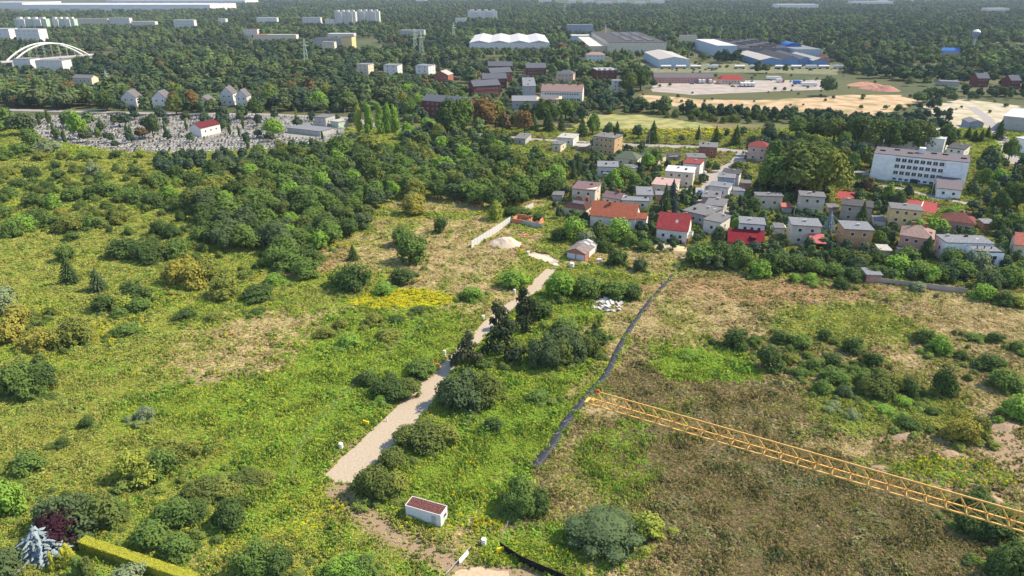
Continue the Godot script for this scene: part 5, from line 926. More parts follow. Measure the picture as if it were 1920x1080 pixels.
const FRONTS := [[234,-418,9,35],[247,-388,6,17],[312,-396,8,45],[340,-477,9,40],[309,-478,4,14],[-196,-453,5.5,9],[-127,-483,6.5,9],[-116,-480,4,7],[-130,-458,3,13],[-296,-562,8,11],[-267,-553,9,11],[-225,-575,9,11],[-229,-539,9,11],[-211,-567,8,10],[-410,-701,6,9],[-45,-520,11,38],[-24,-625,9,12],[-17,-673,9,12],[-13,-722,9,12],[-12,-781,9,12],[24,-756,10,14],[53,-721,8,14],[14,-619,12,57],[42,-596,8,14],[28,-539,10,19],[10,-565,6,28],[92,-727,11,23],[94,-655,9,10],[-157,-787,10,15],[-125,-770,11,16],[-90,-765,11,16],[-67,-721,7,14],[104,-923,8,16],[-4,-1182,9,170],[170,-1119,16,230],[186,-894,9,100],[283,-1037,14,120],[339,-1073,9,150],[304,-912,6.5,95],[330,-918,6.5,95],[348,-918,6.5,95],[359,-898,6.5,80],[393,-1016,9,70],[588,-995,7,22],[167,-713,5,12],[211,-706,4.5,13],[384,-910,5,20],[438,-684,8,12],[458,-668,8,12],[414,-691,4,12],[-388,-1763,29.9,18],[-344,-1811,29.4,18],[-79,-2031,22.9,18],[-128,-1887,10.7,18],[-467,-1761,17.4,15],[-425,-1761,13.7,15],[-283,-1156,11.5,30],[-245,-1117,16.6,30],[-263,-1072,12.3,14],[-307,-1351,6.7,20],[-1016,-1592,21.4,14],[-959,-1611,20.6,14],[-952,-1715,17,14],[-891,-1715,18.2,14],[-838,-1715,10.9,14],[-692,-1592,19.2,14],[-603,-1859,13.1,14],[-714,-1859,10.5,14],[-844,-1240,21.1,25],[-774,-1205,22.3,22],[-556,-844,10.3,18],[-512,-822,10.7,18],[-474,-1362,13.6,14],[-431,-1284,9.1,16],[-395,-1284,9.1,16],[-1421,-2853,21.1,260],[-2020,-3094,23,260],[-1681,-3899,16,200],[1120,-2999,16.7,70],[1716,-2689,11.3,40],[1711,-3627,15.2,60],[113,-1242,10.6,30],[286,-1213,12.1,16],[-189,-1429,8.1,30],[135,-1488,14.8,20],[301,-3814,13.3,30],[394,-3924,13.7,30],[452,-3711,13,30],[568,-3924,13.7,30],[605,-3612,12.6,30],[731,-3814,13.3,30],[1913,-3924,13.7,30],[-496,-4164,14.6,30],[175,-4041,14.1,30]]
const COVER := [[-37.24,-168.12,21.49,25,1,0.9],[-32.43,-195.32,13.94,6.71,2,3],[-63.18,-130.38,25.74,16.6,2,0.12],[-63.18,-130.38,25.74,18.72,1,0.5],[-39.66,-146.11,16.63,27.62,1,0.6],[-70.19,-168.12,21.49,18.63,3,1],[-70.44,-153.26,12.63,6.64,5,0.9],[-65.85,-163.6,8.41,5.31,6,0.9],[-48.75,-181.22,12.19,10.48,3,0.5],[-74.2,-146.11,6.4,2.95,5,0.7],[-68.32,-227.67,12.93,15.41,6,1.2],[-72.46,-222.65,7.25,9.87,3,0.8],[-165.16,-238.32,38.41,45.46,0,1],[-165.16,-238.32,38.41,45.46,2,0.12],[-206.83,-381.09,32.04,35.93,2,0.25],[-206.83,-381.09,34.96,38.54,0,1],[-270.4,-394.22,33.05,41.01,1,0.6],[-21.13,-238.32,24.97,39.53,3,1],[-9.76,-196.11,14.64,11.95,3,0.6],[-30.09,-295.04,25.46,11.27,3,0.9],[9.37,-299.11,14.06,9.9,3,0.5],[-49.93,-238.32,17.28,33.71,3,0.6],[-22.68,-98.02,3.78,1.61,5,0.6],[-14.41,-91.63,5.4,1.46,5,0.7],[-2.6,-86.6,7.79,1.8,5,3],[-29.51,-103.6,2.56,2.03,5,0.8],[-17.52,-94.75,3.69,1.28,5,0.5],[-82.85,-118.9,23.98,10.75,0,0.8],[-88.91,-165.09,12.7,8.99,0,0.5],[-104.03,-128.35,13.87,12.1,0,0.8],[-46.94,-108.88,12.25,14.2,1,0.5],[-39.15,-102.88,7.83,8.66,2,0.2],[-9.59,-115.41,12.79,15.5,1,1.1],[-11.35,-110.46,11.35,9.62,2,0.2],[0,-132.46,14.21,12.71,1,1.2],[-5.81,-101.46,5.81,5.65,2,0.35],[8.96,-91.03,12.55,4.83,2,0.3],[9.05,-92.24,13.57,6.16,1,0.8],[20.05,-168.12,8.59,12.36,3,0.6],[34.62,-188.42,9.44,14.93,3,1],[53.77,-238.32,13.44,6.65,5,1],[47.1,-222.65,12.68,12.34,3,0.9],[33.89,-232.89,11.3,10.66,3,0.8],[76.8,-202.22,40.07,10.06,6,1.3],[51.8,-181.22,18.28,21.1,3,0.9],[137.78,-184.76,23.22,21.79,3,1.3],[127.97,-181.22,22.85,8.37,6,1],[97.5,-181.22,21.33,12.23,2,0.15],[95.98,-177.79,22.49,13.56,0,0.9],[48.32,-155.13,12.08,8.13,1,2.2],[47.29,-162.14,13.91,8.73,1,0.7],[21.32,-115.41,8.53,13.75,1,0.9],[32.37,-128.35,6.94,8.04,1,0.4],[19.72,-151.16,5.26,15.67,1,0.3],[51.28,-98.69,30.39,17.9,4,0.9],[36.24,-115.41,21.32,17.27,4,0.6],[53.44,-136.78,18.22,11.12,4,0.5],[88.23,-109.66,14.36,6.33,5,0.5],[84.02,-125.4,18.17,4.26,5,0.9],[102.55,-120.7,5.51,14.73,5,1.5],[86.54,-112.07,13.55,4.57,2,0.3],[86.54,-112.07,13.55,4.57,1,0.5],[81.55,-134.6,19.19,10.84,0,1.1],[81.55,-134.6,19.19,10.84,1,0.4],[67.97,-153.79,5.33,5.87,5,0.9],[63.18,-130.38,9.36,4.52,5,0.5],[66.16,-120.7,8.82,4.02,3,0.7],[102.27,-163.6,9.81,8.86,3,1],[103.02,-165.09,7.06,5.98,5,0.5],[113.86,-146.11,8.96,9.86,3,0.8],[47.99,-184.76,7.74,14.45,0,0.7],[30.7,-146.11,7.68,9.86,4,0.8],[22.79,-134.6,6,6.49,3,0.5],[39.36,-139.03,7.38,5.68,6,0.4],[16.87,-89.83,8.88,3.55,3,0.5],[68.94,-105.82,6,3,5,0.8],[87.11,-102.88,5.87,4.32,5,0.8],[58.21,-117.13,9.7,3.84,4,0.7],[128.53,-196.11,16.27,5.57,0,0.6],[87.83,-511.33,72.55,53.02,0,1],[87.83,-511.33,72.55,53.02,3,1.6],[111.94,-465.21,38.48,25.78,2,0.4]]
const WORN := [[[[57.6,-225.1],[35,-181.2],[21.3,-153.8],[5.8,-128.4],[-5.9,-102.9],[-10,-92.2]],2.4,3,1.0],[[[50.7,-222.7],[29.5,-174.5],[15.4,-146.1],[0,-118.9],[-8.6,-100.1]],0.8,5,0.5],[[[10.2,-256],[0,-232.9],[-11.5,-238.3]],2.5,3,1.5],[[[14.6,-262.4],[5.8,-241.1],[-3.8,-235.6]],1.6,5,1.2],[[[15.5,-223.6],[23.9,-226.7],[34.4,-222.7],[52.7,-232.9]],2.2,3,1.5],[[[-33.5,-108.1],[-28.2,-101.7],[-21.4,-96],[-14.4,-91.6],[-7.8,-86.9],[-2.5,-84.2]],2.8,5,1.9],[[[-37.4,-111.6],[-33.2,-121.4],[-28.5,-132.7],[-21,-150.6],[-14.4,-165.4]],1.1,5,1.2],[[[-29.5,-109.2],[-27.3,-114.4],[-23.9,-119.8]],0.7,5,0.9]]
var RIGHT_FIELD := [Vector2(60.7,-226.7),Vector2(42.4,-192.2),Vector2(26.2,-155.1),Vector2(11.6,-128.4),Vector2(4.2,-112.9),Vector2(-2.8,-94.7),Vector2(9.8,-80),Vector2(93.4,-80),Vector2(169.2,-196.1),Vector2(126.9,-208.7),Vector2(87.9,-220.2)]
var MIDDLE_STRIP := [Vector2(14.4,-220.2),Vector2(-8.6,-168.1),Vector2(-30.8,-109.7),Vector2(-25.4,-102.9),Vector2(-7.4,-96),Vector2(4.3,-115.4),Vector2(24.3,-156.5),Vector2(45.5,-204.3),Vector2(56.7,-225.1),Vector2(35.8,-196.1)]
var GARDENS := [Vector2(15.6,-283.4),Vector2(29.1,-381.1),Vector2(0,-435.8),Vector2(32.7,-484.3),Vector2(163.9,-474.6),Vector2(204.3,-394.2),Vector2(282.6,-381.1),Vector2(157.8,-196.1),Vector2(118.7,-213.2),Vector2(61.6,-222.7),Vector2(51.1,-239.4),Vector2(33.7,-246.9)]
var PAVING := [Vector2(71.6,-281.9),Vector2(75.2,-262.4),Vector2(89.5,-274.7),Vector2(98.5,-305.8),Vector2(115.3,-346.1),Vector2(128.8,-381.1),Vector2(125,-386.2),Vector2(105,-359.3),Vector2(92.4,-346.1),Vector2(89.5,-323.9),Vector2(85,-325.8),Vector2(75.2,-320.1),Vector2(81.3,-305.8),Vector2(79.1,-292.6)]
var THICKETS := [[[Vector2(-256.3,-346.1),Vector2(-230.7,-357.1),Vector2(-181.5,-346.1),Vector2(-131.8,-283.4),Vector2(-128.7,-256),Vector2(-154.1,-265.7),Vector2(-171.6,-256),Vector2(-192.1,-249.9)],4.6,4.2],[[Vector2(-148.8,-238.3),Vector2(-134.9,-256),Vector2(-101.7,-232.9),Vector2(-75.6,-234),Vector2(-61.7,-239.4),Vector2(-62.9,-206.5),Vector2(-78.1,-196.1),Vector2(-96.8,-202.2),Vector2(-119.6,-222.7)],5.2,3.6],[[Vector2(-307.7,-423.1),Vector2(-259.4,-401.1),Vector2(-192.2,-368.7),Vector2(-189.5,-346.1),Vector2(-259.9,-351.5)],6,3.2],[[Vector2(77.1,-171.2),Vector2(94.6,-162.1),Vector2(97.2,-146.1),Vector2(92.3,-139),Vector2(73.8,-139),Vector2(72,-153.8),Vector2(58.8,-163.6),Vector2(64,-171.2)],4.2,2.2],[[Vector2(6.3,-188.4),Vector2(25,-186.6),Vector2(24,-165.1),Vector2(15.8,-151.2),Vector2(6.7,-153.8)],3.6,2.8],[[Vector2(-42.6,-153.8),Vector2(-22.3,-162.1),Vector2(-17.3,-153.8),Vector2(-24.6,-139),Vector2(-33.2,-139)],3.6,1.9],[[Vector2(-78.7,-117.1),Vector2(-61,-118.9),Vector2(-45.4,-110.5),Vector2(-46.5,-101.5),Vector2(-54,-96),Vector2(-58.6,-89.8),Vector2(-72.2,-98.7)],4.0,2.6],[[Vector2(-151.1,-188.4),Vector2(-131.6,-184.8),Vector2(-113.7,-174.5),Vector2(-114.9,-156.5),Vector2(-116.6,-136.8)],4.4,3.0],[[Vector2(115.2,-174.5),Vector2(134.6,-168.1),Vector2(115.4,-136.8),Vector2(109.7,-141.3),Vector2(108.1,-156.5)],4.6,2.0],[[Vector2(81.9,-105.8),Vector2(95.9,-105.8),Vector2(82.2,-85.3),Vector2(73.9,-88.7)],3.6,3.0],[[Vector2(-95.9,-105.8),Vector2(-92.8,-110.5),Vector2(-77.9,-105.8),Vector2(-65.9,-101.5),Vector2(-50.3,-96),Vector2(-34.3,-85.3),Vector2(-45.8,-84.2),Vector2(-67,-96),Vector2(-78.5,-101.5),Vector2(-89.4,-96)],4.2,2.2],[[Vector2(93.8,-548.7),Vector2(137.5,-543.8),Vector2(187.8,-524.8),Vector2(240.6,-502.7),Vector2(226.2,-478.4),Vector2(176.3,-490.3),Vector2(137.4,-482.3),Vector2(94.7,-529.4)],6,6],[[Vector2(-13.3,-153.8),Vector2(-7.1,-166.6),Vector2(5.6,-162.1),Vector2(6.4,-146.1),Vector2(-2.3,-130.4),Vector2(-11.9,-133.5)],3.8,2.4],[[Vector2(10.5,-213.2),Vector2(37.7,-208.7),Vector2(37.4,-196.1),Vector2(12.2,-181.2)],3.6,3]]
var TRACK := [Vector2(-36.8,-111.7),Vector2(-34.4,-110),Vector2(-29.9,-109.5),Vector2(-27.7,-115.1),Vector2(-24.3,-120.7),Vector2(-19.1,-134),Vector2(-16.6,-146.1),Vector2(-13.7,-155.7),Vector2(-7.9,-168.1),Vector2(-3,-181.2),Vector2(4.1,-196.1),Vector2(9.2,-202.2),Vector2(15.3,-220.2),Vector2(11.7,-221.2),Vector2(6.9,-210.9),Vector2(2.5,-198.1),Vector2(-3.2,-190.3),Vector2(-9,-177.8),Vector2(-14.3,-163.6),Vector2(-20.8,-149.1),Vector2(-28.3,-131.4),Vector2(-33,-120.3)]
var TRACK_END := [Vector2(4.7,-234),Vector2(7.7,-237.2),Vector2(13.2,-234),Vector2(16.6,-227.7),Vector2(14.5,-223.6),Vector2(10.2,-227.7)]
var SAND_PATH := [Vector2(-9.5,-86.9),Vector2(-5.3,-88.4),Vector2(-0.9,-87.3),Vector2(2.1,-83.1),Vector2(-11.8,-83.1)]
var ROADS := [["street",[Vector2(85.6,-305.8),Vector2(98.7,-330.7),Vector2(112.7,-359.3),Vector2(130.6,-397)],6.0],["road",[Vector2(-18.8,-452.7),Vector2(13.2,-435.8),Vector2(63.9,-421.6),Vector2(106.8,-414.1),Vector2(139.5,-398.3),Vector2(157.3,-381.1),Vector2(181.5,-346.1)],9.0],["cemetery_road",[Vector2(-409.6,-551.2),Vector2(-365.5,-546.3),Vector2(-261.4,-531.8),Vector2(-189.3,-529.4),Vector2(-114.6,-511.3),Vector2(-85.5,-474.6),Vector2(-18.8,-452.7)],8.0],["school_drive",[Vector2(164,-330.7),Vector2(181.1,-323.9),Vector2(191.2,-305.8),Vector2(201.4,-295)],5.0],["yard_lane",[Vector2(267.2,-368.7),Vector2(303,-435.8),Vector2(339.9,-511.3),Vector2(360,-564.1)],7.0]]
var CEMETERY := [Vector2(-359.3,-520.2),Vector2(-299.8,-529.4),Vector2(-187.8,-524.8),Vector2(-115.5,-507),Vector2(-105.2,-442.4),Vector2(-114.6,-420.1),Vector2(-130.3,-408.2),Vector2(-165.3,-402.5),Vector2(-218.4,-398.3),Vector2(-279.4,-429.4),Vector2(-320.6,-463.4)]
var MEADOW := [Vector2(35.9,-478.4),Vector2(60.5,-534.1),Vector2(93.9,-524.8),Vector2(136.7,-486.3),Vector2(136.7,-459.8),Vector2(96.5,-440.8),Vector2(46.8,-442.4)]
var BARE_FIELD := [Vector2(109.9,-634.6),Vector2(151.6,-603.3),Vector2(212,-597.4),Vector2(296.4,-628.1),Vector2(338,-628.1),Vector2(336.1,-591.6),Vector2(297.7,-548.7),Vector2(250.2,-515.7),Vector2(195.8,-548.7),Vector2(149.4,-558.9),Vector2(110.8,-574.8)]
var YARD := [Vector2(140.3,-723.8),Vector2(321.3,-732.4),Vector2(284.7,-662),Vector2(228.9,-648),Vector2(157.4,-628.1),Vector2(124.9,-648)]
var STORAGE := [Vector2(325.1,-569.4),Vector2(379,-603.3),Vector2(403.9,-564.1),Vector2(282.6,-381.1),Vector2(259.3,-381.1),Vector2(290.3,-465.2)]
var RAILBED := [Vector2(149,-893.8),Vector2(398.4,-893.8),Vector2(346,-778),Vector2(255.6,-797.8),Vector2(136.5,-797.8)]
var LAWN := [Vector2(158.5,-323.9),Vector2(164.2,-309.3),Vector2(182.1,-289.5),Vector2(195.6,-274.7),Vector2(212.5,-287.2),Vector2(210.3,-305.8),Vector2(184.2,-320.1),Vector2(169.1,-330.7)]
var COURT_A := [Vector2(176.7,-305),Vector2(187.7,-298.3),Vector2(177.2,-281.9),Vector2(164.2,-285.7)]
var COURT_B := [Vector2(151.9,-319.2),Vector2(158.7,-315.5),Vector2(150,-299.1),Vector2(142.8,-303.3)]
const JIB := [[8.96, 44.0, -69.29], [45.14, 44.0, -48.68]]
const CONTAINER := [-15.28, -99.89, 7.02, 2.58, -0.38]
const BARRELS := [[[-35.2,-120.3],1.5,0.45,"white barrel at the near left edge of the gravel track"],[[-26.2,-140.4],1.5,0.42,"white barrel by the track beside dark bushes"],[[-17.3,-159.8],1.7,0.35,"white marker barrel next to the hose coil"],[[-13.7,-163.6],1.2,0.35,"white barrel half hidden behind the sparse pine"],[[0.8,-199.3],1.7,0.4,"white barrel left of the farther pine"],[[-8.2,-181.2],1.4,0.4,"white barrel by the track behind the large pine"],[[5.7,-234],1.4,0.5,"white barrel beside the low gravel spread"],[[-4.8,-93.2],1.4,0.45,"white barrel near the gate bar"],[[20.2,-221.7],1.8,0.8,"wide white drum in front of the brick garage"],[[-27.4,-130.4],0.9,0.12,"thin pale post at the track edge"],[[14.9,-223.6],0.5,0.9,"low white tub on the ground before the garage"]]
const YELLOWS := [[[-31.6,-128.4],-0.5,1.5,1.5,"yellow board at the left edge of the gravel track"],[[-18.3,-99],-0.38,1.2,1.1,"yellow box at the left end of the white container"],[[5.7,-211.3],0.2,1.2,1.6,"yellow post board left of the track top end"],[[3.4,-234],0.3,1.3,2.0,"yellow post board beside the low gravel spread"],[[28.1,-227.7],0.1,1.6,1.3,"yellow bin beside the brick garage"],[[-1.8,-91.5],0.4,1.6,1.2,"yellow heap of tape at the black net fence end"]]
const COIL := [-19.2,-153.8]
const RUBBLE := [28.1,-190.7]
const ROLL := [[4.2,-113.7],[7.7,-120.3],[11.9,-130],[17.3,-140.2],[22.8,-149.9],[28,-163.6],[33.6,-177.1],[40.8,-192.2],[47.2,-204.3],[54,-216.9],[61.5,-228.7]]
const NET_FENCE := [[-2,-92.2],[1.3,-89.2],[5.2,-86.9],[9.8,-84.2]]
const WIRE_FENCE := [[-42.3,-109.7],[-43.9,-118.5],[-42.1,-130.4],[-38.2,-142],[-31.3,-162.1],[-18.4,-192.2],[-8.3,-227.7],[-2,-256]]
const CABLE := [[66.2,-115.7],[71.2,-112.7],[80.3,-110.1],[88.3,-108.1],[97.3,-106.4]]
const RAIL := [[0.2,-101.2],[-1.8,-94.1]]
const GATE := [[-10.7,-85.8],[-6.9,-92]]
const SITE_WALL := [[-14.7,-240.6],[-8.5,-252.9],[-0.6,-269.8]]
const BACK_WALL := [[-0.4,-269.8],[12.1,-262.4]]
const STUB_WALL := [[5.4,-286.4],[9.2,-292.6]]
const PANEL_FENCE := [[115.2,-208.7],[122.1,-206],[130.7,-203.1],[140.5,-199.3]]
const SAND := [-2.4,-245.1]
const GRAVEL := [9,-230.8]
const SPOIL := [56.8,-241.7]
const UNFINISHED := [6.4,-269.8]
const BRICK_PILE := [4.9,-253.5]
const WHITE_TANK := [30,-226.7]
const SOIL := [[[83.5,-124.4],3.2,0.8,"bare brown soil hump right of the jib middle"],[[72.7,-113.7],2.4,0.7,"small soil hump just above the crane jib"],[[88,-104.3],3.4,1.3,"brown soil hump beside the dark bushes behind the jib"],[[107.5,-128.4],4.0,0.9,"wide soil bank near the right picture edge"],[[89.4,-118.9],2.2,0.5,"low soil hump below the ochre bush"],[[57.3,-130.4],1.8,0.5,"small stony hump in the olive weeds"],[[-63.2,-181.2],2.2,0.5,"small tan hump by the meadow shrubs"],[[-34.8,-187.3],1.6,0.6,"small grey hump at the yellow flower patch"]]
const RED_HEAPS := [[[334.3,-669.1],14,4,"reddish spoil heap beyond the bare field, left"],[[338.1,-654.9],12,4.5,"reddish spoil heap beyond the bare field, right"],[[334.7,-691.6],16,3,"wide low reddish heap behind the other two"]]
const GARAGE := [24.68, -233.47, 6.79, 11.0, -0.49]
const HEDGE := [[-72.7,-92.5],[-49.8,-84]]
const GRAVE_HOLES := [[-93.2,-381.1,5.2],[-308.8,-447.5,6.1],[-266.8,-435.8,3.6],[-223.7,-442.4,4],[-283.7,-415.6,4.7],[-114.3,-373.9,4.1],[-307.4,-543.8,4.9],[-246.5,-524.8,4.5],[-98.7,-393.3,4.1],[-82.6,-378.9,4.1],[-148.6,-442.4,4.2],[-124.3,-541.2,4.8],[-126.9,-384.8,4.1],[-103.9,-378.1,3.9],[-183.3,-511.3,4.1],[-120.8,-366,3.6],[-136.3,-375.4,3.2],[-118.5,-380.4,3.6],[-106.6,-388.4,3.5],[-92.2,-366.1,3.1],[-125.7,-372.7,3.4],[-263,-398.3,4.7],[-276.4,-394.2,4.1],[-255.7,-378.6,3.5],[-233,-381.1,2.6],[-244.6,-382.4,2.3],[-203.7,-384.9,1.9],[-217.6,-384.9,2.5],[-97.6,-456.2,2.4],[-321.3,-484.3,1.6],[-317.7,-490.3,1.6],[-294.7,-456.2,1.6],[-280.6,-435.8,1.6],[-270.4,-426.2,1.6],[-269.3,-465.2,1.6],[-258.8,-442.4,1.8],[-248,-456.2,1.6],[-238.4,-442.4,1.6],[-222.6,-456.2,1.6],[-211.9,-463.4,1.6],[-179.5,-449.2,1.6],[-170.9,-444.1,1.6],[-177.5,-470.8,1.6],[-218.4,-511.3,1.6],[-148.4,-490.3,1.6],[-152.2,-405.3,1.6],[-116.9,-435.8,1.6],[-119.4,-468.6,1.6],[-195.9,-453.4,10.2],[-126.6,-482.7,7.3],[-116.2,-479.9,5.7],[-130,-457.9,16.5]]
const BRIDGE := [[-587.7,-863.3],[-541.9,-940.1]]
const CARS := [[[86.3,-314.6],1.1,"blue","blue car parked in the estate street"],[[129.6,-236.1],0.6,"dark","dark car parked by the orange-tan house"],[[97.2,-350.4],1.1,"white","pale car parked at the middle of the street"],[[239.7,-329.7],-0.2,"white","white car parked right of the school"],[[172.8,-699.4],0,"blue","blue car parked before the long depot"],[[206.7,-680.2],0,"dark","dark car parked below the red-roofed depot"],[[-21.3,-498.5],0.3,"white","white car parked beside the brick terrace"],[[-180.4,-502.7],0.1,"dark","dark car beside the cemetery wall"]]
const TRUCKS := [[[181.9,-707.4],1.5,"white","white","white truck, left of the pair before the long depot",7],[[185.5,-707.4],1.5,"white","white","white truck, right of the pair before the long depot",7],[[192.2,-707.4],1.5,"red","white","lone white trailer right of the white pair",7],[[215.8,-683.9],1.45,"dark","white","white trailer in the row of four, first from the left",8],[[219.3,-683.9],1.45,"dark","white","white trailer in the row of four, second from the left",8],[[222.8,-683.9],1.45,"dark","white","white trailer in the row of four, third from the left",8],[[226.3,-683.9],1.45,"dark","white","white trailer in the row of four, fourth from the left",8],[[273.7,-699.4],0.2,"blue","blue","blue truck in the depot yard",6],[[279,-683.9],0,"white","white","long white trailer beside the blue truck",13],[[262.4,-732.4],0,"white","white","white coach-like trailer behind the depot yard",13],[[261.5,-711.4],0.2,"red","white","truck with red cab in the depot yard",6]]
const WAGONS := [[[174.7,-834.8],0,"white tank wagon on the siding, first of eleven from the left",true],[[191.7,-834.8],0,"white tank wagon on the siding, second of eleven from the left",true],[[208.7,-834.8],0,"white tank wagon on the siding, third of eleven from the left",true],[[228.1,-834.8],0,"white box wagon on the siding, fourth of eleven from the left",false],[[258.5,-834.8],0,"white tank wagon on the siding, fifth of eleven from the left",true],[[276.7,-834.8],0,"white box wagon on the siding, sixth of eleven from the left",false],[[304.6,-834.8],0,"white tank wagon on the siding, seventh of eleven from the left",true],[[322.8,-834.8],0,"white tank wagon on the siding, eighth of eleven from the left",true],[[339.8,-834.8],0,"white box wagon on the siding, ninth of eleven from the left",false],[[354.3,-834.8],0,"white tank wagon on the siding, tenth of eleven from the left",true],[[371.3,-834.8],0,"white box wagon on the siding, eleventh of eleven from the left",false]]
const PYLONS := [[[-97.7,-1251.1],30,"pylon above the white factory hall"],[[-136.6,-1048],32,"pylon, left of the close pair"],[[-118.3,-968.7],34,"pylon, right of the close pair"],[[-244.4,-875.3],30,"pylon left of the three white blocks"],[[154.2,-2224.5],40,"far pylon above the white factory"],[[-360.1,-648],18,"small pylon in the allotments behind the villas"]]
const LAMPS := [[[79.6,-420.1],"lamp post by the road below the meadow, left of the tall spruce"],[[81.6,-418.6],"second lamp post beside the tall spruce"],[[110,-414.1],"lamp post by the red brick building"],[[128.7,-391.5],"lamp post at the street junction"],[[-145.8,-502.7],"lamp post at the cemetery car park"],[[-118.2,-507],"lamp post beside the pale green building"],[[-183.1,-524.8],"lamp post on the cemetery road right of the chapel"],[[112.8,-270.5],"lamp post beside the tall beige house"],[[160.5,-323.9],"lamp post left of the school lawn"],[[189.5,-309.3],"lamp post in front of the school"],[[61.1,-276.1],"lamp post left of the red-roofed house"],[[243.6,-335.7],"lamp post in the street right of the school"]]
const WATER_TOWER := [615.3,-991.2]

# ------------------------------------------------------------------ mesh building
class Shape:
	var v := PackedVector3Array()
	var n := PackedVector3Array()
	var c := PackedColorArray()
	var tint := Color.WHITE
	func tri(a: Vector3, b: Vector3, d: Vector3) -> void:   # counter-clockwise from outside
		var m := (b - a).cross(d - a).normalized()
		v.append(a); v.append(d); v.append(b)
		for i in 3:
			n.append(m); c.append(tint)
	func quad(a: Vector3, b: Vector3, d: Vector3, e: Vector3) -> void:
		tri(a, b, d); tri(a, d, e)
	func box(at: Vector3, s: Vector3, t := Basis.IDENTITY) -> void:
		var p := []
		for k in 8:
			p.append(at + t * Vector3((1 if k & 1 else -1) * s.x * .5, (1 if k & 2 else -1) * s.y * .5, (1 if k & 4 else -1) * s.z * .5))
		quad(p[4], p[5], p[7], p[6]); quad(p[1], p[0], p[2], p[3]); quad(p[5], p[1], p[3], p[7])
		quad(p[0], p[4], p[6], p[2]); quad(p[6], p[7], p[3], p[2]); quad(p[0], p[1], p[5], p[4])
	func bar(a: Vector3, b: Vector3, r0: float, r1 := -1.0, sides := 5) -> void:
		if r1 < 0.0: r1 = r0
		var d := (b - a).normalized()
		var x := d.cross(Vector3.UP if absf(d.y) < .9 else Vector3.RIGHT).normalized()
		var y := d.cross(x)
		for i in sides:
			var t0 := TAU * i / sides
			var t1 := TAU * (i + 1) / sides
			var e0 := x * cos(t0) + y * sin(t0)
			var e1 := x * cos(t1) + y * sin(t1)
			quad(a + e0 * r0, a + e1 * r0, b + e1 * r1, b + e0 * r1)
			tri(b, b + e0 * r1, b + e1 * r1)
			tri(a, a + e1 * r0, a + e0 * r0)
	func prism(outline: PackedVector2Array, z0: float, z1: float) -> void:   # outline in x,y counter-clockwise, drawn out along z
		var k := outline.size()
		for i in k:
			var p := outline[i]
			var q := outline[(i + 1) % k]
			quad(Vector3(p.x, p.y, z1), Vector3(p.x, p.y, z0), Vector3(q.x, q.y, z0), Vector3(q.x, q.y, z1))
		var t := Geometry2D.triangulate_polygon(outline)
		for i in range(0, t.size(), 3):
			var a := outline[t[i]]
			var b := outline[t[i + 1]]
			var d := outline[t[i + 2]]
			if (b - a).cross(d - a) < 0.0:
				var s := b
				b = d
				d = s
			tri(Vector3(a.x, a.y, z1), Vector3(b.x, b.y, z1), Vector3(d.x, d.y, z1))
			tri(Vector3(a.x, a.y, z0), Vector3(d.x, d.y, z0), Vector3(b.x, b.y, z0))
	func ball(at: Vector3, r: Vector3, nu := 7, nv := 5) -> void:
		for i in nv:
			for j in nu:
				var p := []
				for k in [[j, i], [j + 1, i], [j + 1, i + 1], [j, i + 1]]:
					var th: float = PI * k[1] / nv
					var ph: float = TAU * k[0] / nu
					p.append(at + Vector3(sin(th) * cos(ph) * r.x, cos(th) * r.y, sin(th) * sin(ph) * r.z))
				if i > 0: tri(p[0], p[2], p[1])
				if i < nv - 1: tri(p[0], p[3], p[2])
	func leaf(at: Vector3, out: Vector3, s: float, spin: float) -> void:
		var x := out.cross(Vector3.UP if absf(out.y) < .95 else Vector3.RIGHT).normalized()
		var y := out.cross(x)
		var a := (x * cos(spin) + y * sin(spin)) * s
		var b := (y * cos(spin) - x * sin(spin)) * s * .62
		var h := out * s * .18
		tri(at - a, at - b - h, at + a)
		tri(at - a, at + a, at + b - h)
	func done() -> ArrayMesh:
		var m := ArrayMesh.new()
		var arr := []
		arr.resize(Mesh.ARRAY_MAX)
		arr[Mesh.ARRAY_VERTEX] = v
		arr[Mesh.ARRAY_NORMAL] = n
		arr[Mesh.ARRAY_COLOR] = c
		m.add_surface_from_arrays(Mesh.PRIMITIVE_TRIANGLES, arr)
		return m

func lin(r: float, g: float, b: float) -> Color:
	return Color(r, g, b).linear_to_srgb()

func numbered(called: String) -> String:
	var k: int = taken.get(called, 0)
	taken[called] = k + 1
	return called if k == 0 else "%s_%03d" % [called, k]

func thing(called: String, label: String, category: String, at := Vector3.ZERO, turn := 0.0, group := "") -> Node3D:
	var o := Node3D.new()
	o.name = numbered(called)
	add_child(o)
	o.position = at
	o.rotation.y = turn
	tag(o, label, category, group)
	return o

func tag(o: Node, label: String, category := "", group := "", kind := "") -> void:
	if label: o.set_meta("label", label)
	if category: o.set_meta("category", category)
	if group: o.set_meta("group", group)
	if kind: o.set_meta("kind", kind)

func part(called: String, mesh: Mesh, m: Material, parent: Node, at := Vector3.ZERO) -> MeshInstance3D:
	var o := MeshInstance3D.new()
	o.name = called if parent != self else numbered(called)
	o.mesh = mesh
	o.material_override = m
	o.position = at
	parent.add_child(o, true)
	return o

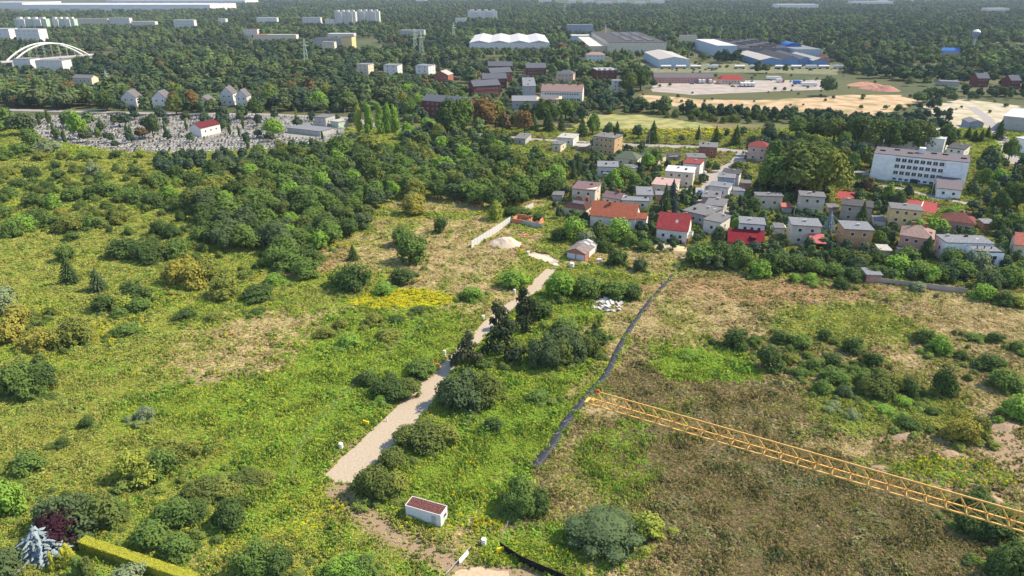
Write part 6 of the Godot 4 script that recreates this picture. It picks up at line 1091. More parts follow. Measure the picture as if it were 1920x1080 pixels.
# ------------------------------------------------------------------ materials
func noise_tex(freq: float, low: Color, high: Color, size := 512, octaves := 4, seed_ := 1, mid = null) -> NoiseTexture2D:
	var f := FastNoiseLite.new()
	f.seed = seed_
	f.frequency = freq
	f.fractal_octaves = octaves
	var t := NoiseTexture2D.new()
	t.noise = f
	t.width = size
	t.height = size
	t.seamless = true
	var g := Gradient.new()
	if mid == null:
		g.set_color(0, low); g.set_color(1, high)
	else:
		g.offsets = PackedFloat32Array([.25, .5, .75])
		g.colors = PackedColorArray([low, mid, high])
	t.color_ramp = g
	return t

func mat(c: Color, rough := .85, tex: Texture2D = null, scale := .2, vertex := false) -> StandardMaterial3D:
	var m := StandardMaterial3D.new()
	m.albedo_color = c
	m.roughness = rough
	m.metallic_specular = .35
	m.vertex_color_use_as_albedo = vertex
	if tex:
		m.albedo_texture = tex
		m.uv1_triplanar = true
		m.uv1_world_triplanar = true
		m.uv1_scale = Vector3.ONE * scale
	return m

func leaf_mat(c: Color) -> StandardMaterial3D:
	var m := mat(c, .9, null, 1.0, true)
	m.metallic_specular = .12
	m.backlight_enabled = true
	m.backlight = Color(.42, .45, .22)
	return m

func make_materials() -> void:
	var wear := noise_tex(.012, Color(.84, .83, .81), Color(1, 1, 1), 512, 5, 3)
	var roofwear := noise_tex(.02, Color(.66, .66, .66), Color(1, 1, 1), 512, 5, 5)
	for k in LEAF: M["leaf_" + k] = leaf_mat(lin(LEAF[k][0], LEAF[k][1], LEAF[k][2]))
	for k in WALLS: M["wall_" + k] = mat(lin(WALLS[k][0], WALLS[k][1], WALLS[k][2]), .9, wear, .06)
	for k in ROOFS: M["roof_" + k] = mat(lin(ROOFS[k][0], ROOFS[k][1], ROOFS[k][2]), .85, roofwear, .12)
	for k in ROOFS: M["roof_" + k].metallic_specular = .12
	M.bark = mat(lin(.09, .07, .055), .95)
	M.pale_bark = mat(lin(.5, .48, .44), .9)
	M.glass = mat(lin(.03, .036, .042), .12)
	M.glass.metallic_specular = .6
	M.frame = mat(lin(.7, .7, .7), .5)
	M.dark = mat(lin(.035, .035, .038), .7)
	M.steel = mat(lin(.3, .31, .32), .5)
	M.wire = mat(lin(.14, .145, .14), .6)
	M.stone = mat(lin(.33, .32, .3), .9, wear, .3)
	M.brick = mat(lin(.3, .12, .08), .9, wear, .2)
	M.white = mat(lin(.75, .75, .74), .5, wear, .3)
	M.yellow = mat(lin(.75, .55, .02), .45)
	M.crane = mat(lin(.74, .45, .14), .5, noise_tex(.03, Color(.8, .76, .7), Color(1, 1, 1), 256, 4, 9), .5)
	M.red = mat(lin(.45, .04, .03), .5)
	M.blue = mat(lin(.05, .16, .42), .35)
	M.orange = mat(lin(.62, .3, .06), .55)
	M.plastic = mat(lin(.02, .023, .032), .6)
	M.net = mat(lin(.008, .008, .01), .8)
	M.tyre = mat(lin(.02, .02, .02), .9)

# ------------------------------------------------------------------ plants
func lobes_crown(seed_: int, leaves: int, size: float, spread: float, shape := "round", core := .74, nl := 13) -> ArrayMesh:
	var r := RandomNumberGenerator.new()
	r.seed = seed_
	var lobes := []
	for i in nl:
		var c := Vector3.ZERO
		var q := .2
		match shape:
			"round":
				var a := r.randf() * TAU
				var h := r.randf_range(.0, 1.0)
				var rad := (.31 * sqrt(r.randf_range(.15, 1.0))) * (1.0 - .55 * h * h) * spread
				c = Vector3(cos(a) * rad, .3 + h * .5, sin(a) * rad)
				q = r.randf_range(.09, .23) * (1.1 - .35 * h)
			"shrub":
				var a := r.randf() * TAU
				var rad := .33 * sqrt(r.randf_range(.05, 1.0)) * spread
				var top: float = .78 * (1.0 - 1.6 * rad * rad) * r.randf_range(.7, 1.05)
				c = Vector3(cos(a) * rad, maxf(.12, top * r.randf_range(.22, .85)), sin(a) * rad)
				q = r.randf_range(.08, .2)
			"column":
				c = Vector3(r.randf_range(-.16, .16), .12 + .8 * (i + r.randf()) / nl, r.randf_range(-.16, .16))
				q = .26 * (1.0 - .75 * absf(c.y - .42)) * r.randf_range(.8, 1.15)
			"pine":
				var h := (i + r.randf()) / nl
				var a := r.randf() * TAU
				var rad := (.46 - .4 * h) * r.randf_range(.45, 1.1)
				c = Vector3(cos(a) * rad, .14 + h * .76, sin(a) * rad)
				q = r.randf_range(.1, .19) * (1.15 - .55 * h)
		lobes.append([c, q, r.randf_range(.6, .85) if shape == "pine" else 1.0])
	if shape == "round" or shape == "shrub":
		lobes.append([Vector3(0, .5, 0), .3 * spread, 1.0])
	var s := Shape.new()
	var weight := 0.0
	for l in lobes: weight += l[1] * l[1]
	for l in lobes:
		var tone := r.randf_range(.84, 1.16)
		s.tint = Color(tone, tone, tone)
		s.ball(l[0], Vector3(l[1], l[1] * l[2], l[1]) * core, 7, 5)
		var count := int(leaves * l[1] * l[1] / weight)
		for i in count:
			var z := r.randf_range(-.55, 1.0)
			var a := r.randf() * TAU
			var d := Vector3(cos(a) * sqrt(1 - z * z), z, sin(a) * sqrt(1 - z * z))
			var p: Vector3 = l[0] + Vector3(d.x, d.y * l[2], d.z) * l[1] * r.randf_range(.78, 1.16)
			var t := tone * r.randf_range(.86, 1.16)
			var w := r.randf_range(-.1, .12)
			s.tint = Color(t * (1.0 + w), t, t * (1.0 - w * 1.4))
			var out := (d + Vector3(r.randf_range(-.6, .6), r.randf_range(.0, 1.1), r.randf_range(-.6, .6))).normalized()
			s.leaf(p, out, size * r.randf_range(.6, 1.35), r.randf() * TAU)
	return s.done()

func spruce_crown(seed_: int, rows: int, per: int, ragged := .2, core := .24) -> ArrayMesh:
	var r := RandomNumberGenerator.new()
	r.seed = seed_
	var s := Shape.new()
	s.tint = Color(.8, .8, .8)
	s.bar(Vector3(0, .1, 0), Vector3(0, .96, 0), core, .01, 7)
	for i in rows:
		var h := (i + .3) / rows
		var rad := .5 * pow(1.0 - h, .85)
		var k := int(per * (1.0 - .65 * h)) + 4
		var turn := r.randf() * TAU
		for j in k:
			var a := turn + TAU * (j + r.randf_range(-.3, .3)) / k
			var len_ := rad * r.randf_range(1.0 - ragged * 1.6, 1.0 + ragged)
			var d := Vector3(cos(a), 0, sin(a))
			var root := Vector3(0, .08 + h * .88 + .03, 0) + d * rad * .25
			var tip := Vector3(0, .04 + h * .9 - .05 * r.randf(), 0) + d * len_
			var side := Vector3(-d.z, 0, d.x)
			var t := r.randf_range(.72, 1.25)
			s.tint = Color(t, t, t)
			for q in 4:
				var m := root.lerp(tip, .35 + .2 * q)
				var w := side * (.075 - .014 * q) * r.randf_range(.7, 1.3) * (1.1 - .6 * h)
				var f := (tip - root).normalized() * .07 * r.randf_range(.7, 1.4)
				var drop := Vector3(0, -.022 * r.randf_range(.5, 1.6), 0)
				s.tri(m - w + drop, m + f * 1.2, m)
				s.tri(m + w + drop, m, m + f * 1.2)
				s.tri(m - w * .5 + drop * .2, m + w * .5 + drop * .2, m + f)
	return s.done()

func trunk_mesh(seed_: int, limbs := 5) -> ArrayMesh:
	var r := RandomNumberGenerator.new()
	r.seed = seed_
	var s := Shape.new()
	s.bar(Vector3(0, -.02, 0), Vector3(.01, .3, .01), .035, .026, 7)
	s.bar(Vector3(.01, .3, .01), Vector3(-.01, .68, 0), .026, .01, 6)
	for i in limbs:
		var a := TAU * i / limbs + r.randf()
		var y := r.randf_range(.22, .45)
		s.bar(Vector3(0, y, 0), Vector3(cos(a) * .26, y + r.randf_range(.16, .3), sin(a) * .26), .014, .005, 5)
	return s.done()

func make_plants() -> void:
	for k in 9: MESH["tree%d" % k] = lobes_crown(100 + k, 1600, .044, 1.02 + .06 * (k % 3), "round", .66, 21)
	for k in 9: MESH["shrub%d" % k] = lobes_crown(200 + k, 1700, .04, 1.08, "shrub", .6, 22)
	for k in 3: MESH["poplar%d" % k] = lobes_crown(300 + k, 800, .05, 1.0, "column", .7, 14)
	for k in 3: MESH["thuja%d" % k] = lobes_crown(330 + k, 700, .045, 1.0, "column", .85, 14)
	for k in 3: MESH["pine%d" % k] = lobes_crown(360 + k, 1100, .042, 1.0, "pine", .5, 22)
	for k in 3: MESH["spruce%d" % k] = spruce_crown(390 + k, 15, 15)
	MESH.mound0 = lobes_crown(700, 5600, .017, 1.12, "shrub", .85, 34)
	MESH.blue_spruce0 = spruce_crown(399, 11, 13, .4, .08)
	for k in 5: MESH["far%d" % k] = lobes_crown(500 + k, 230, .1, 1.0, "round", .8, 9)
	for k in 2: MESH["far_slim%d" % k] = lobes_crown(520 + k, 170, .1, 1.0, "column", .85, 8)
	for k in 3: MESH["far_bush%d" % k] = lobes_crown(540 + k, 620, .06, 1.1, "shrub", .6, 14)
	for k in 3: MESH["trunk%d" % k] = trunk_mesh(40 + k)
	var s := Shape.new()
	s.bar(Vector3(0, -.02, 0), Vector3(0, .9, 0), .03, .006, 6)
	MESH.pole_trunk = s.done()

func place_plant(row: Array, i: int) -> void:
	# row: kind, x, z, width, height, tone, label
	var kind: String = row[0]
	var names := {"tree": "broadleaf_tree", "shrub": "shrub", "spruce": "spruce_tree", "pine": "pine_tree", "thuja": "thuja_tree", "poplar": "poplar_tree", "blue_spruce": "blue_spruce", "mound": "bush_mound"}
	var cats := {"tree": "tree", "shrub": "shrub", "spruce": "spruce", "pine": "pine", "thuja": "thuja", "poplar": "poplar", "blue_spruce": "spruce", "mound": "bush"}
	var groups := {"tree": "broadleaf trees of the woods and gardens", "shrub": "shrubs on the waste ground and garden edges", "spruce": "dark spruces among the houses", "pine": "black pines beside the gravel track", "thuja": "columnar thujas", "poplar": "tall poplars behind the wood", "blue_spruce": "", "mound": ""}
	var t := thing(names[kind], row[6], cats[kind], Vector3(row[1], 0, row[2]), rng.randf() * TAU, groups[kind])
	t.scale = Vector3(row[3] * rng.randf_range(.92, 1.08), row[4], row[3])
	var count := 9 if kind in ["tree", "shrub"] else (1 if kind in ["blue_spruce", "mound"] else 3)
	part("crown", MESH["%s%d" % [kind, i * 7 % count]], M["leaf_" + row[5]], t)
	if kind == "tree" or kind == "shrub": part("trunk", MESH["trunk%d" % (i % 3)], M.bark, t)
	else: part("trunk", MESH.pole_trunk, M.bark, t)

func copies(called: String, mesh: Mesh, m: Material, where: Array, tints: PackedColorArray, parent: Node) -> MultiMeshInstance3D:
	var mm := MultiMesh.new()
	mm.transform_format = MultiMesh.TRANSFORM_3D
	mm.use_colors = true
	mm.mesh = mesh
	mm.instance_count = where.size()
	for i in where.size():
		mm.set_instance_transform(i, where[i])
		mm.set_instance_color(i, tints[i])
	var o := MultiMeshInstance3D.new()
	o.name = called
	o.multimesh = mm
	o.material_override = m
	parent.add_child(o, true)
	return o

func turned(at: Vector3, w: float, h: float) -> Transform3D:
	return Transform3D(Basis(Vector3.UP, rng.randf() * TAU).scaled_local(Vector3(w * rng.randf_range(.9, 1.1), h, w)), at)

# ------------------------------------------------------------------ ground cover
const CX0 := -240.0
const CZ0 := -490.0
const CW := 330
const CH := 290
const CELL := 1.5
var cover := []          # one field of weights for each species
var n_soft := FastNoiseLite.new()
var n_fine := FastNoiseLite.new()

func in_poly(x: float, z: float, p: PackedVector2Array) -> bool:
	return Geometry2D.is_point_in_polygon(Vector2(x, z), p)

func make_cover() -> void:
	n_soft.seed = 11; n_soft.frequency = .03; n_soft.fractal_octaves = 3
	n_fine.seed = 12; n_fine.frequency = .12; n_fine.fractal_octaves = 2
	for s in 7:
		var f := PackedFloat32Array()
		f.resize(CW * CH)
		cover.append(f)
	var right := PackedVector2Array(RIGHT_FIELD)
	var strip := PackedVector2Array(MIDDLE_STRIP)
	var gardens := PackedVector2Array(GARDENS)
	for j in CH:
		for i in CW:
			var x := CX0 + i * CELL
			var z := CZ0 + j * CELL
			var k := j * CW + i
			var a := n_soft.get_noise_2d(x, z)
			var b := n_soft.get_noise_2d(x + 500, z * 1.3)
			if in_poly(x, z, right):
				cover[0][k] = .3 + .45 * maxf(a, 0); cover[3][k] = .52 + .9 * maxf(-a, 0); cover[4][k] = .5 + .5 * maxf(b, 0); cover[5][k] = .07 + .5 * maxf(-b - .1, 0); cover[2][k] = .04
			elif in_poly(x, z, gardens):
				cover[0][k] = .3 + .3 * maxf(a, 0); cover[1][k] = .34; cover[3][k] = .2 + .5 * maxf(b, 0); cover[4][k] = .5
			elif in_poly(x, z, strip):
				cover[0][k] = .4; cover[1][k] = .45 + .5 * maxf(a, 0); cover[2][k] = .12 + .25 * maxf(b, 0); cover[3][k] = .12 + .4 * maxf(-a, 0)
			else:
				cover[0][k] = .62 + .4 * maxf(a, 0); cover[1][k] = .3 + .7 * maxf(b, 0); cover[2][k] = .1 + .4 * maxf(a * b * 4, 0); cover[3][k] = .18 + .7 * maxf(-a, 0); cover[4][k] = .05 + .2 * maxf(-b, 0)
	for e in COVER:
		var sp: int = e[4]
		var i0: int = maxi(0, int((e[0] - e[2] * 1.3 - CX0) / CELL))
		var i1: int = mini(CW - 1, int((e[0] + e[2] * 1.3 - CX0) / CELL))
		var j0: int = maxi(0, int((e[1] - e[3] * 1.3 - CZ0) / CELL))
		var j1: int = mini(CH - 1, int((e[1] + e[3] * 1.3 - CZ0) / CELL))
		for j in range(j0, j1 + 1):
			for i in range(i0, i1 + 1):
				var x := CX0 + i * CELL
				var z := CZ0 + j * CELL
				var d: float = sqrt(pow((x - e[0]) / e[2], 2) + pow((z - e[1]) / e[3], 2)) + .35 * n_fine.get_noise_2d(x * .5, z * .5)
				var w := clampf((1.15 - d) / .4, 0, 1)
				if w > 0.0: cover[sp][j * CW + i] += w * e[5] * 1.6
	for e in WORN:
		for s in range(e[0].size() - 1):
			var p := Vector2(e[0][s][0], e[0][s][1])
			var q := Vector2(e[0][s + 1][0], e[0][s + 1][1])
			var steps := int(p.distance_to(q) / .7)
			for t in steps:
				var c := p.lerp(q, float(t) / steps)
				var rad := int(ceil(e[1] / CELL))
				var ci := int((c.x - CX0) / CELL)
				var cj := int((c.y - CZ0) / CELL)
				for dj in range(-rad, rad + 1):
					for di in range(-rad, rad + 1):
						var ii := ci + di
						var jj := cj + dj
						if ii < 0 or jj < 0 or ii >= CW or jj >= CH: continue
						var d: float = Vector2(CX0 + ii * CELL, CZ0 + jj * CELL).distance_to(c)
						var w: float = clampf(1.2 - d / e[1], 0, 1) * e[3]
						cover[e[2]][jj * CW + ii] = maxf(cover[e[2]][jj * CW + ii], w * 1.6)

func cover_at(x: float, z: float) -> int:
	var i := clampi(int(round((x - CX0) / CELL)), 0, CW - 1)
	var j := clampi(int(round((z - CZ0) / CELL)), 0, CH - 1)
	return j * CW + i

func make_ground() -> void:
	var s := Shape.new()
	var soil := [Vector3(.15, .16, .05), Vector3(.13, .18, .04), Vector3(.2, .19, .045), Vector3(.32, .25, .13), Vector3(.2, .16, .085), Vector3(.4, .29, .2), Vector3(.4, .24, .13)]
	var cols := PackedColorArray()
	cols.resize(CW * CH)
	for k in CW * CH:
		var sum := 0.0
		var c := Vector3.ZERO
		for q in 7:
			var w: float = cover[q][k]
			w *= w
			sum += w; c += soil[q] * w
		c /= maxf(sum, .001)
		cols[k] = Color(c.x, c.y, c.z)
	var v := PackedVector3Array()
	var n := PackedVector3Array()
	var idx := PackedInt32Array()
	for j in CH:
		for i in CW:
			v.append(Vector3(CX0 + i * CELL, 0, CZ0 + j * CELL)); n.append(Vector3.UP)
	for j in CH - 1:
		for i in CW - 1:
			var a := j * CW + i
			idx.append_array([a, a + 1, a + CW, a + 1, a + CW + 1, a + CW])
	var m := ArrayMesh.new()
	var arr := []
	arr.resize(Mesh.ARRAY_MAX)
	arr[Mesh.ARRAY_VERTEX] = v; arr[Mesh.ARRAY_NORMAL] = n; arr[Mesh.ARRAY_COLOR] = cols; arr[Mesh.ARRAY_INDEX] = idx
	m.add_surface_from_arrays(Mesh.PRIMITIVE_TRIANGLES, arr)
	# the land beyond, down to the horizon
	var x1 := CX0 + (CW - 1) * CELL
	var z1 := CZ0 + (CH - 1) * CELL
	for j in 60:
		for i in 120:
			var x := -1800.0 + i * 30.0
			var z := CZ0 - j * 30.0
			var p := n_soft.get_noise_2d(x * .35, z * .35)
			var q := n_soft.get_noise_2d(x * .9 + 70, z * .9)
			s.tint = Color(.1 + .05 * p + .03 * q, .115 + .03 * p + .01 * q, .042 + .01 * p)
			s.quad(Vector3(x, 0, z), Vector3(x + 30, 0, z), Vector3(x + 30, 0, z - 30), Vector3(x, 0, z - 30))
	s.tint = Color(.07, .085, .035)
	s.quad(Vector3(-6000, 0, CZ0), Vector3(-1800, 0, CZ0), Vector3(-1800, 0, -9000), Vector3(-6000, 0, -9000))
	s.quad(Vector3(1800, 0, CZ0), Vector3(6000, 0, CZ0), Vector3(6000, 0, -9000), Vector3(1800, 0, -9000))
	s.quad(Vector3(-1800, 0, CZ0 - 1800), Vector3(1800, 0, CZ0 - 1800), Vector3(1800, 0, -9000), Vector3(-1800, 0, -9000))
	s.tint = Color(.1, .12, .035)
	s.quad(Vector3(-6000, 0, 600), Vector3(6000, 0, 600), Vector3(6000, 0, z1), Vector3(-6000, 0, z1))
	s.quad(Vector3(-6000, 0, z1), Vector3(CX0, 0, z1), Vector3(CX0, 0, CZ0), Vector3(-6000, 0, CZ0))
	s.quad(Vector3(x1, 0, z1), Vector3(6000, 0, z1), Vector3(6000, 0, CZ0), Vector3(x1, 0, CZ0))
	var far := s.done().surface_get_arrays(0)
	m.add_surface_from_arrays(Mesh.PRIMITIVE_TRIANGLES, far)
	var gm := mat(Color.WHITE, .95, noise_tex(.03, Color(.6, .58, .55), Color(1, 1, 1), 1024, 6, 21), .13, true)
	var o := part("ground", m, gm, self)
	tag(o, "", "", "", "structure")

func tuft_mesh(kind: String) -> ArrayMesh:
	var s := Shape.new()
	var r := RandomNumberGenerator.new()
	r.seed = kind.hash()
	match kind:
		"grass":
			for i in 13:
				var a := r.randf() * TAU
				var d := Vector3(cos(a), 0, sin(a))
				var p := Vector3(r.randf_range(-.2, .2), 0, r.randf_range(-.2, .2))
				var reach := r.randf_range(.22, .5)
				var high := r.randf_range(.5, 1.0)
				var knee := p + d * reach * .45 + Vector3(0, high, 0)
				var tip := p + d * reach + Vector3(0, high * r.randf_range(.55, .95), 0)
				var w := Vector3(-d.z, 0, d.x) * r.randf_range(.1, .17)
				var t := r.randf_range(.78, 1.22)
				s.tint = Color(t, t, t)
				s.tri(p - w * .5, knee + w, p + w * .5)
				s.tri(p - w * .5, knee - w, knee + w)
				s.tri(knee - w, tip, knee + w)
		"weed":
			for i in 30:
				var a := r.randf() * TAU
				var z := r.randf_range(.0, 1.0)
				var q := sqrt(1 - z * z)
				var p := Vector3(cos(a) * q * .42, .1 + z * .8, sin(a) * q * .42)
				var t := r.randf_range(.7, 1.3)
				s.tint = Color(t, t, t * .95)
				s.leaf(p, (Vector3(cos(a) * q, z + .5, sin(a) * q) + Vector3(r.randf_range(-.5, .5), 0, r.randf_range(-.5, .5))).normalized(), r.randf_range(.1, .2), r.randf() * TAU)
		"goldenrod":
			for i in 12:
				var a := r.randf() * TAU
				var rad := sqrt(r.randf()) * .4
				var p := Vector3(cos(a) * rad, 0, sin(a) * rad)
				var tip := p + Vector3(r.randf_range(-.15, .15), r.randf_range(.7, 1.0), r.randf_range(-.15, .15))
				var w := Vector3(cos(a * 3), 0, sin(a * 3)) * .1
				s.tint = Color(.34, .52, .3)
				s.tri(p - w, p + w, tip)
				s.tint = Color(1, 1, 1) * r.randf_range(.8, 1.15)
				s.leaf(tip, Vector3(r.randf_range(-.5, .5), 1, r.randf_range(-.5, .5)).normalized(), r.randf_range(.13, .2), r.randf() * TAU)
				s.leaf(tip - Vector3(0, .12, 0), Vector3(r.randf_range(-1, 1), .6, r.randf_range(-1, 1)).normalized(), r.randf_range(.1, .16), r.randf() * TAU)
	return s.done()

func pick(c: Array, a: float) -> Color:
	var k := int(a * c.size()) % c.size()
	return Color(c[k][0], c[k][1], c[k][2])

func make_cover_plants() -> void:
	var pal := [
		[[.325, .35, .068], [.38, .39, .085], [.265, .31, .062], [.43, .41, .12], [.21, .265, .056], [.35, .355, .09]],
		[[.28, .39, .052], [.33, .43, .06], [.235, .34, .05], [.37, .43, .068], [.19, .285, .048]],
		[[.62, .56, .025], [.54, .51, .035], [.45, .46, .05], [.66, .57, .025]],
		[[.54, .43, .22], [.58, .46, .26], [.44, .37, .17], [.4, .34, .14], [.52, .39, .22]],
		[[.23, .185, .095], [.31, .235, .13], [.2, .185, .066], [.27, .23, .088], [.37, .285, .15], [.155, .145, .062]],
		[[.46, .38, .22], [.32, .31, .11]],
		[[.5, .33, .18], [.44, .33, .16], [.36, .3, .13]]]
	var where := {"grass": [], "weed": [], "goldenrod": []}
	var tints := {"grass": PackedColorArray(), "weed": PackedColorArray(), "goldenrod": PackedColorArray()}
	var z := -60.0
	var bare := [TRACK, TRACK_END, SAND_PATH, CEMETERY, PAVING, COURT_A, COURT_B]
	for e in ROADS: bare.append(ribbon(e[1], e[2] + .6))
	var rects := []
	for k in bare.size():
		bare[k] = PackedVector2Array(bare[k])
		var rr := Rect2(bare[k][0], Vector2.ZERO)
		for p in bare[k]: rr = rr.expand(p)
		rects.append(rr)
	while z > -470.0:
		var half := absf(z) * .78 + 22.0
		var far := absf(z)
		var grow := 1.0 + maxf(0.0, far - 110.0) / 190.0
		var step := (.34 if far < 150.0 else .38) * grow
		var x := -half
		while x < half:
			var px := x + rng.randf_range(-.5, .5) * step
			var pz := z + rng.randf_range(-.5, .5) * step
			x += step
			var off := false
			for k in bare.size():
				if rects[k].has_point(Vector2(px, pz)) and in_poly(px, pz, bare[k]): off = true
			if off: continue
			var k := cover_at(px + rng.randf_range(-.9, .9), pz + rng.randf_range(-.9, .9))
			var total := 0.0
			for q in 7: total += pow(cover[q][k], 2.6)
			var pickw := rng.randf() * total
			var sp := 0
			for q in 7:
				pickw -= pow(cover[q][k], 2.6)
				if pickw <= 0.0:
					sp = q
					break
			var lump := n_fine.get_noise_2d(px, pz)
			if sp == 5 and rng.randf() < .86: continue
			if sp == 6 and rng.randf() < .6: continue
			if sp == 3 and rng.randf() < .25: continue
			var c := pick(pal[sp], clampf(.5 + lump * .7 + rng.randf_range(-.3, .3), 0, .999))
			var j := rng.randf_range(.8, 1.22)
			c = Color(c.r * j, c.g * j * rng.randf_range(.94, 1.06), c.b * j)
			var kind := "grass"
			if sp == 2: kind = "goldenrod"
			elif sp == 1: kind = "weed" if rng.randf() < .32 else "grass"
			elif sp == 4: kind = "weed" if rng.randf() < .5 else "grass"
			elif sp == 0 and rng.randf() < .18: kind = "weed"
			var h := rng.randf_range(.3, .65) * (1.0 + 1.1 * maxf(lump, -.4)) * (1.3 if sp in [1, 2] else 1.0) * (.6 if sp in [3, 5, 6] else 1.0)
			var w := rng.randf_range(.75, 1.25) * step * 1.9
			var thicket := n_soft.get_noise_2d(px * 2.2 + 300, pz * 2.2)
			if rng.randf() < (.11 if thicket > .22 else .025) and sp in [0, 1, 4]:
				kind = "weed"
				var up := rng.randf_range(1.5, 2.6) if thicket > .22 else 1.7
				w *= up
				h *= minf(up, 2.0)
				c = Color(c.r * .68, c.g * .84, c.b * .8)
			where[kind].append(turned(Vector3(px, 0, pz), w, h * sqrt(grow)))
			tints[kind].append(c)
		z -= step
	var gm := leaf_mat(Color.WHITE)
	gm.backlight = Color(.8, .82, .5)
	for kind in where:
		var o := copies({"grass": "grass", "weed": "weeds", "goldenrod": "goldenrod_flowers"}[kind], tuft_mesh(kind), gm, where[kind], tints[kind], self)
		tag(o, {"grass": "tall wild grass covering the waste ground", "weed": "leafy weeds growing all over the waste ground", "goldenrod": "yellow flowering goldenrod scattered through the grass"}[kind], {"grass": "grass", "weed": "weeds", "goldenrod": "flowers"}[kind], "", "stuff")
		print(kind, " ", where[kind].size())

# ------------------------------------------------------------------ sheets on the ground
func rough_edge(p: Array, step: float, amp: float) -> PackedVector2Array:
	var out := PackedVector2Array()
	for i in p.size():
		var a: Vector2 = p[i]
		var b: Vector2 = p[(i + 1) % p.size()]
		var k := maxi(1, int(a.distance_to(b) / step))
		var nrm := (b - a).orthogonal().normalized()
		for t in k:
			var q := a.lerp(b, float(t) / k)
			out.append(q + nrm * amp * (n_fine.get_noise_2d(q.x * 2.0, q.y * 2.0) * 1.6 + n_soft.get_noise_2d(q.x, q.y)))
	return out

func sheet(called: String, outline: PackedVector2Array, y: float, m: Material) -> MeshInstance3D:
	var s := Shape.new()
	var t := Geometry2D.triangulate_polygon(outline)
	for i in range(0, t.size(), 3):
		var p := []
		for k in 3: p.append(Vector3(outline[t[i + k]].x, y, outline[t[i + k]].y))
		if (p[1] - p[0]).cross(p[2] - p[0]).y < 0: s.tri(p[0], p[2], p[1])
		else: s.tri(p[0], p[1], p[2])
	var o := part(called, s.done(), m, self)
	tag(o, "", "", "", "structure")
	return o

func ribbon(line: Array, width: float) -> Array:
	var l := []
	var r := []
	for i in line.size():
		var a: Vector2 = line[maxi(0, i - 1)]
		var b: Vector2 = line[mini(line.size() - 1, i + 1)]
		var nrm := (b - a).normalized().orthogonal() * width * .5
		l.append(line[i] + nrm)
		r.push_front(line[i] - nrm)
	return l + r

func make_sheets() -> void:
	var gravel := mat(Color.WHITE, .95, noise_tex(.02, lin(.27, .22, .16), lin(.41, .345, .262), 1024, 6, 31), .09)
	sheet("gravel_track", rough_edge(TRACK, 1.6, .2), .012, gravel)
	sheet("track_end", rough_edge(TRACK_END, 1.2, .4), .012, gravel)
	sheet("sand_path", rough_edge(SAND_PATH, 1.2, .7), .008, mat(Color.WHITE, .95, noise_tex(.02, lin(.34, .25, .16), lin(.46, .36, .25), 512, 6, 32), .1))
	var asphalt := mat(Color.WHITE, .9, noise_tex(.02, lin(.2, .185, .175), lin(.3, .28, .265), 512, 5, 33), .06)
	for i in ROADS.size():
		sheet(ROADS[i][0], PackedVector2Array(ribbon(ROADS[i][1], ROADS[i][2])), .03 + .006 * i, asphalt)
	sheet("cemetery_ground", rough_edge(CEMETERY, 6, 2), .02, mat(Color.WHITE, .95, noise_tex(.03, lin(.16, .155, .12), lin(.32, .31, .28), 512, 5, 34), .05))
	var dry := mat(Color.WHITE, .95, noise_tex(.012, lin(.15, .17, .055), lin(.3, .25, .11), 512, 6, 35, lin(.22, .22, .075)), .012)
	sheet("dry_meadow", rough_edge(MEADOW, 6, 2), .02, dry)
	sheet("bare_field", rough_edge(BARE_FIELD, 8, 4), .02, mat(Color.WHITE, .95, noise_tex(.012, lin(.2, .17, .075), lin(.4, .3, .19), 512, 6, 36, lin(.34, .235, .13)), .008))
	sheet("depot_yard", rough_edge(YARD, 8, 1.5), .035, mat(Color.WHITE, .95, noise_tex(.012, lin(.22, .19, .165), lin(.34, .3, .27), 512, 5, 37), .012))
	sheet("storage_yard", rough_edge(STORAGE, 8, 2), .02, mat(Color.WHITE, .95, noise_tex(.012, lin(.24, .22, .12), lin(.46, .4, .34), 512, 5, 38), .012))
	sheet("railway_bed", rough_edge(RAILBED, 10, 2), .02, mat(Color.WHITE, .95, noise_tex(.012, lin(.08, .1, .04), lin(.19, .17, .11), 512, 5, 39), .02))
	sheet("estate_paving", rough_edge(PAVING, 4, .5), .016, mat(Color.WHITE, .95, noise_tex(.02, lin(.2, .18, .165), lin(.33, .3, .275), 512, 5, 43), .1))
	var lawn := mat(Color.WHITE, .95, noise_tex(.012, lin(.13, .15, .05), lin(.24, .23, .1), 512, 5, 40), .05)
	sheet("school_lawn", rough_edge(LAWN, 4, .6), .02, lawn)
	var court := mat(Color.WHITE, .85, noise_tex(.012, lin(.2, .03, .03), lin(.26, .045, .04), 512, 4, 41), .1)
	sheet("sports_court", PackedVector2Array(COURT_A), .045, court)
	sheet("sports_court", PackedVector2Array(COURT_B), .045, court)
	var line := mat(lin(.7, .62, .6), .8)
	for e in [[COURT_A[0], COURT_A[1]], [COURT_A[1], COURT_A[2]], [COURT_A[2], COURT_A[3]], [(COURT_A[0] + COURT_A[1]) * .5, (COURT_A[2] + COURT_A[3]) * .5]]:
		sheet("court_marking", PackedVector2Array(ribbon([e[0].lerp(e[1], .04), e[0].lerp(e[1], .96)], .3)), .06, line)
	sheet("kerb_strip", PackedVector2Array(ribbon([COURT_A[0] + Vector2(0, -1.6), COURT_A[1] + Vector2(0, -1.6)], 2.4)), .04, mat(lin(.55, .5, .42), .9))

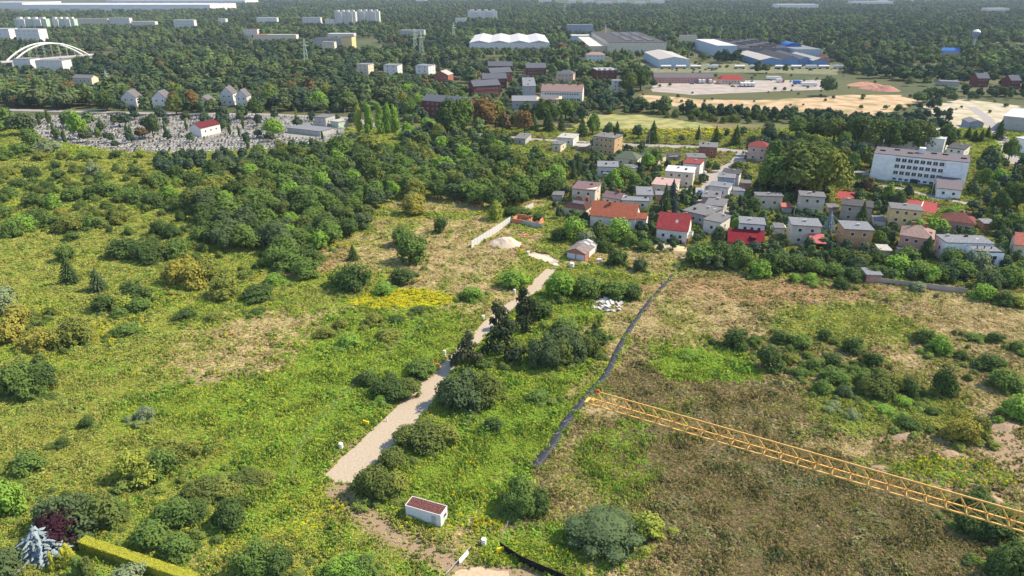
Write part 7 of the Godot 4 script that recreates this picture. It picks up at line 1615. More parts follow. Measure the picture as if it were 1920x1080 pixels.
# ------------------------------------------------------------------ buildings
func window_part(parent: Node3D, at: Vector3, turn: float, w: float, h: float, mullions := 1) -> void:
	var key := "window_frame%d" % mullions
	if not MESH.has(key):
		var s := Shape.new()
		s.box(Vector3(0, .47, 0), Vector3(1, .06, .1)); s.box(Vector3(0, -.47, .02), Vector3(1.06, .06, .14))
		s.box(Vector3(-.47, 0, 0), Vector3(.06, .88, .1)); s.box(Vector3(.47, 0, 0), Vector3(.06, .88, .1))
		for k in mullions - 1: s.box(Vector3(-.44 + .88 * (k + 1) / mullions, 0, 0), Vector3(.05, .88, .08))
		MESH[key] = s.done()
		var p := Shape.new()
		p.box(Vector3.ZERO, Vector3(.88, .88, .03))
		MESH.pane = p.done()
	var f := part("window", MESH[key], M.frame, parent, at)
	f.rotation.y = turn
	f.scale = Vector3(w, h, 1)
	part("pane", MESH.pane, M.glass, f)

func facade(parent: Node3D, rows: int, cols: int, length: float, top: float, face: Vector3, turn: float, ww := 1.25) -> void:
	# windows in rows on one wall; face is the middle of the wall's foot
	var along := Vector3(cos(turn), 0, -sin(turn))
	var storey := top / maxf(rows, 1)
	for r in rows:
		for c in cols:
			var u := (c + .5) / cols - .5
			window_part(parent, face + along * u * length * .84 + Vector3(0, storey * (r + .56), 0), turn, ww, minf(1.35, storey * .48), 2 if ww > 1.3 else 1)

func wall_and_roof(t: Node3D, kind: String, w: float, d: float, h: float, rise: float, wm: Material, rm: Material) -> MeshInstance3D:
	var s := Shape.new()
	var r := Shape.new()
	var o := .35 if w < 25 else .2
	match kind:
		"gablex", "gablez":
			var across := d if kind == "gablex" else w
			var along := w if kind == "gablex" else d
			var a := across * .5
			s.prism(PackedVector2Array([Vector2(-a, 0), Vector2(a, 0), Vector2(a, h), Vector2(0, h + rise), Vector2(-a, h)]), -along * .5, along * .5)
			var k := rise / a
			var e := a + o
			var th := .22
			r.prism(PackedVector2Array([Vector2(-e, h - o * k + .03), Vector2(0, h + rise + .03), Vector2(e, h - o * k + .03), Vector2(e, h - o * k + th), Vector2(0, h + rise + th), Vector2(-e, h - o * k + th)]), -along * .5 - o, along * .5 + o)
		"hip":
			s.box(Vector3(0, h * .5, 0), Vector3(w, h, d))
			var x := w * .5 + o
			var z := d * .5 + o
			var ridge := maxf(w - d, 0) * .5 + w * .06
			var y := h + .02
			var top := h + rise
			var pa := Vector3(-ridge, top, 0)
			var pb := Vector3(ridge, top, 0)
			r.quad(Vector3(-x, y, z), Vector3(x, y, z), pb, pa); r.quad(Vector3(x, y, -z), Vector3(-x, y, -z), pa, pb)
			r.tri(Vector3(x, y, z), Vector3(x, y, -z), pb); r.tri(Vector3(-x, y, -z), Vector3(-x, y, z), pa)
			r.quad(Vector3(-x, y, -z), Vector3(x, y, -z), Vector3(x, y, z), Vector3(-x, y, z))
		"shed":
			s.prism(PackedVector2Array([Vector2(-d * .5, 0), Vector2(d * .5, 0), Vector2(d * .5, h + rise), Vector2(-d * .5, h)]), -w * .5, w * .5)
			var e := d * .5 + o
			var k := rise / d
			r.prism(PackedVector2Array([Vector2(-e, h - o * k + .03), Vector2(e, h + rise + o * k + .03), Vector2(e, h + rise + o * k + .25), Vector2(-e, h - o * k + .25)]), -w * .5 - o, w * .5 + o)
		_:
			s.box(Vector3(0, h * .5, 0), Vector3(w, h, d))
			var y := h + .02
			r.prism(PackedVector2Array([Vector2(-d * .5 - o, y), Vector2(d * .5 + o, y + rise), Vector2(d * .5 + o, y + rise + .3), Vector2(-d * .5 - o, y + .3)]), -w * .5 - o, w * .5 + o)
			if rise > 0: s.prism(PackedVector2Array([Vector2(-d * .5 + .02, h), Vector2(d * .5 - .02, h), Vector2(d * .5 - .02, h + rise)]), -w * .5 + .02, w * .5 - .02)
	var wn := part("wall", s.done(), wm, t)
	var rn := part("roof", r.done(), rm, t)
	if kind == "gablex" or kind == "shed" or kind == "flat":
		wn.rotation.y = PI / 2 if not (kind == "flat") else 0.0
		rn.rotation.y = PI / 2
		if kind == "flat" and rise > 0: wn.rotation.y = 0.0
	return rn

func roof_height(kind: String, w: float, d: float, h: float, rise: float, x: float, z: float) -> float:
	match kind:
		"gablex": return h + rise * (1.0 - absf(z) / (d * .5)) + .15
		"gablez": return h + rise * (1.0 - absf(x) / (w * .5)) + .15
		"hip": return h + rise * clampf(minf((d * .5 - absf(z)) / (d * .5), (w * .5 - absf(x)) / (w * .3)), 0, 1)
		"shed": return h + rise * (.5 - z / d) + .2
	return h + .3 + rise * (.5 - z / d)

func make_buildings() -> void:
	var ch := Shape.new()
	ch.box(Vector3(0, .45, 0), Vector3(1, .9, .6)); ch.box(Vector3(0, .95, 0), Vector3(1.15, .12, .75))
	var chimney := ch.done()
	var sk := Shape.new()
	sk.box(Vector3(0, .15, 0), Vector3(1.0, .25, .8))
	var hatch := sk.done()
	for q in BUILDINGS:
		var kind: String = q[3]
		var w: float = q[6]
		var d: float = q[7]
		var h: float = q[9]
		var rise: float = q[10]
		var t := thing(q[0], q[1], q[2], Vector3(q[4], 0, q[5]), q[8])
		var roof := wall_and_roof(t, kind, w, d, h, rise, M["wall_" + q[11]], M["roof_" + q[12]])
		var win: Array = q[13]
		if win[0] > 0 and win[1] > 0: facade(t, win[0], win[1], w, h, Vector3(0, 0, d * .5 + .03), 0.0)
		if win[2] > 0 and win[3] > 0:
			facade(t, win[2], win[3], d, h, Vector3(w * .5 + .03, 0, 0), PI / 2)
			facade(t, win[2], win[3], d, h, Vector3(-w * .5 - .03, 0, 0), -PI / 2)
		var i := 0
		for c in q[14]:
			var x: float = c[0] * w
			var z: float = -c[1] * d
			var y := roof_height(kind, w, d, h, rise, x, z)
			var m: Material = M.brick if kind in ["gablex", "hip"] or q[12] == "mauve" else (M.dark if i % 2 else M.wall_lgrey)
			var e := part("chimney" if i % 3 < 2 else "roof_hatch", chimney if i % 3 < 2 else hatch, m, t, Vector3(x, y - .25, z))
			if kind != "flat": e.scale = Vector3(1.1, 1.5, 1.2)
			i += 1
		finish_building(t, q, w, d, h, rise)

func finish_building(t: Node3D, q: Array, w: float, d: float, h: float, rise: float) -> void:
	var label: String = q[1]
	if label.begins_with("white four-storey school"):
		# blank end bays stand proud of the windowed middle
		for sx in [-1.0, 1.0]:
			var s := Shape.new()
			s.box(Vector3(0, h * .5, 0), Vector3(w * .235, h - .02, .5))
			part("end_bay", s.done(), M.wall_coolwhite, t, Vector3(sx * w * .3825, 0, d * .5 + .24))
		for r in 4:
			for c in 8:
				var x := -w * .23 + w * .46 * c / 7.0
				window_part(t, Vector3(x, 1.6 + r * 3.05, d * .5 + .03), 0, 2.1 if r else 1.7, 1.9 if r else 1.1, 2)
		for c in 3: window_part(t, Vector3(w * .5 + .03, 2 + c * 3.05, 0), PI / 2, 2, 1.8, 2)
		var b := Shape.new()
		b.box(Vector3(0, .35, 0), Vector3(w * .53, .7, .12))
		part("plinth", b.done(), M.blue, t, Vector3(0, 0, d * .5 + .07))
		var dr := Shape.new()
		dr.box(Vector3(0, 1.2, 0), Vector3(3.4, 2.4, .1))
		part("entrance_door", dr.done(), M.dark, t, Vector3(-.6, .02, d * .5 + .16))
		var hs := Shape.new()
		hs.box(Vector3(0, 1.3, 0), Vector3(2.8, 2.6, 3.2))
		part("rooftop_hut", hs.done(), M.white, t, Vector3(0, h + .32, -d * .15))
		var v := Shape.new()
		v.box(Vector3(0, .3, 0), Vector3(2.4, .6, .8))
		var vm := v.done()
		for x in [-.42, -.27, -.12, .13, .25, .44]: part("roof_vent", vm, M.dark, t, Vector3(x * w, h + .32, -d * .2 * (1 if int(x * 100) % 2 else -.4)))
		var mast := Shape.new()
		mast.bar(Vector3.ZERO, Vector3(0, 4.5, 0), .08, .04)
		for k in 3: mast.box(Vector3(0, 3.4 + k * .4, .1), Vector3(.7, .25, .25), Basis(Vector3.UP, k * 2.1))
		var mm := mast.done()
		part("antenna_mast", mm, M.steel, t, Vector3(-w * .44, h + .3, -d * .3))
		part("antenna_mast", mm, M.steel, t, Vector3(w * .02, h + .3, -d * .42))
	elif label.begins_with("white two-storey house with bright red roof"):
		var s := Shape.new()
		s.box(Vector3(0, 1.35, 0), Vector3(1.5, .25, 3.2)); s.box(Vector3(.68, 1.85, 0), Vector3(.12, .9, 3.2))
		s.box(Vector3(0, 1.85, 1.54), Vector3(1.3, .9, .12)); s.box(Vector3(0, 1.85, -1.54), Vector3(1.3, .9, .12))
		part("balcony", s.done(), M.white, t, Vector3(w * .5 + .78, 1.3, .8))
		for x in [-.08, .28]:
			var dd := Shape.new()
			dd.box(Vector3(0, .85, 0), Vector3(1.5, 1.7, .08))
			part("garage_door", dd.done(), M.dark, t, Vector3(x * w, .02, d * .5 + .05))
		var sb := Shape.new()
		sb.box(Vector3(0, 0, 0), Vector3(.9, .08, 1.3), Basis(Vector3.RIGHT, atan2(rise, d * .5)))
		part("skylight", sb.done(), M.steel, t, Vector3(w * .1, h + rise * .48 + .3, d * .25))
		var eb := Shape.new()
		eb.box(Vector3(0, 1.3, 0), Vector3(.5, 2.6, 1.6))
		part("brick_pier", eb.done(), M.brick, t, Vector3(w * .5 + .27, 0, d * .42))
	elif label.begins_with("white house with long orange"):
		var s := Shape.new()
		s.box(Vector3(0, 2.4, 0), Vector3(4, 4.8, 5))
		part("annex_wall", s.done(), M.wall_white, t, Vector3(w * .5 + 2.02, 0, 1.6))
		var r := Shape.new()
		r.prism(PackedVector2Array([Vector2(-2.9, 4.75), Vector2(0, 6.3), Vector2(2.9, 4.75), Vector2(2.9, 5.0), Vector2(0, 6.55), Vector2(-2.9, 5.0)]), -2.0, 2.2)
		var rn := part("annex_roof", r.done(), M.roof_orange, t, Vector3(w * .5 + 2.02, 0, 1.6))
		rn.rotation.y = PI / 2
	elif label.begins_with("modern white house"):
		var s := Shape.new()
		s.box(Vector3(0, 3.1, 0), Vector3(w * .62, 6.2, 6.4))
		part("front_wing", s.done(), M.wall_coolwhite, t, Vector3(w * .22, 0, d * .5 + 3.22))
		var r := Shape.new()
		r.box(Vector3(0, 6.33, 0), Vector3(w * .62 - .5, .22, 5.9))
		part("front_roof", r.done(), M.roof_lroof, t, Vector3(w * .22, 0, d * .5 + 3.22))
		var p := Shape.new()
		p.box(Vector3(0, 6.4, 3.1), Vector3(w * .62, .4, .25)); p.box(Vector3(w * .31 - .12, 6.4, 0), Vector3(.25, .4, 6.0))
		part("parapet", p.done(), M.dark, t, Vector3(w * .22, .02, d * .5 + 3.22))
		var te := Shape.new()
		te.box(Vector3(0, 1.4, 0), Vector3(w * .3, 2.8, 3.6))
		part("terrace_base", te.done(), M.roof_orange, t, Vector3(-w * .25, 0, d * .5 + 1.82))
		var tf := Shape.new()
		tf.box(Vector3(0, 2.9, 0), Vector3(w * .32, .16, 3.9)); tf.box(Vector3(0, 3.2, 1.9), Vector3(w * .32, .5, .12))
		part("terrace", tf.done(), M.roof_lroof, t, Vector3(-w * .25, 0, d * .5 + 1.82))
		window_part(t, Vector3(w * .3, 4.4, d * .5 + 6.46), 0, 3, 1.5, 2)
		for x in [.05, .2, .35]:
			var v := Shape.new()
			v.bar(Vector3.ZERO, Vector3(0, .9, 0), .18)
			part("flue", v.done(), M.dark, t, Vector3(x * w, 6.42, d * .5 + 3.2))
	elif label.begins_with("tan three-storey"):
		for y in [3.2, 6.3]:
			var s := Shape.new()
			s.box(Vector3(0, .1, 0), Vector3(3, .16, 1.2)); s.box(Vector3(0, .6, .56), Vector3(3, .9, .08))
			part("balcony", s.done(), M.wall_bluegrey, t, Vector3(-w * .33, y, d * .5 + .62))
	elif label.begins_with("pale pink house with red hipped"):
		var s := Shape.new()
		s.box(Vector3(0, .1, 0), Vector3(1.4, .16, 3)); s.box(Vector3(-.66, .6, 0), Vector3(.08, .9, 3))
		part("balcony", s.done(), M.dark, t, Vector3(-w * .5 - .72, 3.4, 1))
	elif label.begins_with("white flat-roofed house joined"):
		var s := Shape.new()
		s.prism(PackedVector2Array([Vector2(-4.0, 0), Vector2(2.6, 0), Vector2(2.6, 5.2), Vector2(-4.0, 2.2)]), -6.2, 6.2)
		var e := part("lean_to_wall", s.done(), M.wall_cream, t, Vector3(-w * .22, 0, d * .5 + 2.62))
		e.rotation.y = PI / 2
		var r := Shape.new()
		r.prism(PackedVector2Array([Vector2(-4.4, 2.05), Vector2(2.58, 5.25), Vector2(2.58, 5.5), Vector2(-4.4, 2.3)]), -6.5, 6.5)
		e = part("lean_to_roof", r.done(), M.roof_crimson, t, Vector3(-w * .22, 0, d * .5 + 2.62))
		e.rotation.y = PI / 2
		var dm := Shape.new()
		dm.prism(PackedVector2Array([Vector2(-1.2, 0), Vector2(1, 0), Vector2(1, 1.1), Vector2(-1.2, .7)]), -.9, .9)
		e = part("dormer", dm.done(), M.roof_crimson, t, Vector3(.6, 3.6, d * .5 + 4.2))
		e.rotation.y = PI / 2
	elif label.begins_with("beige square house with pale roof"):
		var r := Shape.new()
		r.prism(PackedVector2Array([Vector2(-3.6, 3.0), Vector2(2.5, 4.6), Vector2(2.5, 4.85), Vector2(-3.6, 3.25)]), -2.6, 2.6)
		var e := part("porch_roof", r.done(), M.roof_pinkred, t, Vector3(w * .36, 0, d * .5 + 2.6))
		e.rotation.y = PI / 2
		for x in [-2.3, 2.3]:
			var s := Shape.new()
			s.box(Vector3(0, 1.5, 0), Vector3(.25, 3, .25))
			part("porch_post", s.done(), M.dark, t, Vector3(w * .36 + x, 0, d * .5 + 5.6))
	elif label.begins_with("brown tent-roofed"):
		var r := Shape.new()
		r.box(Vector3.ZERO, Vector3(5.2, .1, 1.5), Basis(Vector3.RIGHT, .7))
		part("solar_panel", r.done(), M.roof_lroof, t, Vector3(.6, h + rise * .55, d * .26))
	elif label.begins_with("dark brick block"):
		for x in [-.42, -.14, .14, .42]:
			var s := Shape.new()
			s.box(Vector3(0, .8, 0), Vector3(w * .15, 1.6, 1.0))
			part("parapet_step", s.done(), M.wall_palegrey, t, Vector3(x * w, h + .3, d * .5 - .5))
	elif label.begins_with("white factory hall"):
		for k in 4:
			var s := Shape.new()
			var a := w * .125
			s.prism(PackedVector2Array([Vector2(-a, 0), Vector2(a, 0), Vector2(0, 3.0)]), -d * .5, d * .5)
			part("shed_roof", s.done(), M.roof_whiteroof, t, Vector3(-w * .375 + k * w * .25, h + .34, 0))
	elif label.begins_with("large dark-roofed hall"):
		for k in 6:
			var s := Shape.new()
			s.box(Vector3(0, .3, 0), Vector3(w * .1, .6, d * .34))
			part("roof_light", s.done(), M.roof_slate, t, Vector3(-w * .1 + k % 3 * w * .2, h + .34, d * (.2 if k < 3 else -.22)))
		var st := Shape.new()
		st.bar(Vector3.ZERO, Vector3(0, 14, 0), 1.0, .8, 8)
		part("chimney_stack", st.done(), M.wall_lgrey, t, Vector3(-w * .28, h, -d * .3))
		var wing := Shape.new()
		wing.box(Vector3(0, 5, 0), Vector3(w * .3, 10, d * .8))
		part("low_wing", wing.done(), M.wall_cream, t, Vector3(-w * .66, 0, 0))
	elif label.begins_with("wide dark-roofed hall"):
		for r in 7:
			for c in 4:
				var s := Shape.new()
				s.prism(PackedVector2Array([Vector2(-3, 0), Vector2(3, 0), Vector2(2, 2.4), Vector2(-2, 2.4)]), -w * .09, w * .09)
				var e := part("roof_light", s.done(), M.roof_dgrey if (r + c) % 3 else M.roof_lroof, t, Vector3(-w * .38 + c * w * .25, h + .34, -d * .44 + r * d * .145))
				e.rotation.y = PI / 2
	elif label.begins_with("pale hall with blue curved"):
		var s := Shape.new()
		var pts := PackedVector2Array()
		for k in 9: pts.append(Vector2(cos(PI * k / 8) * w * .3, sin(PI * k / 8) * 5))
		s.prism(pts, -d * .2, d * .2)
		part("barrel_roof", s.done(), M.roof_blueroof, t, Vector3(-w * .15, h + .33, -d * .28))
	elif q[0] == "apartment_block" and h > 20 and w > 45:
		for k in 4:
			var s := Shape.new()
			s.box(Vector3(0, 1.6, 0), Vector3(w * .12, 3.2, d * .6))
			part("lift_house", s.done(), M.wall_palegrey, t, Vector3(-w * .36 + k * w * .24, h + .33, 0))
		for k in 2:
			var s := Shape.new()
			s.box(Vector3(0, h * .48, 0), Vector3(w * .22, h * .96, 4))
			part("stair_bay", s.done(), M.wall_palegrey, t, Vector3((-.25 + k * .5) * w, 0, d * .5 + 2.02))
	elif q[0] == "warehouse" and w > 300:
		for k in 9:
			var s := Shape.new()
			s.box(Vector3(0, h * .2, 0), Vector3(w * .05, h * .4, 4))
			part("loading_bay", s.done(), M.wall_bluegrey, t, Vector3((-.44 + k * .11) * w, 0, d * .5 + 2.02))

# ------------------------------------------------------------------ things on the waste ground and beyond
func v3(p: Array, y := 0.0) -> Vector3:
	return Vector3(p[0], y, p[1])

func mound(called: String, label: String, category: String, at: Array, rx: float, rz: float, h: float, m: Material, seed_: int, turn := 0.0) -> void:
	var f := FastNoiseLite.new()
	f.seed = seed_
	f.frequency = .35
	var s := Shape.new()
	var nr := 12
	var na := 28
	var p := []
	for i in nr + 1:
		var row := []
		for j in na:
			var a := TAU * j / na
			var t := float(i) / nr
			var edge := 1.0 + .22 * f.get_noise_2d(cos(a) * 4, sin(a) * 4)
			var x := cos(a) * rx * t * edge
			var z := sin(a) * rz * t * edge
			var y := h * pow(cos(t * PI * .5), 1.15) * (1.0 + .25 * f.get_noise_2d(x * .8, z * .8)) + .12 * f.get_noise_2d(x * 3, z * 3) * (1 - t)
			row.append(Vector3(x, maxf(y, -.02) if i < nr else -.03, z))
		p.append(row)
	for i in nr:
		for j in na:
			s.quad(p[i + 1][j], p[i][j], p[i][(j + 1) % na], p[i + 1][(j + 1) % na])
	var o := part(called, s.done(), m, self, v3(at))
	o.rotation.y = turn
	tag(o, label, category)

func car(at: Array, turn: float, body: Material, label: String) -> void:
	var t := thing("parked_car", label, "car", v3(at, .04), turn, "parked cars")
	if not MESH.has("car_body"):
		var s := Shape.new()
		s.prism(PackedVector2Array([Vector2(-2.1, .3), Vector2(2.1, .3), Vector2(2.15, .65), Vector2(1.9, .85), Vector2(.95, .95), Vector2(-2.0, .95), Vector2(-2.15, .7)]), -.85, .85)
		MESH.car_body = s.done()
		var c := Shape.new()
		c.prism(PackedVector2Array([Vector2(-1.75, .95), Vector2(.95, .95), Vector2(.35, 1.42), Vector2(-1.35, 1.45)]), -.74, .74)
		MESH.car_cabin = c.done()
		var r := Shape.new()
		r.box(Vector3(-.5, 1.47, 0), Vector3(1.75, .05, 1.4))
		MESH.car_roof = r.done()
		var w := Shape.new()
		w.bar(Vector3(0, 0, -.1), Vector3(0, 0, .1), .32, .32, 10)
		MESH.wheel = w.done()
	part("body", MESH.car_body, body, t)
	part("cabin_glass", MESH.car_cabin, M.glass, t)
	part("roof", MESH.car_roof, body, t)
	for x in [-1.3, 1.3]:
		for z in [-.8, .8]: part("wheel", MESH.wheel, M.tyre, t, Vector3(x, .32, z))

func truck(at: Array, turn: float, cab: Material, load_: Material, label: String, long := 8.0) -> void:
	var t := thing("parked_truck", label, "truck", v3(at, .04), turn, "trucks parked in the depot yard")
	var s := Shape.new()
	s.box(Vector3(-1, 2.25, 0), Vector3(long, 2.7, 2.5))
	part("trailer_box", s.done(), load_, t)
	var c := Shape.new()
	c.prism(PackedVector2Array([Vector2(0, .5), Vector2(2.1, .5), Vector2(2.1, 1.7), Vector2(1.7, 3.0), Vector2(0, 3.0)]), -1.2, 1.2)
	part("cab", c.done(), cab, t, Vector3(long * .5 - .9, 0, 0))
	var f := Shape.new()
	f.box(Vector3(0, .75, 0), Vector3(long + 1.5, .25, 1.0))
	part("chassis", f.done(), M.dark, t)
	var w := Shape.new()
	w.bar(Vector3(0, 0, -.15), Vector3(0, 0, .15), .5, .5, 10)
	var wm := w.done()
	for x in [-long * .38, -long * .24, long * .46]:
		for z in [-1.05, 1.05]: part("wheel", wm, M.tyre, t, Vector3(x, .5, z))

func wagon(at: Array, turn: float, label: String, tank: bool) -> void:
	var t := thing("rail_wagon", label, "wagon", v3(at, .05), turn, "wagons on the railway siding")
	var s := Shape.new()
	if tank: s.bar(Vector3(-5.8, 2.6, 0), Vector3(5.8, 2.6, 0), 1.45, 1.45, 12)
	else: s.box(Vector3(0, 2.6, 0), Vector3(12.4, 2.8, 2.8))
	part("tank" if tank else "wagon_body", s.done(), M.white, t)
	var f := Shape.new()
	f.box(Vector3(0, 1.0, 0), Vector3(13, .3, 2.4))
	part("frame", f.done(), M.dark, t)
	var w := Shape.new()
	w.box(Vector3(0, .5, 0), Vector3(2.6, .9, 2.0))
	var wm := w.done()
	for x in [-4.3, 4.3]: part("bogie", wm, M.dark, t, Vector3(x, 0, 0))

func pylon(at: Array, h: float, label: String) -> void:
	var t := thing("power_pylon", label, "pylon", v3(at), .4, "power pylons beyond the woods")
	var m: Material = M.wall_palegreen
	var b := h * .09
	for sx in [-1, 1]:
		for sz in [-1, 1]:
			var s := Shape.new()
			s.bar(Vector3(sx * b, 0, sz * b), Vector3(sx * b * .15, h, sz * b * .15), .22, .14, 4)
			part("leg", s.done(), m, t)
	for k in 6:
		var s := Shape.new()
		var y0 := h * k / 6.0
		var y1 := h * (k + 1) / 6.0
		var w0 := b * (1 - .85 * k / 6.0)
		var w1 := b * (1 - .85 * (k + 1) / 6.0)
		for z in [-1, 1]:
			s.bar(Vector3(-w0, y0, z * w0), Vector3(w1, y1, z * w1), .1, .1, 4)
			s.bar(Vector3(w0, y0, z * w0), Vector3(-w1, y1, z * w1), .1, .1, 4)
		part("bracing", s.done(), m, t)
	for y in [.72, .85]:
		var s := Shape.new()
		s.bar(Vector3(-h * .16, h * y, 0), Vector3(h * .16, h * y, 0), .2, .2, 4)
		s.bar(Vector3(-h * .16, h * y, 0), Vector3(0, h * (y + .06), 0), .12, .12, 4)
		s.bar(Vector3(h * .16, h * y, 0), Vector3(0, h * (y + .06), 0), .12, .12, 4)
		part("cross_arm", s.done(), m, t)

func lamp(at: Array, label: String, h := 8.0) -> void:
	var t := thing("street_lamp", label, "lamp post", v3(at), 0.0, "lamp posts along the streets")
	var s := Shape.new()
	s.bar(Vector3.ZERO, Vector3(0, h, 0), .11, .07, 6)
	part("pole", s.done(), M.wall_lgrey, t)
	var a := Shape.new()
	a.bar(Vector3(0, h - .05, 0), Vector3(1.2, h + .3, 0), .05)
	part("arm", a.done(), M.wall_lgrey, t)
	var d := Shape.new()
	d.box(Vector3(1.4, h + .3, 0), Vector3(.7, .16, .3))
	part("lamp_head", d.done(), M.steel, t)

func make_crane() -> void:
	var a := Vector3(JIB[0][0], JIB[0][1], JIB[0][2])
	var b := Vector3(JIB[1][0], JIB[1][1], JIB[1][2])
	var t := thing("tower_crane", "yellow lattice jib of a tower crane reaching in from the right", "crane", a)
	t.rotation.y = atan2(-(b - a).z, (b - a).x)
	var bay := 1.62
	var n := 40
	var w := .58
	var h := 1.5
	var length := n * bay
	var s := Shape.new()
	s.bar(Vector3(.9, h, 0), Vector3(length, h, 0), .095, .11, 6)
	part("top_chord", s.done(), M.crane, t)
	for z in [-w, w]:
		s = Shape.new()
		s.box(Vector3(length * .5, 0, z), Vector3(length, .13, .13))
		part("lower_chord", s.done(), M.crane, t)
	var side := {}
	for z in [-1.0, 1.0]:
		for up in [0, 1]:
			s = Shape.new()
			if up: s.bar(Vector3(0, .04, z * w), Vector3(bay * .5, h - .04, z * .03), .048, .048, 4)
			else: s.bar(Vector3(bay * .5, h - .04, z * .03), Vector3(bay, .04, z * w), .048, .048, 4)
			side[[z, up]] = s.done()
	s = Shape.new()
	s.bar(Vector3(0, 0, -w), Vector3(0, 0, w), .055, .055, 4)
	var rung := s.done()
	s = Shape.new()
	s.bar(Vector3(0, -.02, -w), Vector3(bay, -.02, w), .05, .05, 4)
	var diag := s.done()
	for k in n:
		for z in [-1.0, 1.0]:
			for up in [0, 1]: part("brace", side[[z, up]], M.crane, t, Vector3(k * bay, 0, 0))
		part("rung", rung, M.crane, t, Vector3(k * bay, 0, 0))
		part("floor_brace", diag, M.crane, t, Vector3(k * bay, 0, 0))
	s = Shape.new()
	for z in [-1.0, 1.0]: s.bar(Vector3(0, .04, z * w), Vector3(.22, h - .04, z * .03), .05, .05, 4)
	var joint := s.done()
	for k in [6, 9, 15, 19, 25, 31, 37]: part("section_joint", joint, M.crane, t, Vector3(k * bay + .1, 0, 0))
	s = Shape.new()
	s.box(Vector3(-.1, .05, 0), Vector3(.7, .14, 1.2)); s.box(Vector3(.3, .25, 0), Vector3(.35, .3, .6))
	part("tip_platform", s.done(), M.crane, t)
	s = Shape.new()
	s.box(Vector3(.95, h + .12, 0), Vector3(.3, .26, .26))
	part("tip_lamp", s.done(), M.red, t)
	# mast that carries the jib, beyond the picture
	var x := length - 4.0
	var low := -a.y
	for sx in [-.8, .8]:
		for sz in [-.8, .8]:
			s = Shape.new()
			s.box(Vector3(x + sx, low * .5 - .1, sz), Vector3(.2, -low - .2, .2))
			part("mast_leg", s.done(), M.crane, t)
	var k := 0
	while low + k * 1.6 < -1.8:
		s = Shape.new()
		for sz in [-.8, .8]: s.bar(Vector3(x - .8, low + k * 1.6, sz), Vector3(x + .8, low + k * 1.6 + 1.6, sz), .05, .05, 4)
		for sx in [-.8, .8]: s.bar(Vector3(x + sx, low + k * 1.6 + 1.6, -.8), Vector3(x + sx, low + k * 1.6, .8), .05, .05, 4)
		part("mast_brace", s.done(), M.crane, t)
		k += 1

func make_container() -> void:
	var c: Array = CONTAINER
	var w: float = c[2]
	var d: float = c[3]
	var h := 2.6
	var t := thing("site_container", "white site container with rusty red roof beside the dirt path", "container", Vector3(c[0], 0, c[1]), c[4])
	var s := Shape.new()
	s.box(Vector3(0, h * .5 + .12, 0), Vector3(w, h, d))
	var dirty := mat(Color.WHITE, .6, noise_tex(.015, lin(.5, .5, .48), lin(.72, .74, .75), 512, 5, 51), .25)
	part("body", s.done(), dirty, t)
	var rust := mat(Color.WHITE, .85, noise_tex(.02, lin(.05, .018, .016), lin(.17, .08, .068), 512, 6, 52, lin(.085, .026, .022)), .3)
	for k in 6:
		s = Shape.new()
		var x := -w * .5 + w * (k + .5) / 6
		s.box(Vector3(x, h + .15, 0), Vector3(w / 6 - .04, .06 + .02 * (k % 2), d - .1))
		part("roof_sheet", s.done(), rust, t)
	s = Shape.new()
	for z in [-1, 1]: s.box(Vector3(0, h + .17, z * d * .5), Vector3(w + .1, .12, .1))
	for x in [-1, 1]: s.box(Vector3(x * w * .5, h + .17, 0), Vector3(.1, .12, d - .1))
	part("roof_rail", s.done(), dirty, t)
	window_part(t, Vector3(w * .5 + .03, 1.6, -d * .12), PI / 2, 1.0, 1.1, 2)
	s = Shape.new()
	s.box(Vector3(0, 1.05, 0), Vector3(.85, 2.0, .06))
	part("door", s.done(), M.wall_lgrey, t, Vector3(w * .3, .14, d * .5 + .04)).rotation.y = 0
	for k in 14:
		s = Shape.new()
		s.box(Vector3(-w * .5 + w * (k + .5) / 14, h * .5 + .12, d * .5 + .015), Vector3(.06, h - .3, .03))
		if absf(-w * .5 + w * (k + .5) / 14 - w * .3) > .5: part("rib", s.done(), dirty, t)
	s = Shape.new()
	for x in [-.42, .42]: s.box(Vector3(x * w, .06, 0), Vector3(.4, .12, d))
	part("skid", s.done(), M.dark, t)

func barrel(at: Array, h: float, r: float, m: Material, label: String) -> void:
	var t := thing("marker_barrel", label, "barrel", v3(at, .012), 0.0, "white marker barrels along the track")
	var s := Shape.new()
	s.bar(Vector3.ZERO, Vector3(0, h * .92, 0), r * .92, r, 10); s.bar(Vector3(0, h * .3, 0), Vector3(0, h * .36, 0), r * 1.06, r * 1.06, 10); s.bar(Vector3(0, h * .62, 0), Vector3(0, h * .68, 0), r * 1.06, r * 1.06, 10)
	part("drum", s.done(), m, t)
	s = Shape.new()
	s.bar(Vector3(0, h * .92, 0), Vector3(0, h, 0), r * 1.04, r * .95, 10)
	part("lid", s.done(), m, t)

func yellow_box(at: Array, turn: float, w: float, h: float, label: String) -> void:
	var t := thing("barrier_board", label, "barrier", v3(at, .012), turn, "yellow barrier boards")
	var s := Shape.new()
	s.box(Vector3(0, h * .62, 0), Vector3(w, h * .72, .22))
	part("board", s.done(), M.yellow, t)
	for x in [-.36, .36]:
		s = Shape.new()
		s.box(Vector3(x * w, h * .12, 0), Vector3(.1, h * .26, .5))
		part("foot", s.done(), M.dark, t)

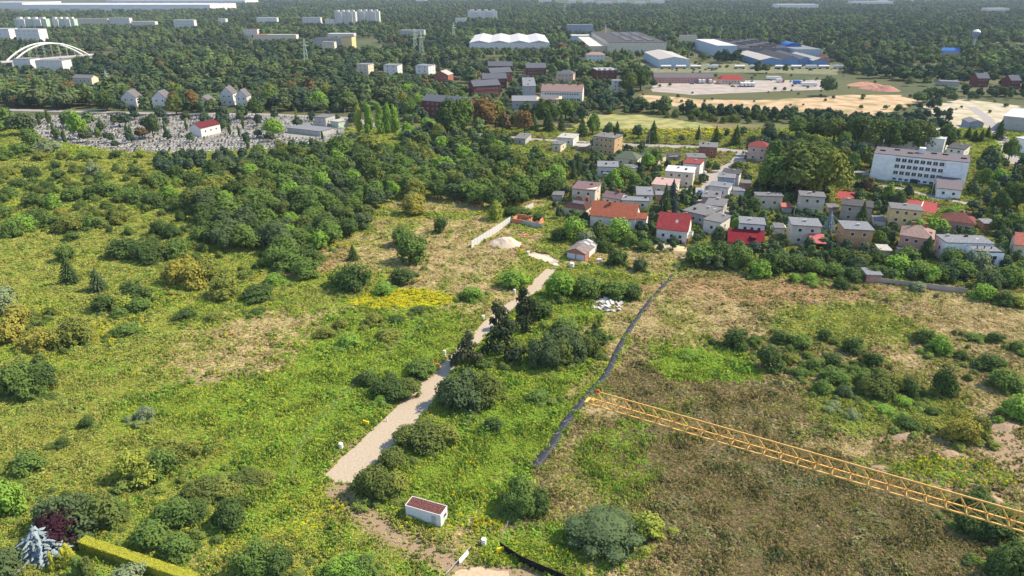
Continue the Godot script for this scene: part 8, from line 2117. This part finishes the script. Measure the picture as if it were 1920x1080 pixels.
func make_track_things() -> void:
	for b in BARRELS: barrel(b[0], b[1], b[2], M.white, b[3])
	for b in YELLOWS: yellow_box(b[0], b[1], b[2], b[3], b[4])
	# orange hose coil
	var t := thing("hose_coil", "coiled orange drainage hose at the gravel track edge", "hose", v3(COIL, .02))
	for k in 3:
		var ring := TorusMesh.new()
		ring.inner_radius = .95 - .02 * k
		ring.outer_radius = 1.25 - .03 * k
		ring.rings = 28
		ring.ring_segments = 8
		var o := part("loop", ring, M.orange, t, Vector3(.05 * k, .14 + .22 * k, .04 * k))
		o.rotation = Vector3(.05 * k, 0, .04)
	# broken slabs
	t = thing("rubble_heap", "heap of broken pale concrete slabs between the bushes", "rubble", v3(RUBBLE))
	var pale := mat(Color.WHITE, .9, noise_tex(.02, lin(.36, .33, .3), lin(.56, .53, .5), 512, 5, 61), .4)
	for k in 64:
		var s := Shape.new()
		var w := rng.randf_range(.8, 2.5)
		s.box(Vector3.ZERO, Vector3(w, rng.randf_range(.16, .4), w * rng.randf_range(.5, .9)), Basis.from_euler(Vector3(rng.randf_range(-.5, .5), rng.randf() * TAU, rng.randf_range(-.5, .5))))
		var a := rng.randf() * TAU
		var r := sqrt(rng.randf())
		part("slab", s.done(), pale, t, Vector3(cos(a) * r * 4.6, .3 + 1.2 * (1 - r) * rng.randf(), sin(a) * r * 5.2))
	# long roll of black sheeting with pale ties
	t = thing("sheeting_roll", "long dark plastic sheeting bank with pale ties along the field path", "plastic sheeting", v3(ROLL[0]))
	var line := Curve3D.new()
	for i in ROLL.size():
		var p := v3(ROLL[i]) - v3(ROLL[0])
		var dir := (v3(ROLL[mini(i + 1, ROLL.size() - 1)]) - v3(ROLL[maxi(i - 1, 0)])) * .2
		line.add_point(p, -dir, dir)
	var total := line.get_baked_length()
	var steps := int(total / .55)
	var sk := 9
	var f := FastNoiseLite.new()
	f.seed = 71
	f.frequency = .6
	var s := Shape.new()
	var rows := []
	for i in steps + 1:
		var l := total * i / steps
		var p := line.sample_baked(l)
		var q := line.sample_baked(minf(l + .3, total)) - line.sample_baked(maxf(l - .3, 0))
		var side := Vector3(-q.z, 0, q.x).normalized()
		var half := lerpf(1.2, .55, float(i) / steps)
		var row := []
		for k in sk:
			var u := -1.0 + 2.0 * k / (sk - 1)
			var y := .62 * half * sqrt(maxf(0, 1 - u * u)) + .1 * f.get_noise_2d(l * 2.0, u * 6) * (1 - u * u) + .05 * f.get_noise_2d(l * 7.0, u * 3)
			row.append(p + side * u * half * (1.0 + .12 * f.get_noise_2d(l, 40 + signf(u) * 9)) + Vector3(0, maxf(y, .0) if k % (sk - 1) else -.02, 0))
		rows.append(row)
	for i in steps:
		for k in sk - 1: s.quad(rows[i][k], rows[i][k + 1], rows[i + 1][k + 1], rows[i + 1][k])
	part("sheet", s.done(), M.plastic, t)
	for i in range(4, int(steps * .72), 9):
		s = Shape.new()
		var skew := rng.randi_range(-2, 2)
		for k in sk - 1:
			var a: Vector3 = rows[clampi(i + skew * k / (sk - 1), 0, steps)][k]
			var b: Vector3 = rows[clampi(i + skew * (k + 1) / (sk - 1), 0, steps)][k + 1]
			s.bar(a + Vector3(0, .05, 0), b + Vector3(0, .05, 0), .048, .048, 4)
		part("tie", s.done(), M.wall_lgrey, t)
	# black net fence, lower edge
	fence("net_fence", "black net fence running out of the lower picture edge", NET_FENCE, 1.7, 2.4, M.net, true)
	fence("wire_fence", "thin wire mesh fence with grey posts left of the gravel track", WIRE_FENCE, 1.4, 3.0, M.wire, false)
	fence("cable_fence", "grey cable fence line on the rough ground behind the crane jib", CABLE, .8, 5.0, M.wire, false)
	fence("rail_fence", "thin pale wooden rail fence beside the yellow flowers", RAIL, 1.1, 3.2, M.pale_bark, false)
	# gate bar with white board
	t = thing("gate_barrier", "grey gate bar with a white board across the dirt path", "gate", v3(GATE[0]))
	var gv := v3(GATE[1]) - v3(GATE[0])
	s = Shape.new()
	s.bar(Vector3(0, 1.0, 0), gv + Vector3(0, 1.0, 0), .06, .06, 6)
	part("bar", s.done(), M.wall_lgrey, t)
	s = Shape.new()
	s.bar(Vector3(0, .55, 0), gv + Vector3(0, .55, 0), .04, .04, 6)
	part("lower_bar", s.done(), M.dark, t)
	for u in [0.0, .5, 1.0]:
		s = Shape.new()
		s.bar(gv * u, gv * u + Vector3(0, 1.1, 0), .07, .07, 6)
		part("post", s.done(), M.dark, t)
	s = Shape.new()
	s.box(Vector3.ZERO, Vector3(gv.length() * .36, .85, .06))
	var o := part("board", s.done(), M.white, t, gv * .68 + Vector3(0, .62, 0) + Vector3(.1, 0, .08))
	o.rotation = Vector3(-.25, atan2(-gv.z, gv.x), 0)

func fence(called: String, label: String, pts: Array, h: float, gap: float, m: Material, net: bool) -> void:
	var t := thing(called, label, "fence", v3(pts[0]))
	for i in pts.size() - 1:
		var a := v3(pts[i]) - v3(pts[0])
		var b := v3(pts[i + 1]) - v3(pts[0])
		var k := maxi(1, int(a.distance_to(b) / gap))
		for j in k:
			var p := a.lerp(b, float(j) / k)
			var q := a.lerp(b, float(j + 1) / k)
			var s := Shape.new()
			s.bar(p, p + Vector3(0, h + .1, 0), .035, .035, 5)
			part("post", s.done(), m, t)
			s = Shape.new()
			if net:
				var mid := (p + q) * .5
				s.box(mid + Vector3(0, h * .48, 0), Vector3(p.distance_to(q) - .06, h * .94, .04), Basis(Vector3.UP, atan2(-(q - p).z, (q - p).x)))
				part("net_panel", s.done(), m, t)
			else:
				for y in [.35, .7, 1.0]: s.bar(p + Vector3(0, h * y, 0), q + Vector3(0, h * y, 0), .012, .012, 3)
				part("wire_span", s.done(), m, t)

func panel_wall(called: String, label: String, pts: Array, h: float, m: Material, plen := 2.2) -> void:
	var t := thing(called, label, "wall", v3(pts[0]))
	for i in pts.size() - 1:
		var a := v3(pts[i]) - v3(pts[0])
		var b := v3(pts[i + 1]) - v3(pts[0])
		var k := maxi(1, int(round(a.distance_to(b) / plen)))
		var turn := Basis(Vector3.UP, atan2(-(b - a).z, (b - a).x))
		for j in k:
			var p := a.lerp(b, float(j) / k)
			var q := a.lerp(b, float(j + 1) / k)
			var s := Shape.new()
			s.box(p + Vector3(0, h * .52, 0), Vector3(.2, h * 1.04, .2), turn)
			part("post", s.done(), m, t)
			for r in 4:
				s = Shape.new()
				s.box((p + q) * .5 + Vector3(0, h * (r + .5) / 4, 0), Vector3(p.distance_to(q) - .22, h / 4 - .03, .09), turn)
				part("panel", s.done(), m, t)

func make_site() -> void:
	var concrete := mat(Color.WHITE, .9, noise_tex(.02, lin(.4, .4, .39), lin(.56, .56, .55), 512, 5, 81), .2)
	panel_wall("concrete_wall", "long pale concrete panel wall beside the sand heap", SITE_WALL, 2.9, concrete)
	panel_wall("concrete_wall", "grey concrete panel wall in front of the unfinished brick building", BACK_WALL, 2.2, M.wall_lgrey)
	panel_wall("concrete_wall", "short pale concrete wall stub at the wood edge", STUB_WALL, 2.0, concrete)
	panel_wall("panel_fence", "grey concrete panel fence between the field and gardens", PANEL_FENCE, 2.0, M.wall_dbeige)
	var sand := mat(Color.WHITE, .95, noise_tex(.02, lin(.42, .32, .24), lin(.54, .44, .35), 512, 6, 82), .2)
	mound("sand_heap", "large heap of pale sand inside the concrete wall", "sand heap", SAND, 6.6, 5.2, 2.7, sand, 83)
	mound("sand_heap", "low gravel spread beside the yellow post and garage", "sand heap", GRAVEL, 6.0, 3.4, .55, sand, 84, -.5)
	mound("sand_heap", "pale sandy spoil bank in front of the red-roofed white house", "sand heap", SPOIL, 9.5, 3.2, 1.1, mat(Color.WHITE, .95, noise_tex(.02, lin(.42, .32, .19), lin(.58, .47, .31), 512, 6, 85), .2), 86, -.3)
	for e in SOIL: mound("soil_mound", e[3], "soil mound", e[0], e[1], e[1] * .6, e[2], mat(Color.WHITE, .95, noise_tex(.02, lin(.2, .135, .08), lin(.36, .265, .18), 256, 6, 87), .25), int(e[1] * 10))
	for e in RED_HEAPS: mound("brick_dust_heap", e[3], "spoil heap", e[0], e[1], e[1] * .7, e[2], mat(Color.WHITE, .95, noise_tex(.02, lin(.3, .14, .1), lin(.42, .24, .18), 256, 5, 88), .05), int(e[1] * 10))
	# unfinished building of hollow bricks
	var t := thing("unfinished_building", "roofless unfinished building of orange hollow bricks", "building site", v3(UNFINISHED), -.32)
	var brick := mat(Color.WHITE, .9, noise_tex(.03, lin(.42, .15, .08), lin(.58, .26, .15), 512, 5, 91), .3)
	var w := 11.0
	var d := 6.5
	for e in [[Vector3(0, 0, d * .5), 0.0, w], [Vector3(0, 0, -d * .5), 0.0, w], [Vector3(-w * .5, 0, 0), PI / 2, d - .3], [Vector3(w * .5, 0, 0), PI / 2, d - .3], [Vector3(w * .12, 0, 0), PI / 2, d - .3]]:
		for r in 5:
			var n := int(e[2] / 1.0)
			for k in n:
				if r == 4 and rng.randf() < .25: continue
				var s := Shape.new()
				s.box(Vector3(e[2] * ((k + .5) / n - .5) + (.1 if r % 2 else -.1), .25 + r * .5, 0), Vector3(e[2] / n - .03, .47, .26))
				var o := part("brick_block", s.done(), brick, t, e[0])
				o.rotation.y = e[1]
	t = thing("brick_pile", "stacks of orange bricks beside the sand heap", "bricks", v3(BRICK_PILE))
	for k in 34:
		var s := Shape.new()
		s.box(Vector3.ZERO, Vector3(.9, .5, .7), Basis(Vector3.UP, rng.randf_range(-.5, .5)))
		part("brick", s.done(), brick if k % 5 else M.stone, t, Vector3(rng.randf_range(-2.6, 2.6), .25 + .5 * (k % 2) * rng.randf(), rng.randf_range(-1.8, 1.8)))
	# brick garage with patched corrugated roof
	var g: Array = GARAGE
	t = thing("brick_garage", "red brick double garage with grey patched roof and white doors", "garage", Vector3(g[0], 0, g[1]), g[4])
	w = g[2]
	d = g[3]
	var h := 3.0
	var rise := 1.3
	var s := Shape.new()
	s.prism(PackedVector2Array([Vector2(-w * .5, 0), Vector2(w * .5, 0), Vector2(w * .5, h), Vector2(0, h + rise), Vector2(-w * .5, h)]), -d * .5, d * .5)
	part("wall", s.done(), mat(Color.WHITE, .9, noise_tex(.03, lin(.27, .1, .075), lin(.4, .19, .15), 512, 5, 92), .5), t)
	s = Shape.new()
	s.box(Vector3(0, h * .5, 0), Vector3(.08, h - .1, d * .66))
	part("plaster_wall", s.done(), M.wall_white, t, Vector3(w * .5 + .05, 0, -d * .16))
	for x in [-.25, .25]:
		s = Shape.new()
		s.box(Vector3(0, 1.15, 0), Vector3(w * .44, 2.3, .08))
		part("door", s.done(), mat(Color.WHITE, .8, noise_tex(.03, lin(.3, .32, .36), lin(.7, .72, .74), 256, 5, 93), .5), t, Vector3(x * w, .02, d * .5 + .05))
	var slope := atan2(rise, w * .5)
	var run := sqrt(w * w * .25 + rise * rise) + .35
	var tones := [mat(Color.WHITE, .85, noise_tex(.03, lin(.1, .085, .08), lin(.19, .165, .155), 256, 5, 94), .4), mat(Color.WHITE, .8, noise_tex(.03, lin(.26, .28, .31), lin(.4, .43, .46), 256, 5, 95), .4), mat(Color.WHITE, .85, noise_tex(.03, lin(.14, .11, .1), lin(.24, .2, .18), 256, 5, 96), .4)]
	for sx in [-1.0, 1.0]:
		for k in 8:
			for r in 2:
				s = Shape.new()
				s.box(Vector3.ZERO, Vector3(run * .5 + .06, .07, (d + .6) / 8 - .03))
				var u := (r + .5) / 2.0
				var pale: bool = k < 3 and (sx > 0 or r == 0) and (k + r) % 2 == 0
				var o := part("roof_sheet", s.done(), tones[1 if pale else (0 if (k + r) % 2 else 2)], t, Vector3(sx * cos(slope) * run * u, h + rise + .1 - sin(slope) * run * u + .03 * (1 - r), -d * .5 - .3 + (d + .6) * (k + .5) / 8))
				o.rotation.z = -sx * slope
	# white box by the garage
	t = thing("white_tank", "white plastic tank beside the brick garage", "tank", v3(WHITE_TANK))
	s = Shape.new()
	s.box(Vector3(0, .75, 0), Vector3(1.3, 1.2, 1.2))
	part("tank_body", s.done(), M.white, t)
	s = Shape.new()
	s.box(Vector3(0, .08, 0), Vector3(1.4, .15, 1.3))
	part("pallet", s.done(), M.bark, t)

func make_hedge() -> void:
	var t := thing("golden_hedge", "clipped golden-yellow conifer hedge at the lower left", "hedge", v3(HEDGE[0]))
	var a := Vector3.ZERO
	var b := v3(HEDGE[1]) - v3(HEDGE[0])
	var along := b.normalized()
	var side := Vector3(-along.z, 0, along.x)
	var s := Shape.new()
	var half := .8
	var h := 2.1
	s.tint = Color(.8, .8, .8)
	s.box((a + b) * .5 + Vector3(0, h * .48, 0), Vector3(b.length() - .2, h * .94, half * 2 - .2), Basis(Vector3.UP, atan2(-along.z, along.x)))
	for k in 16000:
		var u := rng.randf() * b.length()
		var p := along * u
		var q := rng.randf()
		var out := Vector3.UP
		if q < .45:
			p += side * rng.randf_range(-half, half) + Vector3(0, h + .06 * sin(u * 1.7) + rng.randf_range(-.08, .06), 0)
		else:
			var sg := 1.0 if q < .72 else -1.0
			out = side * sg
			p += side * sg * (half + rng.randf_range(-.08, .06)) + Vector3(0, rng.randf_range(.05, h), 0)
		var tone := rng.randf_range(.75, 1.25)
		s.tint = Color(tone, tone * rng.randf_range(.95, 1.05), tone)
		s.leaf(p, (out + Vector3(rng.randf_range(-.7, .7), rng.randf_range(-.2, .8), rng.randf_range(-.7, .7))).normalized(), rng.randf_range(.1, .2), rng.randf() * TAU)
	part("foliage", s.done(), M.leaf_gold, t)
	var n := 12
	s = Shape.new()
	s.bar(Vector3.ZERO, Vector3(0, 1.6, 0), .07, .04, 5)
	var stem := s.done()
	for k in n: part("stem", stem, M.bark, t, along * b.length() * (k + .5) / n)

func make_cemetery() -> void:
	var kinds := []
	for k in 3:
		var s := Shape.new()
		s.tint = Color(1, 1, 1)
		s.box(Vector3(0, .22, .15), Vector3(1.0, .44, 2.0))
		s.tint = Color(.8, .78, .76)
		if k == 0: s.box(Vector3(0, .6, -.85), Vector3(.95, .8, .2))
		elif k == 1: s.prism(PackedVector2Array([Vector2(-.4, .4), Vector2(.4, .4), Vector2(.45, .8), Vector2(0, 1.05), Vector2(-.45, .8)]), -.95, -.75)
		else:
			s.box(Vector3(0, .7, -.85), Vector3(.16, .9, .16)); s.box(Vector3(0, .9, -.85), Vector3(.6, .14, .16))
		kinds.append(s.done())
	var tones := [lin(.33, .32, .3), lin(.21, .2, .19), lin(.06, .06, .065), lin(.44, .43, .42), lin(.26, .24, .21)]
	var mats := []
	for c in tones:
		var m := mat(c, .45, null, 1, true)
		mats.append(m)
	var poly := PackedVector2Array(CEMETERY)
	var r := Rect2(poly[0], Vector2.ZERO)
	for q in poly: r = r.expand(q)
	var where := [[], [], []]
	var tint := [PackedColorArray(), PackedColorArray(), PackedColorArray()]
	var ones := []
	var z := r.end.y
	var row := 0
	while z > r.position.y:
		var x := r.position.x
		while x < r.end.x:
			var p := Vector2(x + rng.randf_range(-.3, .3), z + rng.randf_range(-.4, .4) + 6.0 * sin(x * .02))
			x += rng.randf_range(1.6, 2.3) if rng.randf() > .06 else 4.5
			if row % 7 == 6 or not Geometry2D.is_point_in_polygon(p, poly): continue
			var hit := false
			for q in GRAVE_HOLES:
				if p.distance_to(Vector2(q[0], q[1])) < q[2]: hit = true
			if hit: continue
			if row % 3 == 1 and ones.size() < 300 and p.x > -330.0: ones.append([p, rng.randi() % 3, rng.randi() % 5])
			else:
				var k := rng.randi() % 3
				where[k].append(Transform3D(Basis(Vector3.UP, .3 + rng.randf_range(-.1, .1)), Vector3(p.x, .02, p.y)))
				tint[k].append([Color(.33, .32, .3), Color(.21, .2, .19), Color(.06, .06, .065), Color(.44, .43, .42), Color(.26, .24, .21)][rng.randi() % 5])
		z -= 3.1
		row += 1
	var yard := Node3D.new()
	yard.name = "cemetery_graves"
	add_child(yard)
	tag(yard, "countless pale graves packed over the cemetery ground", "graves", "", "stuff")
	var gm := mat(Color.WHITE, .45, null, 1, true)
	for k in 3: copies("grave_rows", kinds[k], gm, where[k], tint[k], yard)
	for e in ones:
		var o := part("gravestone", kinds[e[1]], mats[e[2]], self, Vector3(e[0].x, .02, e[0].y))
		o.rotation.y = .3 + rng.randf_range(-.08, .08)
		tag(o, "stone grave among the packed rows of the cemetery", "grave", "graves in the cemetery")
	print("graves ", where[0].size() * 3)

func make_bridge() -> void:
	var a := v3(BRIDGE[0])
	var b := v3(BRIDGE[1])
	var t := thing("arch_bridge", "white tied-arch bridge with two arches at the upper left", "bridge", (a + b) * .5)
	t.rotation.y = atan2(-(b - a).z, (b - a).x)
	var l := a.distance_to(b)
	var s := Shape.new()
	s.box(Vector3(0, 5.2, 0), Vector3(l * 1.35, 1.2, 16))
	part("deck", s.done(), M.wall_lgrey, t)
	for z in [-7.5, 7.5]:
		s = Shape.new()
		var prev := Vector3.ZERO
		for k in 21:
			var u := k / 20.0
			var p := Vector3((u - .5) * l, 5.6 + 17.0 * 4 * u * (1 - u), z)
			if k > 0: s.bar(prev, p, 1.0, 1.0, 6)
			prev = p
		part("arch", s.done(), M.white, t)
		for k in range(2, 19, 2):
			var u := k / 20.0
			var h := Shape.new()
			h.bar(Vector3((u - .5) * l, 5.6, z), Vector3((u - .5) * l, 5.6 + 68.0 * u * (1 - u), z), .15, .15, 4)
			part("hanger", h.done(), M.white, t)
	for x in [-.5, .5]:
		s = Shape.new()
		s.box(Vector3(x * l, 2.3, 0), Vector3(5, 4.6, 15))
		part("pier", s.done(), M.wall_lgrey, t)

func make_details() -> void:
	make_crane()
	make_container()
	make_track_things()
	make_site()
	make_hedge()
	make_cemetery()
	make_bridge()
	for c in CARS: car(c[0], c[1], {"blue": M.blue, "dark": M.dark, "white": M.white}[c[2]], c[3])
	for c in TRUCKS: truck(c[0], c[1], {"blue": M.blue, "dark": M.dark, "white": M.white, "red": M.red}[c[2]], {"blue": M.blue, "white": M.white}[c[3]], c[4], c[5])
	for c in WAGONS: wagon(c[0], c[1], c[2], c[3])
	for c in PYLONS: pylon(c[0], c[1], c[2])
	for c in LAMPS: lamp(c[0], c[1])
	# water tower
	var t := thing("water_tower", "slender concrete water tower with flared head far right", "water tower", v3(WATER_TOWER))
	var s := Shape.new()
	s.bar(Vector3.ZERO, Vector3(0, 22, 0), 1.9, 1.5, 12)
	part("shaft", s.done(), M.wall_lgrey, t)
	s = Shape.new()
	s.bar(Vector3(0, 22, 0), Vector3(0, 29, 0), 1.5, 5.2, 14); s.bar(Vector3(0, 29, 0), Vector3(0, 31, 0), 5.2, 4.8, 14)
	part("tank", s.done(), M.wall_bluegrey, t)
	s = Shape.new()
	s.bar(Vector3(0, 31, 0), Vector3(0, 33.5, 0), 4.8, 1.5, 14)
	part("cap", s.done(), M.white, t)


func _ready() -> void:
	rng.seed = 2024
	# viewer, sky, sun, air
	var cam := Camera3D.new()
	cam.name = "camera"
	cam.position = Vector3(0, 88, 0)
	cam.rotation_degrees.x = -23.3
	cam.fov = 44.46
	cam.far = 20000
	cam.current = true
	add_child(cam)
	var env := Environment.new()
	env.background_mode = Environment.BG_SKY
	var sky := Sky.new()
	var sm := ProceduralSkyMaterial.new()
	sm.sky_top_color = Color(.48, .59, .75)
	sm.sky_horizon_color = Color(.8, .85, .89)
	sm.ground_horizon_color = Color(.6, .63, .64)
	sm.ground_bottom_color = Color(.3, .32, .28)
	sm.sky_curve = .18
	sky.sky_material = sm
	env.sky = sky
	env.tonemap_mode = Environment.TONE_MAPPER_LINEAR
	env.tonemap_exposure = EXPOSURE
	env.fog_enabled = true
	env.fog_density = .00005
	env.fog_light_color = Color(.8, .87, .95)
	env.sdfgi_enabled = true
	env.ssao_enabled = true
	env.ssil_enabled = true
	var we := WorldEnvironment.new()
	we.name = "environment"
	we.environment = env
	add_child(we)
	var sun := DirectionalLight3D.new()
	sun.name = "sun"
	sun.light_color = Color(1, .94, .84)
	sun.light_energy = 1.5
	sun.light_angular_distance = 1.2
	sun.shadow_enabled = true
	add_child(sun)
	sun.look_at_from_position(Vector3.ZERO, Vector3(-.87, -.94, .2))
	for kind in PLANT_LIST:
		for tone in PLANT_LIST[kind]:
			for r in PLANT_LIST[kind][tone]: PLANTS.append([kind, r[0], r[1], r[2], r[3], tone, r[4]])
	make_materials()
	make_cover()
	make_ground()
	make_sheets()
	make_plants()
	make_buildings()
	make_details()
	for i in PLANTS.size(): place_plant(PLANTS[i], i)
	make_undergrowth()
	make_forest()
	make_cover_plants()

const EXPOSURE := 2.0

func make_undergrowth() -> void:
	var o := Node3D.new()
	o.name = "undergrowth"
	add_child(o)
	tag(o, "low saplings and brambles crowding round the shrubs", "undergrowth", "", "stuff")
	var where := [[], [], []]
	var tints := [PackedColorArray(), PackedColorArray(), PackedColorArray()]
	for row in PLANTS:
		if row[0] != "shrub" or row[2] < -260.0: continue
		for k in rng.randi_range(4, 9):
			var a := rng.randf() * TAU
			var d: float = row[3] * rng.randf_range(.32, .85)
			var w: float = rng.randf_range(.7, 2.0)
			var p := Vector3(row[1] + cos(a) * d, 0, row[2] + sin(a) * d)
			if in_poly(p.x, p.z, PackedVector2Array(TRACK)): continue
			var c: Array = LEAF[row[5]]
			var m := Color(c[0], c[1], c[2]).lerp(Color(.17, .22, .05), rng.randf_range(.1, .8))
			var j := rng.randi() % 3
			where[j].append(turned(p, w * 1.5, w * rng.randf_range(.7, 1.1)))
			tints[j].append(m)
	for e in THICKETS:       # young growth that closes up between the shrubs
		var poly := PackedVector2Array(e[0])
		var box := Rect2(poly[0], Vector2.ZERO)
		for q in poly: box = box.expand(q)
		for k in int(box.get_area() / (e[1] * e[1])):
			var p := Vector2(rng.randf_range(box.position.x, box.end.x), rng.randf_range(box.position.y, box.end.y))
			if not Geometry2D.is_point_in_polygon(p, poly) or n_soft.get_noise_2d(p.x * 1.3, p.y * 1.3) < -.12: continue
			var h: float = e[2] * rng.randf_range(.5, 1.15)
			var j := rng.randi() % 3
			where[j].append(turned(Vector3(p.x, 0, p.y), h * rng.randf_range(.8, 1.3), h))
			tints[j].append(Color(.085, .125, .034).lerp(Color(.15, .19, .045), rng.randf()) * rng.randf_range(.75, 1.1))
	for j in 3: copies("brambles", MESH["far_bush%d" % j], leaf_mat(Color.WHITE), where[j], tints[j], o)

func make_forest() -> void:
	var woods := Node3D.new()
	woods.name = "forest"
	add_child(woods)
	tag(woods, "dense green woodland stretching behind the town to the horizon", "forest", "", "stuff")
	var where := [[], [], [], [], [], [], []]
	var tints := []
	for k in 7: tints.append(PackedColorArray())
	for i in range(0, REST.size(), 4):
		var q := Color(FAR_TONES[REST[i + 3]][0], FAR_TONES[REST[i + 3]][1], FAR_TONES[REST[i + 3]][2])
		var k := rng.randi() % 5
		where[k].append(turned(Vector3(REST[i], 0, -REST[i + 1]), REST[i + 2] * rng.randf_range(.8, 1.0), REST[i + 2]))
		tints[k].append(q)
	var holes := []
	var boxes := []
	for p in CLEARINGS:
		var poly := PackedVector2Array()
		for i in range(0, p.size(), 2): poly.append(Vector2(p[i], p[i + 1]))
		holes.append(poly)
		var r := Rect2(poly[0], Vector2.ZERO)
		for q in poly: r = r.expand(q)
		boxes.append(r)
	var dist := 500.0
	while dist < 4300.0:
		var step := 10.0 + dist * .0055
		var half := dist * .8 + 60.0
		var x := -half
		while x < half:
			var p := Vector2(x + rng.randf_range(-.6, .6) * step, -dist + rng.randf_range(-.6, .6) * step)
			x += step
			var away := p.length()
			if p.y > -530.0 and absf(p.x) < 520.0: continue
			var hit := -1
			var most := 99.0
			for k in holes.size():
				if boxes[k].has_point(p) and Geometry2D.is_point_in_polygon(p, holes[k]):
					if k < OPEN_GROUND: hit = k
					else:      # ground before a building: only as tall as leaves it in sight
						var q: Array = FRONTS[k - OPEN_GROUND]
						var s: float = Vector2(q[0], q[1]).length() - q[3] * .5 - away
						most = minf(most, (.45 * q[2] + s * 88.0 / away) if s > 3.0 else 0.0)
			if hit >= 0:
				if hit > 2 or rng.randf() > (.42 if hit == 1 else .2): continue
				var low := rng.randf_range(1.5, 4.5)
				where[hit].append(turned(Vector3(p.x, -low * .1, p.y), low * 1.3, low))
				tints[hit].append(Color(.1, .13, .045) * rng.randf_range(.7, 1.2))
				continue
			if most < 2.2: continue
			var patch := n_soft.get_noise_2d(p.x * .12, p.y * .12)
			var patch2 := n_soft.get_noise_2d(p.x * .3 + 900, p.y * .3)
			if patch2 < -.34 and away < 1500.0: continue
			var h := rng.randf_range(7, 17) * (1.0 + .35 * patch)
			if most < 90.0: h = minf(h, most * rng.randf_range(.8, 1.0))
			var t: Array = FAR_TONES[clampi(int((patch * .8 + .5 + rng.randf_range(-.45, .45)) * 6), 0, 5) if rng.randf() > .006 else 6]
			var k := rng.randi() % 5
			if rng.randf() < .06: k = 5 + rng.randi() % 2
			var w := h * rng.randf_range(.65, 1.2) * (1.0 + step * .012)
			if k > 4: w *= .55
			where[k].append(turned(Vector3(p.x, 0, p.y), w, h))
			tints[k].append(Color(t[0], t[1], t[2]) * rng.randf_range(.85, 1.15))
		dist += step
	var lm := leaf_mat(Color.WHITE)
	var total := 0
	for k in 7:
		copies("broadleaf_crowns" if k < 5 else "slender_crowns", MESH["far%d" % k] if k < 5 else MESH["far_slim%d" % (k - 5)], lm, where[k], tints[k], woods)
		total += where[k].size()
	print("forest ", total)
